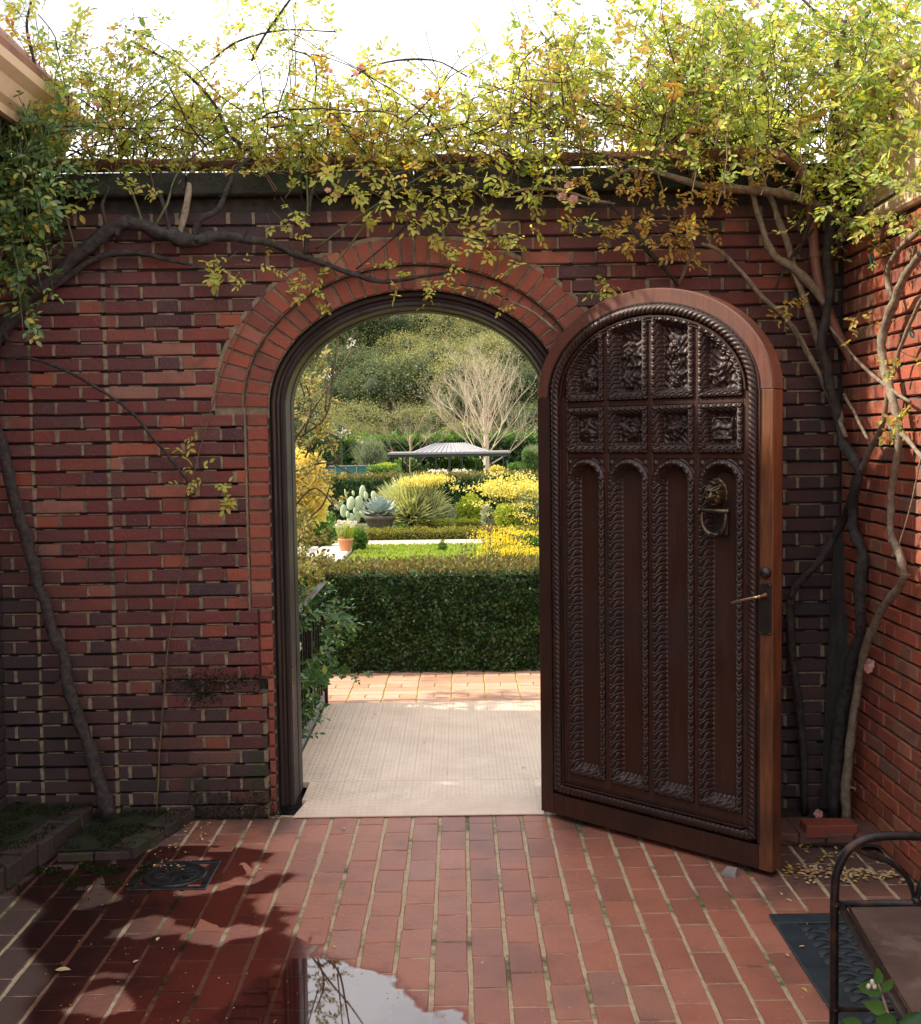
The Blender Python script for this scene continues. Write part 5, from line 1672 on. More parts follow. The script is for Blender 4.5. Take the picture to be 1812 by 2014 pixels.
# ---- foliage: sprays of compound leaves along canes
class Foliage:
    def __init__(self): self.L = []; self.tw = MB()
    def spray(self, p, d, ln, size, nleaf=5):
        """one compound leaf: rachis with paired leaflets"""
        d = d.normalized()
        side = d.cross(Vector((U(-.5, .5), U(-1, -.2), U(.3, 1))))
        if side.length < .1: side = Vector((1, 0, 0))
        side.normalize()
        nrm = side.cross(d)
        q = p
        pts = [p]
        k = (nleaf - 1) // 2
        for i in range(k):
            q = p + d * ln * (i + .6) / (k + .3) + Vector((0, 0, -.06 * ln * i))
            pts.append(q)
            for s in (-1, 1):
                dd = (side * s + d * .55 + Vector((U(-.25, .25), U(-.25, .25), U(-.45, .15)))).normalized()
                self.L.append((q, dd, nrm + Vector((U(-.4, .4), U(-.4, .4), U(-.4, .4))), size * U(.75, 1.1)))
        q = p + d * ln
        self.L.append((q, (d + Vector((U(-.3, .3), U(-.3, .3), U(-.5, .1)))).normalized(), nrm + Vector((U(-.4, .4),) * 3), size * U(.9, 1.2)))
        self.tw.add(*tube_np([p, q], [.0011, .0008], 3))
    def cane(self, p, d, length, size, step=.06, grav=.0, nsp=(1, 2), rad=.0028, bend=.25, start=0.0):
        n = max(3, int(length / step))
        pts = [p]
        d = d.normalized()
        for i in range(n):
            d = (d + Vector((U(-bend, bend), U(-bend, bend), U(-bend, bend) * .8 - grav))).normalized()
            p = p + d * step
            pts.append(p)
            if i / n < start: continue
            for _ in range(random.randint(*nsp)):
                dd = (d * .5 + Vector((U(-1, 1), U(-1, .8), U(-.6, .9)))).normalized()
                self.spray(p, dd, size * U(1.3, 2.2), size * U(.7, 1.15), random.choice((3, 5, 5, 7)))
        self.tw.add(*tube_np(pts, [rad * (1 - .6 * i / len(pts)) for i in range(len(pts))], 4))
        return pts
    def build(self, par, mat, twmat, n_obj, score, keep=1.0):
        L = self.L
        L = sorted(L, key=score)
        a, b = L[:n_obj], L[n_obj:]
        if a: leaf_objs('leaf', [l[0] for l in a], [l[1] for l in a], [l[2] for l in a], [l[3] for l in a], mat, par)
        if b: ob('foliage', leaves_mesh('foliage', [tuple(l[0]) for l in b], [tuple(l[1]) for l in b], [tuple(l[2]) for l in b], [l[3] for l in b], mat, 'oval'), par, 'stuff')
        if self.tw.v: self.tw.build('twigs', twmat, par, kind='stuff')
def env_top(px):
    xs_ = [-60, 60, 110, 150, 200, 260, 330, 400, 470, 540, 600, 660, 720, 800, 860, 930, 1000, 1060, 1150, 1260, 1400, 1900]
    ys_ = [120, 100, 150, 120, 90, 40, 130, 170, 140, 190, 210, 120, 150, 130, 120, 150, 80, 60, 10, -20, -60, -100]
    return np.interp(px, xs_, ys_)
def near(l): return l[0].y - l[3] * 4
# left and middle crown of the left rose
FL, FLg, FLr = Foliage(), Foliage(), Foliage()
def crown(px0, px1, n, sets, dens=1.0, y0=-.10, y1=.30, pybase=(330, 400)):
    for k in range(n):
        px = U(px0, px1)
        py = U(*pybase)
        Y = U(y0, y1)
        top = env_top(px) + abs(random.gauss(0, 40))
        p = V(px, py, Y)
        tgt = V(px + random.gauss(0, 60), top, Y + U(-.15, .15))
        L = (tgt - p).length
        F = random.choices([s[0] for s in sets], [s[1] for s in sets])[0]
        F.cane(p, (tgt - p), L * U(.7, 1.25), U(.024, .036) , step=U(.06, .085), grav=.0, bend=.36, nsp=(1, 2))
crown(60, 700, 84, [(FL, 7), (FLg, 2), (FLr, 1)])
crown(560, 1050, 68, [(FL, 7), (FLg, 1), (FLr, 1)])
# fine side growth filling the band just above the wall top
for k in range(190):
    px = U(60, 1050)
    p = V(px, U(env_top(px) + 60, 345), U(-.1, .25))
    random.choices([FL, FLr, FLg], [6, 3, 1])[0].cane(p, Vector((U(-1, 1), U(-.6, .4), U(-.3, .8))), U(.15, .45), U(.020, .032), .055, .02, nsp=(1, 2), rad=.0016)
# leaves hanging in front of the brickwork
for (a, b, c_, n) in ((200, 380, 60, 3), (440, 500, 50, 2), (560, 400, 60, 4), (690, 370, 50, 4), (760, 375, 45, 3), (820, 360, 50, 4), (870, 380, 45, 4), (925, 370, 40, 3), (900, 440, 30, 1), (850, 435, 25, 2), (1000, 360, 50, 3), (1040, 440, 40, 2), (640, 530, 50, 4), (820, 530, 40, 3), (900, 525, 30, 2), (960, 560, 30, 2), (500, 545, 16, 1), (380, 525, 14, 1), (1030, 470, 30, 1), (410, 830, 14, 1), (350, 915, 14, 1), (410, 935, 20, 3), (980, 350, 70, 3)):
    for k in range(n):
        p = V(a + U(-c_, c_) * .7, b + U(-c_, c_) * .4, -.08 + U(-.08, .02))
        FL.cane(p, Vector((U(-1, 1), U(-.6, .2), U(-.7, .2))), U(.05, .13), U(.024, .036), .05, .05, nsp=(1, 2), rad=.0013)
for k in range(34):      # over the gutter at the top left
    px = U(10, 300); p = V(px, U(110, 300), U(-.30, .05))
    random.choices([FL, FLg, FLr], [4, 4, 1])[0].cane(p, Vector((U(-.6, .6), U(-.3, .2), U(-.1, 1))), U(.15, .4), U(.024, .034), .06, 0, nsp=(1, 2), rad=.0018)
for pts in ([(260, 82, 0), (300, 110, 0), (350, 130, .03), (420, 200, .05), (450, 260, .05)], [(495, 120, .1), (520, 70, .1), (545, 35, .1), (570, 0, .1)], [(420, 115, .1), (470, 80, .1), (520, 66, .1), (560, 58, .1), (660, 62, .1)],
            [(570, 96, .1), (610, 110, .1), (618, 150, .1), (620, 200, .1)], [(690, 150, .1), (760, 122, .1), (850, 118, .1), (920, 150, .1)], [(62, 0, -.1), (52, 50, -.1), (65, 110, -.1), (80, 180, -.1)], [(205, 170, .02), (225, 250, 0)]):
    PP = smooth_path([V(a, b, c) for a, b, c in pts], 3)
    for i, p in enumerate(PP):
        for _ in range(random.choice((1, 1, 2))):
            FL.cane(p, Vector((U(-1, 1), U(-.7, .5), U(-.8, .8))), U(.05, .14), U(.020, .028), .045, .04, nsp=(1, 2), rad=.0012)
def tangle(par, px0, px1, n, lim):
    mb = MB()
    for k in range(n):
        px = U(px0, px1); p = V(px, U(230, 350), U(-.12, .2))
        d = Vector((U(-1, 1), U(-.3, .3), U(.1, 1))).normalized()
        pts = [p]
        for i in range(random.randint(5, 11)):
            d = (d + Vector((U(-.3, .3), U(-.15, .15), U(-.35, .12)))).normalized()
            p = p + d * U(.05, .08); pts.append(p)
        r0 = U(.0022, .0045)
        mb.add(*tube_np(pts, [r0 * (1 - .6 * i / len(pts)) for i in range(len(pts))], 5))
    mb.build('tangled_twigs', M_BARK, par, True, kind='stuff')
tangle(roseL, 100, 1050, 110, 0)
tangle(roseR, 1000, 1700, 90, 0)
FL.build(roseL, M_ROSEL, M_TWIG, 220, near)
FLg.build(roseL, M_ROSEG, M_TWIG, 40, near)
FLr.build(roseL, M_ROSER, M_TWIG, 40, near)
# dark hanging curtain at the far left
FD = Foliage()
for k in range(46):
    px = U(-60, 95)
    p = V(px, U(180, 330), U(-.35, -.12))
    FD.cane(p, Vector((U(-.4, .4), U(-.2, .1), -1)), U(.25, .80) * (1 if px < 60 else .45), U(.032, .046), .06, .08, nsp=(1, 2), bend=.2)
for k in range(26):
    px = U(-40, 170)
    p = V(px, U(230, 330), U(-.3, 0))
    FD.cane(p, Vector((U(-1, 1), U(-.3, .1), U(-.5, .5))), U(.1, .3), U(.028, .038), .06, .03, nsp=(1, 2))
FDo = thing('climbing_rose', 'dark green leafy rose curtain hanging down at the far left', 'climbing rose', V(20, 300, -.2))
FD.build(FDo, M_ROSED, M_CANE, 200, near)
# right crown
FR, FRg, FRr = Foliage(), Foliage(), Foliage()
crown(1000, 1450, 110, [(FR, 5), (FRg, 4), (FRr, 2)], y0=-.25, y1=.35, pybase=(240, 390))
crown(1350, 1830, 120, [(FR, 4), (FRg, 7), (FRr, 1)], y0=-.65, y1=.20, pybase=(180, 420))
for k in range(190):
    px = U(1040, 1830)
    lim = 350 if px < 1560 else 440
    p = V(px, U(40, lim), U(-.6 if px > 1400 else -.2, .2))
    random.choices([FR, FRr, FRg], [5, 2 if px < 1500 else .4, 6])[0].cane(p, Vector((U(-1, 1), U(-.6, .4), U(-.4, .7))), U(.12, .35), U(.018, .029), .05, .02, nsp=(1, 2), rad=.0016)
for (a, b, c_, n, F) in ((1320, 455, 45, 14, FRr), (1120, 450, 40, 4, FR), (1020, 480, 40, 3, FR), (1190, 440, 30, 3, FRr), (1180, 560, 20, 2, FR), (1440, 345, 60, 10, FRr), (1300, 330, 60, 8, FRr), (1560, 600, 30, 3, FRr), (1790, 700, 20, 2, FR), (1700, 620, 20, 2, FRr), (1760, 800, 15, 2, FR), (1700, 440, 50, 8, FRg), (1770, 430, 50, 8, FRg), (1640, 400, 40, 6, FRg), (1200, 340, 60, 8, FRr), (1100, 345, 60, 8, FR)):
    for k in range(n):
        p = VW(a + U(-c_, c_), b + U(-c_, c_) * .5, (-.12 if a < 1690 else -.35) + U(-.08, .03))
        F.cane(p, Vector((U(-1, 1), U(-.6, .2), U(-.6, .3))), U(.04, .12), U(.020, .030), .04, .05, nsp=(1, 2), rad=.0013)
for k in range(80):
    px = U(1640, 1850); p = VW(px, U(0, 420), U(-.75, -.25), 1.6)
    random.choices([FR, FRg], [1, 2])[0].cane(p, Vector((U(-1, .6), U(-.6, .4), U(-.5, .7))), U(.12, .35), U(.024, .034), .05, .02, nsp=(1, 2), rad=.0016)
FR.build(roseR, M_ROSEL, M_TWIG, 130, near)
FRg.build(roseR, M_ROSEG, M_TWIG, 130, near)
FRr.build(roseR, M_ROSER, M_TWIG, 40, near)

# pink blooms
def bloom(par, c, r, mat, name='flower'):
    n = 14
    P_, D_, N_ = [], [], []
    ax = Vector((U(-.4, .4), -1, U(0, .6))).normalized()
    x = ax.cross(Vector((0, 0, 1))).normalized(); y = ax.cross(x)
    for k in range(n):
        a = 2 * pi * k / 5 + (k // 5) * .6
        tilt = .25 + .35 * (k // 5)
        d = (x * cos(a) + y * sin(a)) * 1 + ax * tilt
        P_.append(tuple(c)); D_.append(tuple(d)); N_.append(tuple(ax))
    me = leaves_mesh(name, P_, D_, N_, [r * (1 - .2 * (k // 5)) for k in range(n)], mat, 'petal')
    # widen petals
    return ob(name, me, par)
for (a, b, s) in ((1120, 366, 13), (1106, 388, 14), (1128, 394, 15), (662, 382, 12), (645, 375, 9), (710, 132, 11), (700, 145, 9), (650, 140, 8), (188, 203, 10), (195, 210, 9)):
    bloom(roseL, V(a, b, -.12), s * .00217 * .75, M_PETAL, 'flower')
for (a, b, s) in ((1090, 155, 11), (1080, 165, 9), (1262, 165, 9), (1360, 258, 12), (1352, 270, 10), (1486, 12, 12), (1476, 5, 10), (1514, 24, 7), (1335, 55, 8), (1812, 130, 12), (1370, 180, 9), (1300, 290, 8), (1140, 120, 7), (1145, 240, 7)):
    bloom(roseR, V(a, b, -.15), s * .00217 * .75, M_PETAL, 'flower')
for (a, b, s, Y) in ((1709, 1306, 11, -.45), (1707, 1316, 9, -.45), (1610, 1600, 9, -.25)):
    bloom(roseW, V(a, b, Y), s * .002 * 1.1, M_PETAL, 'flower')

# ---- yellow litter along the bed and single leaves
def fallen(px, py, s=.03):
    p = G(px, py, .004)
    return (p.x, p.y, .005 + U(0, .003)), (U(-1, 1), U(-1, 1), U(-.05, .2)), (U(-.3, .3), U(-.3, .3), 1), s * U(.7, 1.2)
L = []
for k in range(330):
    t = random.random()
    px = 1545 + 215 * t; py = 1712 + 10 * t + random.gauss(0, 5)
    if random.random() < .45: px, py = U(1545, 1790), U(1630, 1740)
    L.append(fallen(px, py, .022))
for k in range(30): L.append(fallen(U(360, 420), U(1612, 1660), .014))
for k in range(40): L.append(fallen(U(300, 370), U(1650, 1710) , .012))
for k in range(260): L.append(fallen(U(40, 1640), U(1640, 2014), .007))
ob('leaf_litter', leaves_mesh('leaf_litter', *[[l[i] for l in L] for i in range(4)], M_LITTER, 'oval'), None, 'stuff')
bpy.data.objects['leaf_litter']['label'] = 'yellow and brown fallen leaves strewn along the corner bed and the step'
FLM = leaves_mesh('fallen_leaf', [(0, 0, 0)], [(0, 1, 0)], [(0, 0, 1)], [1.0], M_LITTER, 'oval')
for (px, py, s, lab) in ((672, 1628, .028, 'small yellow leaf lying on the paving just before the ramp lip'), (512, 1711, .02, 'yellow leaf on the paving right of the drain cover'), (313, 1843, .022, 'pale leaf on the wet bricks left of centre'), (262, 1894, .028, 'white petal like leaf on the wet bricks below the drain'),
                         (108, 1908, .05, 'long pale straw coloured leaf on the wet bricks at the far left'), (662, 1864, .018, 'tiny brown leaf on the bricks above the puddle'), (952, 1891, .016, 'dark curled leaf in a joint at the middle of the floor'), (1535, 1755, .02, 'pale petal on the joint between door and bench'),
                         (1546, 1768, .026, 'pinkish petal on the joint just behind the rubber mat'), (1552, 1882, .02, 'pink petal in the mossy joint left of the mat'), (1577, 1942, .024, 'yellow leaf in the mossy joint left of the mat'), (1584, 1861, .020, 'pale leaf lying on the woven part of the mat'), (1485, 1728, .02, 'dry leaf right beside the stone wedge'),
                         (735, 1405, .028, 'orange leaf at the far left of the ramp'), (835, 1460, .03, 'dark twig like leaf on the middle of the ramp'), (877, 1519, .022, 'small dark leaf on the nearer part of the ramp'), (1035, 1510, .024, 'small reddish leaf on the ramp near the door')):
    z = .038 if 1380 < py < 1570 else (.016 if px == 1584 else .005)
    o = ob('fallen_leaf', FLM)
    p = G(px, py, z)
    o.location = (p.x, p.y, z); o.scale = (s, s, s); o.rotation_euler = (U(-.2, .2), U(-.2, .2), U(0, 6))
    tag(o, lab, 'leaf', 'fallen leaves on the ground')

# ================================================================== BEYOND THE ARCH
# clipped hedge
def hedge(name, label, x0, x1, y0, y1, z0, z1, nface, ntop, size, mat, mattop, seed=0, grp=None):
    t = thing(name, label, 'hedge', ((x0 + x1) / 2, (y0 + y1) / 2, z0), 0, grp)
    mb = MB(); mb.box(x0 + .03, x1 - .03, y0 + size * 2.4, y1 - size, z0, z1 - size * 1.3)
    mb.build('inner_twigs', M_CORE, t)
    n = nface
    X = RNG.uniform(x0, x1, n); Z = z0 + (z1 - z0) * RNG.random(n) ** .9
    Y = np.array([y0 + size * .5 + size * 1.6 * noise.noise(Vector((x * 5, z * 6, seed))) + size * 1.2 * noise.noise(Vector((x * 14, z * 14, seed))) for x, z in zip(X, Z)]) + RNG.uniform(-size * .4, size * .9, n)
    P_ = np.stack([X, Y, Z], 1)
    D_ = unit(np.array((0, -.9, .25)) + RNG.normal(size=(n, 3)) * .7)
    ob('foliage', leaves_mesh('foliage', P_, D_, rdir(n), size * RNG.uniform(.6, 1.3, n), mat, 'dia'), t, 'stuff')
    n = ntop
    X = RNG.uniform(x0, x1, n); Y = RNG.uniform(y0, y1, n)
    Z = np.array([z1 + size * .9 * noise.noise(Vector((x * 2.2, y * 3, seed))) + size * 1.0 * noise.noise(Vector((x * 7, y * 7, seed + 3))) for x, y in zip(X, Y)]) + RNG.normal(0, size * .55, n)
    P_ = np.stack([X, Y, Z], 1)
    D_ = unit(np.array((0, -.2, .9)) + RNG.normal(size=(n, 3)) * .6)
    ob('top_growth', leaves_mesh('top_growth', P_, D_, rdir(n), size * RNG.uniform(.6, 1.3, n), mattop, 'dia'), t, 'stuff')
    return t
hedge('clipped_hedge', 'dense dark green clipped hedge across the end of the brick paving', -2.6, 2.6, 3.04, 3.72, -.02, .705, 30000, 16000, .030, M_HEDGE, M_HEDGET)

hedge('added_shade_hedge', 'tall unseen hedge added behind the wall to shade the ramp', -2.6, -2.05, .42, 2.0, -.02, 2.45, 5000, 2500, .05, M_HEDGE, M_HEDGE, 9)  # hedge added out of view so the ramp lies in even shade
# planter kerb, railing and shrub at the left of the ramp
kb = thing('planter_kerb', 'grey concrete kerb edging the planting left of the ramp', 'kerb', (-.9, 1.2, 0))
mb = MB(); mb.bbox(-1.0, -.845, .36, 2.07, -.02, .10, .008); mb.build('kerb_top', M_CONC, kb)
mb = MB(); mb.box(-2.2, -1.004, .36, 2.07, -.02, .09); mb.build('soil', M_SOIL, kb)
rl = thing('metal_railing', 'black metal railing with thin bars along the left side of the ramp', 'railing', (-.86, 1.2, .1))
XRL = -.845
mb = MB(); mb.bbox(XRL - .02, XRL + .02, .5, 2.12, .745, .760, .003); mb.build('handrail', M_IRON, rl)
mb = MB(); mb.bbox(XRL - .018, XRL + .018, 2.055, 2.085, .0, .745, .002); mb.build('post', M_IRON, rl)
mb = MB(); mb.bbox(XRL - .018, XRL + .018, 1.35, 1.38, .1, .745, .002); mb.build('post', M_IRON, rl)
mb = MB(); mb.bbox(XRL - .018, XRL + .018, .52, .55, .1, .745, .002); mb.build('post', M_IRON, rl)
for k in range(13):
    y = .65 + k * .105
    if abs(y - 1.365) < .05: continue
    mb = MB(); mb.box(XRL - .005, XRL + .005, y - .005, y + .005, .102, .744); mb.build('bar', M_IRON, rl)
FS = Foliage()
shr = thing('glossy_shrub', 'glossy dark green shrub spilling through the railing beside the ramp', 'shrub', (-1.0, 1.3, .1))
for k in range(270):
    y = U(.42, 2.2)
    x = -1.04 + random.gauss(0, .10) + (.08 if random.random() < .3 else 0)
    z = U(.12, .74) if y > .9 else U(.12, .66)
    p = Vector((min(x, -.74), y, z))
    d = Vector((U(-.5, 1), U(-1, .6), U(-.1, .8)))
    FS.cane(p, d, U(.05, .14), U(.030, .048), .05, .03, nsp=(1, 2), rad=.002, bend=.3)
FS.build(shr, M_CHOIS, M_CANE, 150, near)
v, f = blob_core((-1.14, 1.3, .40), (.18, .88, .34), 12, .12)
mk('inner_twigs', v, f, M_CORE, shr, True)
for (a, b, Y, s) in ((576, 1272, .7, 14),): bloom(shr, V(a + 4, b, Y), s * .0026, M_WHITEP, 'flower')

# leggy hydrangea like shrub with dried heads at the left of the view
hy = thing('leggy_shrub', 'leggy brown stemmed shrub with dried pale flower heads at the left of the arch', 'shrub', (-1.0, 2.4, 0))
YH = 2.3
def hstem(pts, w_):
    P_ = smooth_path([V(a, b, YH + c) for a, b, c in pts], 4)
    mb = MB(); R_ = np.interp(np.linspace(0, 1, len(P_)), np.linspace(0, 1, len(w_)), w_)
    mb.add(*tube_np(P_, [r_ / 2 * 7.3 / FOC for r_ in R_], 6, .08)); mb.build('stem', M_TWIG, hy, True)
for pts, w_ in (([(575, 1350, -.1), (572, 1100, 0), (570, 950, 0), (572, 850, 0)], [14, 13, 10]), ([(572, 880, 0), (620, 800, 0), (660, 740, .05), (690, 692, .05)], [5, 4, 3]), ([(600, 850, 0), (612, 790, 0), (590, 730, 0)], [4, 3]),
                ([(590, 860, 0), (640, 820, 0), (655, 740, 0), (667, 640, 0)], [5, 4, 3]), ([(600, 900, 0), (630, 850, 0), (680, 870, 0)], [4, 3]), ([(572, 930, 0), (640, 910, 0), (690, 930, 0)], [4, 3]),
                ([(575, 1040, 0), (630, 1000, 0), (650, 955, 0)], [4, 3]), ([(640, 920, 0), (680, 890, 0), (705, 858, 0)], [3, 2]), ([(600, 780, 0), (580, 720, 0), (575, 690, 0)], [3, 2]), ([(640, 810, 0), (645, 720, 0), (650, 600, 0)], [3, 2]),
                ([(575, 1000, 0), (620, 960, 0), (665, 1005, 0)], [4, 3]), ([(572, 870, 0), (610, 830, 0), (650, 870, 0), (665, 910, 0)], [4, 3])): hstem(pts, w_)
for (a, b, s) in ((690, 675, 11), (648, 735, 11), (675, 853, 13), (610, 680, 6), (668, 1040, 10), (705, 862, 6), (640, 838, 8), (658, 880, 8), (675, 935, 8), (644, 728, 6)):
    c = V(a, b, YH)
    n = 26
    P_, D_ = ellipsoid_pts(n, c, (s * .0030, s * .0030, s * .0026), .4)
    ob('flower_head', leaves_mesh('flower_head', P_, D_, rdir(n), s * .0016, M_WHITEP if s > 9 else M_GOLD, 'oval'), hy, 'stuff')
FH = Foliage()
for k in range(80):
    a, b = U(562, 650), U(700, 1080)
    if a > 562 + 60 + 30 * random.random(): continue
    p = V(a, b, YH + U(-.1, .2))
    FH.cane(p, Vector((U(-1, 1), U(-.5, .5), U(-.2, 1))), .05, .035, .03, 0, nsp=(1, 1), rad=.002)
for k in range(60):
    p = V(U(562, 620), U(1040, 1180), YH + U(-.3, .2))
    FH.cane(p, Vector((U(-1, 1), U(-.5, .5), U(-.2, 1))), .06, .035, .03, 0, nsp=(1, 2), rad=.002)
FH.build(hy, mat_leaf('olive yellow leaf', [(0, (.16, .17, .05)), (.5, (.30, .27, .08)), (1, (.42, .34, .12))], .6, .35, .2), M_TWIG, 120, near)

# ---- lawn, path, slab
def gq(name, pts, z, mat, kind='structure', **k):
    return mk(name, [(p.x, p.y, z) for p in pts], [tuple(range(len(pts)))], mat, kind=kind, **k)
lawn_pts = [Vector((-2.45, 12, 0)), Vector((14, 12, 0)), Vector((14, 22.9, 0)), Vector((-2.45, 22.9, 0))]
gq('lawn', lawn_pts, GZ + .02, M_LAWN)
nb = 26000
X = RNG.uniform(-2.4, 3.0, nb); Y = RNG.uniform(13, 22.9, nb)
P_ = np.stack([X, Y, np.full(nb, GZ + .02)], 1)
M_GRASS = mat_leaf('grass blade', [(0, (.16, .24, .03)), (.5, (.26, .35, .045)), (1, (.36, .42, .08))], .6, .3, .2)
o = ob('grass', leaves_mesh('grass', P_, rdir(nb, 2.0), rdir(nb), .06 * RNG.uniform(.6, 1.3, nb), M_GRASS, 'dia'), None, 'stuff')
gq('gravel_path', [Vector((-3.4, 22.9, 0)), Vector((14, 22.9, 0)), Vector((14, 24.3, 0)), Vector((-3.4, 24.3, 0))], GZ + .016, M_GRAVEL)
ws = thing('pale_stone_slab', 'pale stone slab edging the lawn below the daffodil pot', 'slab', (-2.75, 20.5, GZ))
mb = MB(); mb.bbox(-3.25, -2.5, 17.5, 22.3, GZ, GZ + .10, .02); mb.build('slab', M_STONE, ws)
mb = MB(); mb.bbox(-6.5, -3.3, 21.9, 22.25, GZ, GZ + .10, .02)
tag(mb.build('stone_kerb', M_STONE), 'pale stone kerb running left from the slab', 'kerb')
mb = MB(); mb.box(-6.5, -3.3, 16.5, 21.85, GZ + .004, GZ + .03)
tag(mb.build('stone_gutter', M_CONC), 'dark grey paved strip left of the pale slab', 'paving')

# box hedges
hedge('box_hedge', 'low golden green box hedge bordering the gravel path', -3.2, 5.0, 24.4, 24.85, GZ, GZ + .24, 5200, 4200, .05, M_BOX, M_BOX, 1)
hedge('box_hedge', 'second low box hedge behind, partly hidden by the bed', -1.2, 5.0, 27.2, 27.6, GZ, GZ + .22, 3200, 3200, .06, M_BOX, M_LIME, 2)
hedge('tall_hedge', 'tall clipped dark hedge crossing the middle of the garden', -8.5, 9.0, 30.5, 31.6, GZ, .36, 26000, 14000, .085, M_HEDGE, M_HEDGET, 3)
hedge('yew_hedge', 'dark yew hedge block behind the golden shrub at the left', -16, -5.2, 46, 47.4, GZ - .4, 1.55, 12000, 4000, .14, M_HEDGE, M_HEDGE, 4)

# pots
def pot(name, label, c, r0, r1, h, mat, cat='pot'):
    v, f = lathe([(r0, 0), (r0 * 1.02, .01), (r1 * .97, h * .8), (r1 * 1.06, h * .82), (r1 * 1.08, h), (r1 * .95, h), (r1 * .92, h * .88), (.001, h * .88)], 28, Matrix.Translation(c))
    return tag(mk(name, v, f, mat, None, True), label, cat)
pc = G(680, 1083, GZ + .10); pc = Vector((pc.x, pc.y, GZ + .10))
pot('terracotta_pot', 'small terracotta pot on the pale slab planted with white daffodils', pc, .12, .165, .28, M_TERRA)
df = thing('daffodils', 'clump of white daffodils standing in the terracotta pot', 'flowers', pc + Vector((0, 0, .25)))
n = 320
a = RNG.uniform(0, 6.28, n); rr = .13 * RNG.random(n) ** .5
P_ = np.stack([pc.x + rr * np.cos(a), pc.y + rr * np.sin(a), np.full(n, pc.z + .25)], 1)
D_ = np.stack([np.cos(a) * rr * 2.2, np.sin(a) * rr * 2.2, np.ones(n)], 1) + RNG.normal(size=(n, 3)) * .10
ob('leaves', leaves_mesh('leaves', P_, D_, rdir(n), RNG.uniform(.25, .42, n), M_LIME, 'blade'), df, 'stuff')
for k in range(26):
    c = Vector((pc.x + random.gauss(0, .11), pc.y + random.gauss(0, .09), pc.z + .25 + U(.27, .40)))
    bloom(df, c, .045, M_WHITEP, 'flower')
ac = G(748, 1050, GZ); ac = Vector((ac.x, ac.y, GZ))
pot('dark_pot', 'large weathered dark pot holding the blue grey agave', ac, .26, .40, .50, M_DKPOT)
ag = thing('agave', 'large blue grey agave rosette standing in the dark pot', 'agave', ac + Vector((0, 0, .48)))
for k in range(46):
    ring_ = k / 46
    a = k * 2.39996
    el = -0.15 + 1.45 * (1 - ring_) ** 1.0
    el = 1.35 - 1.45 * ring_
    L = .34 + .28 * ring_
    d = Vector((cos(a) * cos(el), sin(a) * cos(el), sin(el)))
    c = ac + Vector((0, 0, .55 + .12 * (1 - ring_)))
    s = d.cross(Vector((0, 0, 1))).normalized(); nn = s.cross(d)
    v = []
    wid = [.07, .11, .12, .085, .004]
    for i, (t, w_) in enumerate(zip((0, .3, .55, .8, 1.0), wid)):
        p = c + d * (L * t) - nn * (.10 * L * sin(pi * t)) * (-1 if False else 1) + Vector((0, 0, .06 * t * t * (1 if ring_ > .5 else 0)))
        v += [p + s * w_ * .8 + nn * .03, p, p - s * w_ * .8 + nn * .03]
    f = [(i * 3 + j, i * 3 + j + 1, i * 3 + j + 4, i * 3 + j + 3) for i in range(4) for j in range(2)]
    mk('leaf', v, f, M_AGAVE, ag, True)
# prickly pear
cc = G(690, 1035, GZ)
pr = thing('prickly_pear', 'pale green prickly pear cactus with many upright pads beside the agave', 'cactus', (cc.x, cc.y, GZ))
for (a, b, w_, h_) in ((690, 1022, 16, 24), (703, 1018, 14, 22), (676, 1005, 15, 24), (663, 997, 14, 13), (690, 990, 17, 26), (706, 990, 18, 28), (713, 968, 13, 26), (681, 975, 4, 26), (735, 975, 11, 18), (720, 975, 9, 16), (671, 988, 10, 14), (700, 1005, 12, 18), (684, 1012, 8, 14), (713, 1005, 14, 24), (695, 970, 6, 10)):
    c = V(a, b, cc.y + U(-.15, .15))
    k = 33.0 / FOC
    v, f = blob_core((0, 0, 0), (w_ * k * .5, .045, h_ * k * .56), 10, 0)
    Mx = Matrix.Translation(c) @ Matrix.Rotation(U(-.5, .5), 4, 'Z') @ Matrix.Rotation(U(-.25, .25), 4, 'Y')
    mk('pad', [Mx @ Vector(q) for q in v], f, M_PEAR, pr, True)
# tussock of long blades
tc_ = G(808, 1040, GZ)
ts = thing('grass_tussock', 'big fountain of pale green spiky blades behind the agave', 'ornamental grass', (tc_.x, tc_.y, GZ))
n = 3000
a = RNG.uniform(0, 6.28, n); el = RNG.uniform(.10, 1.5, n)
D_ = np.stack([np.cos(a) * np.cos(el), np.sin(a) * np.cos(el), np.sin(el)], 1)
P_ = np.tile(np.array((tc_.x, tc_.y, GZ + .15)), (n, 1)) + RNG.normal(size=(n, 3)) * .05
ob('blades', leaves_mesh('blades', P_, D_, rdir(n, 1), RNG.uniform(.95, 1.4, n), M_TUSS, 'blade'), ts, 'stuff')

def shr(px, py, wpx, hpx, Y, name, label, n, size, mat, cat='shrub', **kw):
    """shrub whose foot shows at px,py, standing at depth Y"""
    b = V(px, py, Y)
    s = (Y - CAM.y) / FOC
    return shrub(name, label, cat, (b.x, b.y, b.z), wpx * s / 2, hpx * s, n, size, mat, **kw)
def ground_shr(px, py, wpx, hpx, name, label, n, size, mat, cat='shrub', **kw):
    b = G(px, py, GZ)
    return shr(px, py, wpx, hpx, b.y, name, label, n, size, mat, cat, **kw)
ground_shr(880, 1040, 38, 46, 'silver_shrub', 'silvery white leaved shrub right of the tussock', 1500, .07, M_SILV)
ground_shr(925, 1038, 62, 62, 'lime_shrub', 'bright yellow green shrub in the middle bed', 2600, .09, M_LIME)
ground_shr(960, 1045, 30, 50, 'silver_shrub', 'small silvery shrub right of the bright green shrub', 1200, .06, M_SILV)
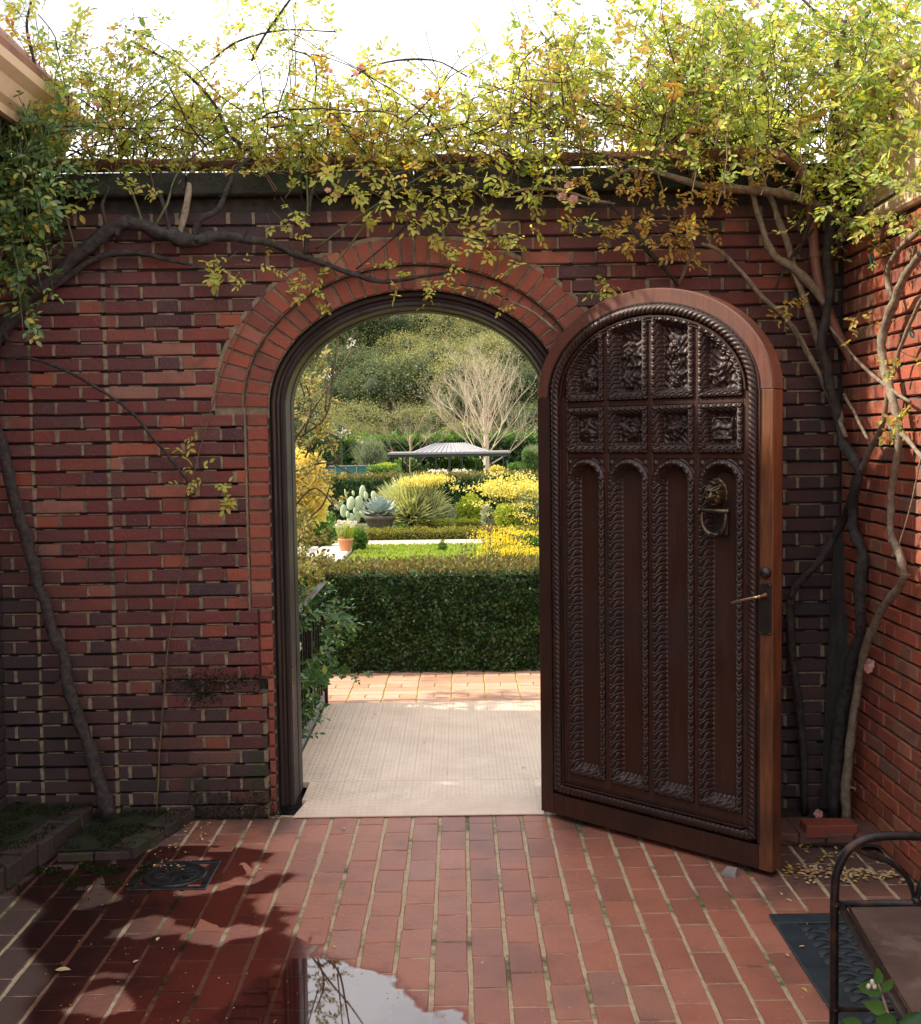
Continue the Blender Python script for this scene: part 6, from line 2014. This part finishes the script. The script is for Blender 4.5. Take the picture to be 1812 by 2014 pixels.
ground_shr(1040, 1050, 60, 80, 'grey_green_shrub', 'grey green bushy shrub at the right edge of the arch view', 2600, .09, M_OLIVE)
ground_shr(1000, 1050, 60, 60, 'lime_shrub', 'pale yellow green plants between the yellow flowers', 2200, .08, M_LIME)
ground_shr(630, 1080, 90, 60, 'weeping_conifer', 'low dark green spreading conifer left of the daffodil pot', 4200, .09, M_GREENB)
ground_shr(705, 1084, 34, 42, 'weeping_conifer', 'dark green conifer tip right behind the daffodil pot', 1500, .08, M_GREENB)
ground_shr(600, 1050, 80, 60, 'pale_bush', 'pale yellow green bush at the left behind the leggy shrub', 2500, .09, M_LIME)
ground_shr(850, 1038, 30, 20, 'golden_low_plant', 'low golden plant at the foot of the tussock', 700, .06, M_GOLD)
ground_shr(790, 1052, 34, 20, 'dark_low_plant', 'small dark green plant right of the agave pot', 700, .05, M_GREENB)
ground_shr(640, 1048, 50, 40, 'dark_low_plant', 'dark green low plants left of the prickly pear', 1200, .08, M_GREENB)
b_ = G(870, 1090, GZ)
ground_shr(870, 1086, 18, 22, 'seedling_weed', 'small upright green weed on the lawn', 260, .06, M_GREENB, core=False)
# golden shrub at left
shr(596, 1040, 105, 160, 14.0, 'golden_shrub', 'golden yellow leaved shrub filling the left edge of the arch', 3600, .11, M_GOLD, tmpl='oval', blobs=12, core=False)
# yellow flower heads on stalks
def umbels(name, label, cpx, cpy, wpx, hpx, Y, n, r, mat, stalk=None, cat='flowers', nh=30):
    s = (Y - CAM.y) / FOC
    c = V(cpx, cpy, Y)
    foot = Vector((c.x, c.y, GZ))
    t = thing(name, label, cat, foot)
    st_ = MB()
    for k in range(nh):
        p = V(cpx + random.gauss(0, wpx * .25), cpy + random.gauss(0, hpx * .25), Y + random.gauss(0, wpx * s * .25))
        m_ = n // nh
        q = np.array(p) + RNG.normal(size=(m_, 3)) * np.array((r, r, r * .28))
        ob('flower_head', leaves_mesh('flower_head', q, rdir(m_, .6), rdir(m_), r * .42, mat, 'dia'), t, 'stuff')
        st_.add(*tube_np([foot + Vector((U(-.1, .1), U(-.1, .1), 0)), p], [.012, .006], 4))
    st_.build('stalk', M_CANE, t)
    return t
umbels('tall_yellow_flowers', 'tall yellow flat topped flowers in front of the middle hedge', 845, 946, 92, 26, 27.5, 1500, .16, M_YEL, nh=36)
umbels('yellow_flower_bank', 'large bank of yellow blossom at the right side of the arch view', 1015, 962, 130, 44, 26.5, 3000, .18, M_YEL, nh=60)
umbels('yellow_flower_bank', 'lower drift of yellow blossom below the large bank', 1030, 1000, 90, 50, 26, 1500, .15, M_YEL, nh=34)
umbels('golden_daisies', 'bright golden daisies behind the front hedge at the right', 985, 1068, 110, 60, 18.0, 3600, .10, M_YEL2, nh=70)
umbels('golden_daisies', 'nearer golden daisies touching the top of the front hedge', 1020, 1085, 120, 26, 12.0, 1600, .06, M_YEL2, nh=36)
cf = thing('dark_seedheads', 'dark brown coneflower seedheads among the golden daisies', 'seedheads', (1.4, 14, GZ))
for k in range(46):
    p = V(U(905, 1062), U(1035, 1105), U(13, 15))
    v, f = blob_core(p, (.022, .022, .02), 6, .15)
    mk('seedhead', v, f, M_SEED, cf, True)
    mb = MB(); mb.add(*tube_np([(p.x + U(-.1, .1), p.y, GZ), p], [.006, .004], 4)); mb.build('stalk', M_CANE, cf)
ground_shr(1040, 1090, 80, 40, 'green_bed_plants', 'green stems and leaves below the golden daisies', 2500, .08, M_GREENB, core=False)
# spiky bronze plant right
sb = G(1042, 1045, GZ)
t = thing('spiky_plant', 'small purplish spiky plant at the right edge of the arch view', 'plant', (sb.x, sb.y - .6, GZ))
n = 260
D_ = rdir(n, .8); P_ = np.tile(np.array((sb.x, sb.y - .6, GZ + .55)), (n, 1))
ob('blades', leaves_mesh('blades', P_, D_, rdir(n), .4, mat_leaf('bronze blade', [(0, (.22, .15, .14)), (1, (.34, .28, .24))], .6, .2), 'blade'), t, 'stuff')

# topiary cloud
for i, (a, b, r) in enumerate(((1042, 900, 11), (1052, 915, 13), (1038, 918, 11), (1048, 930, 12), (1060, 900, 11))):
    pass
tp = V(1048, 935, 34)
t = thing('cloud_topiary', 'dark green shrub clipped into round balls at the right edge', 'topiary', (tp.x, tp.y, GZ))
for (a, b, r) in ((1040, 898, 12), (1053, 912, 14), (1036, 920, 11), (1050, 930, 12), (1064, 900, 12)):
    c = V(a, b, 34)
    r_ = r * 39 / FOC
    n = 700
    P_, D_ = ellipsoid_pts(n, c, (r_, r_, r_), .9)
    o = ob('ball', leaves_mesh('ball', P_, D_ + rdir(n) * .8, rdir(n), .06, M_GREENB, 'dia'), t)
    v, f = blob_core(c, (r_ * .9,) * 3, 10, .03); mk('ball_core', v, f, M_CORE, o, True)
mb = MB(); mb.add(*tube_np([(tp.x, tp.y, GZ), (tp.x, tp.y, tp.z)], [.05, .04], 6)); mb.build('stem', M_TRUNK, t)

# shrubs before the pavilion
YP = 45.0
shr(732, 935, 84, 76, 42, 'grey_olive_bush', 'pale grey green feathery bush left of the pavilion', 3600, .17, M_OLIVE, blobs=9, tmpl='blade', zb=1.2)
shr(1048, 925, 60, 50, 42, 'grey_olive_bush', 'pale grey green feathery bush at the right behind the clipped balls', 2400, .16, M_OLIVE, blobs=7, tmpl='blade', zb=1.2)
shr(757, 938, 60, 24, 38, 'round_gold_shrub', 'rounded yellow green clipped shrub left of the pavilion', 2000, .09, M_LIME)
shr(978, 938, 32, 20, 38, 'yellow_flower_shrub', 'small yellow flowering shrub right of the pavilion', 900, .08, M_YEL)
hedge('low_hedge', 'low square clipped green hedge left of the pavilion', V(722, 935, 37).x, V(788, 935, 37).x, 37, 37.8, GZ, V(750, 925, 37).z, 2500, 1200, .09, M_GREENB, M_GREENB, 5)
hedge('low_hedge', 'low square clipped hedge at the right beyond the tall hedge', V(1000, 935, 37).x, V(1032, 935, 37).x, 37, 37.8, GZ, V(1010, 921, 37).z, 1500, 900, .09, M_GREENB, M_GREENB, 6)
# white flowers under the pavilion
for (a0_, a1_, lab) in ((842, 880, 'row of white flowers in front of the pavilion, left half'), (890, 926, 'row of white flowers in front of the pavilion, right half')):
    c = V((a0_ + a1_) / 2, 930, 38)
    t = thing('white_flowers', lab, 'flowers', (c.x, c.y, GZ))
    n = 420
    X = RNG.uniform(V(a0_, 930, 38).x, V(a1_, 930, 38).x, n)
    P_ = np.stack([X, 38 + RNG.normal(0, .2, n), c.z + RNG.normal(0, .05, n)], 1)
    ob('flower_head', leaves_mesh('flower_head', P_, rdir(n), rdir(n), .085, M_WHITEP, 'dia'), t, 'stuff')
    P_ = P_ * np.array((1, 1, 0)) + np.array((0, 0, GZ)); 
    ob('leaves', leaves_mesh('leaves', P_, rdir(n, 4), rdir(n), abs(c.z - GZ), M_GREENB, 'blade'), t, 'stuff')
# teal windbreak
a_, b_ = V(640, 934, 40), V(722, 915, 40)
tf = thing('teal_windbreak', 'teal mesh fence panel beyond the tall hedge at the left', 'fence', ((a_.x + b_.x) / 2, 40, GZ))
mb = MB(); mb.box(a_.x, b_.x, 40, 40.03, GZ, V(700, 917, 40).z); mb.build('mesh_panel', M_TEAL, tf)
for k in range(5):
    x = a_.x + (b_.x - a_.x) * k / 4
    mb = MB(); mb.box(x - .02, x + .02, 39.95, 39.995, GZ, V(700, 914, 40).z); mb.build('post', M_CONC, tf)
mb = MB(); mb.box(a_.x, b_.x, 39.95, 40.04, V(700, 917, 40).z + .003, V(700, 915, 40).z); mb.build('top_rail', M_PAVIL, tf)

# ---- pavilion
YG = 50.0
def pz(py): return V(885, py, YG).z
def pxx(px): return V(px, 890, YG).x
pv = thing('garden_pavilion', 'long low garden pavilion with pale hipped roof on thin dark posts', 'pavilion', (pxx(885), YG + 1.5, -1.2))
ez = pz(889); tz = pz(872)
x0_, x1_ = pxx(808), pxx(965)
xr0, xr1 = pxx(853), pxx(918)
mb = MB()
mb.add([(x0_, YG, ez), (x1_, YG, ez), (x1_, YG + 3.4, ez), (x0_, YG + 3.4, ez), (xr0, YG + 1.3, tz), (xr1, YG + 1.3, tz), (xr1, YG + 2.1, tz), (xr0, YG + 2.1, tz)],
       [(0, 1, 5, 4), (1, 2, 6, 5), (2, 3, 7, 6), (3, 0, 4, 7), (4, 5, 6, 7)])
mb.build('roof', M_PAVIL, pv)
mb = MB()
for k in range(1, 16):
    t_ = k / 16
    a_ = Vector((x0_, YG, ez)).lerp(Vector((x1_, YG, ez)), t_); b_ = Vector((xr0, YG + 1.3, tz)).lerp(Vector((xr1, YG + 1.3, tz)), t_)
    mb.add(*tube_np([a_ + Vector((0, 0, .02)), b_ + Vector((0, 0, .02))], [.014, .014], 4))
mb.build('roof_seam', M_PAVIL, pv, kind='stuff')
mb = MB(); mb.box(pxx(762), pxx(1005), YG - .1, YG + 3.5, ez - .09, ez - .004); mb.build('fascia', M_CONC, pv)
mb = MB(); mb.box(pxx(764), pxx(1003), YG - .05, YG + 3.4, ez - .22, ez - .094); mb.build('beam', M_PAVD, pv)
for px in (772, 800, 828, 858, 884, 909, 936, 966, 990):
    mb = MB(); w_ = .055 if px in (884,) else .03
    mb.box(pxx(px) - w_, pxx(px) + w_, YG, YG + .1, -1.2, ez - .224); mb.build('post', M_PAVD, pv)
for px in (785, 843, 900, 950, 1000):
    mb = MB(); mb.box(pxx(px) - .03, pxx(px) + .03, YG + 3.2, YG + 3.3, -1.2, ez - .224); mb.build('post', M_PAVD, pv)
# dark greenery behind the pavilion
hedge('shrub_belt', 'dark belt of shrubs growing behind the pavilion', pxx(560) - 2, pxx(1120), 57, 59.5, -1.2, pz(893) + .6, 16000, 5000, .22, M_HEDGE, M_GREENB, 8)
shr(885, 945, 130, 46, 53.6, 'dark_shrub', 'dark green shrubs seen between the pavilion posts', 3500, .2, M_GREENB)
shr(800, 945, 60, 40, 55.0, 'dark_shrub', 'dark green shrub behind the left posts of the pavilion', 1800, .2, M_GREENB)

# ---- bare trees
def bare_tree(name, label, foot, H, spread, levels, mat, r0, seed, first=.3, up=.75, nmain=9, curve=.12):
    random.seed(seed)
    t = thing(name, label, 'tree', foot)
    mb = MB(); br = MB()
    foot = Vector(foot)
    tp_ = foot + Vector((U(-.2, .2), 0, H * .62))
    P_ = smooth_path([foot, foot + Vector((U(-.08, .08), 0, H * .3)), tp_], 4, .01)
    mb.add(*tube_np(P_, [r0 * (1 - .65 * i / len(P_)) for i in range(len(P_))], 9, .05))
    mb.build('trunk', mat, t, True)
    def grow(p, d, L, r, lev):
        n = 4
        pts = [p]
        for i in range(n):
            d = (d + Vector((U(-curve, curve), U(-curve, curve), U(-curve, curve) + .05))).normalized()
            p = p + d * L / n
            pts.append(p)
        br.add(*tube_np(pts, [r * (1 - .55 * i / n) for i in range(n + 1)], 4 if lev > 1 else 5))
        if lev >= levels: return
        for k in range(random.randint(3, 4)):
            q = pts[random.randint(1, n)]
            dd = (d + Vector((U(-.75, .75), U(-.75, .75), U(-.25, .45)))).normalized()
            grow(q, dd, L * U(.45, .7), r * .45, lev + 1)
    for k in range(nmain):
        f_ = first + (1 - first) * k / nmain
        q = foot.lerp(tp_, f_)
        a = k * 2.4
        upk = .12 + up * f_ * 1.3
        d = Vector((cos(a), sin(a) * .8, upk)).normalized()
        L = H * spread * (1.0 - .25 * f_)
        grow(q, d, L, r0 * .24 * (1.1 - .5 * f_), 1)
    br.build('branches', mat, t, kind='stuff')
    return t
f_ = V(957, 925, 56)
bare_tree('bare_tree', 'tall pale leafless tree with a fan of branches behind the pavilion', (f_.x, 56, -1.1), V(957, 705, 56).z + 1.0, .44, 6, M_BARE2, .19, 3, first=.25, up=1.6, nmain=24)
f_ = V(806, 925, 54)
bare_tree('bare_tree', 'smaller spreading leafless tree left of the tall pale one', (f_.x, 54, -1.1), V(806, 790, 54).z + 1.1, .42, 5, M_BARE, .06, 5, first=.35, up=.8, nmain=9)
random.seed(11)

# ---- wooded hillside: individual oaks
def crown_mesh(name, mat, seed, n=20000, R=1.0):
    rs = np.random.default_rng(seed)
    P_, D_ = [], []
    nb_ = 32
    cs = []
    for k in range(nb_):
        d = unit(rs.normal(size=3)); d[2] = abs(d[2]) * .9 - .25
        c = d * R * rs.uniform(.20, .85) * np.array((1, 1, .8))
        cs.append((c, R * rs.uniform(.14, .44)))
    tot_ = sum(r * r for c, r in cs)
    for c, r in cs:
        m_ = int(n * r * r / tot_)
        d = unit(rs.normal(size=(m_, 3)))
        lump = 1 + .16 * np.sin(7 * d[:, 0] + 3 * d[:, 2]) * np.sin(6 * d[:, 1] + 5 * d[:, 2])
        rad = r * lump * (.60 + .42 * rs.random(m_) + .25 * rs.random(m_) * (rs.random(m_) < .25))
        P_.append(c + d * rad[:, None]); D_.append(d)
    P_ = np.concatenate(P_); D_ = np.concatenate(D_)
    dd = unit(D_ * .6 + rs.normal(size=P_.shape) * .6)
    nn = unit(D_ + rs.normal(size=P_.shape) * .5)
    return leaves_mesh(name, P_, dd, nn, R * rs.uniform(.018, .045, len(P_)), mat, 'dia'), cs
def core_mesh(cs):
    mb = MB()
    for c, r in cs:
        mb.add(*blob_core(c, (r * .42,) * 3, 7, .15))
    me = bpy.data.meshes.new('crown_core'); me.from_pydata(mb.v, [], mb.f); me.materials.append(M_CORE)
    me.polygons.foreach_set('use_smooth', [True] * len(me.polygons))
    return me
protos = []
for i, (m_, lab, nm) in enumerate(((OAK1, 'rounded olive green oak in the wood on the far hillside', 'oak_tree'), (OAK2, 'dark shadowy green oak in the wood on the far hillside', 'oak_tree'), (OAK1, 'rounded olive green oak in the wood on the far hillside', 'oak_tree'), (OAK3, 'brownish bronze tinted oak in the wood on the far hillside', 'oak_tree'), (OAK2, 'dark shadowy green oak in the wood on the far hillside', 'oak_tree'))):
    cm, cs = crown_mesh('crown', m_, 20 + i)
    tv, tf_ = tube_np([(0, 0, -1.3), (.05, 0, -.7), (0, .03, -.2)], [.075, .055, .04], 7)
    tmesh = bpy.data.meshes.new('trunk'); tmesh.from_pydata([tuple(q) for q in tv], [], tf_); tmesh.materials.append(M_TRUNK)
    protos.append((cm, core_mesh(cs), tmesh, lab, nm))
rows_ = [(62, 3.0, 2.6), (69, 3.6, 3.2), (78, 4.2, 3.8), (87, 4.2, 3.9), (97, 4.6, 4.2), (109, 5.0, 4.5), (122, 5.4, 4.9), (137, 5.8, 5.2), (154, 6.4, 5.8), (175, 7.2, 6.6), (200, 8, 7.4), (230, 9, 8.5)]
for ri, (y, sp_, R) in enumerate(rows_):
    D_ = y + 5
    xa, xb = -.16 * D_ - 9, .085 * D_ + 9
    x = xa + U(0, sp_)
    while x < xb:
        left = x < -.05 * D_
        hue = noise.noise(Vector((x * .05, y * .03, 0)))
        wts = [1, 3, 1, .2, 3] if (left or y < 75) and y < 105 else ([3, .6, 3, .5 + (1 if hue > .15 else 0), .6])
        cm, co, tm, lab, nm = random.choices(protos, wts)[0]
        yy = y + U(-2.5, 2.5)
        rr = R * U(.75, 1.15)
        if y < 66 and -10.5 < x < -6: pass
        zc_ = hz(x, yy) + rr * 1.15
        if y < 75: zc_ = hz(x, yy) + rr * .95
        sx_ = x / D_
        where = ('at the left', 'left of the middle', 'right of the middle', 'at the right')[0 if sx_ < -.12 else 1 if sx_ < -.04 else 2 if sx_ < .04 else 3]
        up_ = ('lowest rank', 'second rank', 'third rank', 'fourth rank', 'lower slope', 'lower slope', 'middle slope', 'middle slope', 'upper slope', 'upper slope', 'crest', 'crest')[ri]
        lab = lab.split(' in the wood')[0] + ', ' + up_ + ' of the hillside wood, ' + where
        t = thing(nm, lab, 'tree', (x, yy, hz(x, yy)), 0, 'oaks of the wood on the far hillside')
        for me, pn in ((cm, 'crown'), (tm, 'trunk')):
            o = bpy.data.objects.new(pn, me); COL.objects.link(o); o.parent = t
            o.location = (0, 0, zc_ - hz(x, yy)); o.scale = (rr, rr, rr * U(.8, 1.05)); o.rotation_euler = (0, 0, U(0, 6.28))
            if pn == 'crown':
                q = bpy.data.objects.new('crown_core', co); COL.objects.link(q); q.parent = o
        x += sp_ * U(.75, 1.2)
# tree behind the wall at the right, bushy top showing over the pipe
tbm = thing('broadleaf_tree', 'bushy yellow green tree rising behind the wall at the upper right', 'tree', (1.1, 2.2, 0))
P_, D_ = [], []
for k in range(22):
    c = V(U(1230, 1540), U(215, 330), U(1.3, 2.4))
    p_, d_ = ellipsoid_pts(150, c, (.17, .2, .13), .4)
    P_.append(p_); D_.append(d_)
P_ = np.concatenate(P_); D_ = np.concatenate(D_)
ob('crown', leaves_mesh('crown', P_, D_ + rdir(len(P_)) * .7, rdir(len(P_)), .05 * RNG.uniform(.6, 1.2, len(P_)), M_ROSEL, 'oval'), tbm)
mb = MB(); mb.add(*tube_np([(1.1, 2.2, 0), (1.1, 2.2, 1.6), (1.0, 2.1, 2.6)], [.06, .05, .03], 8)); mb.build('trunk', M_TRUNK, tbm, True)
print('objects', len(bpy.data.objects))
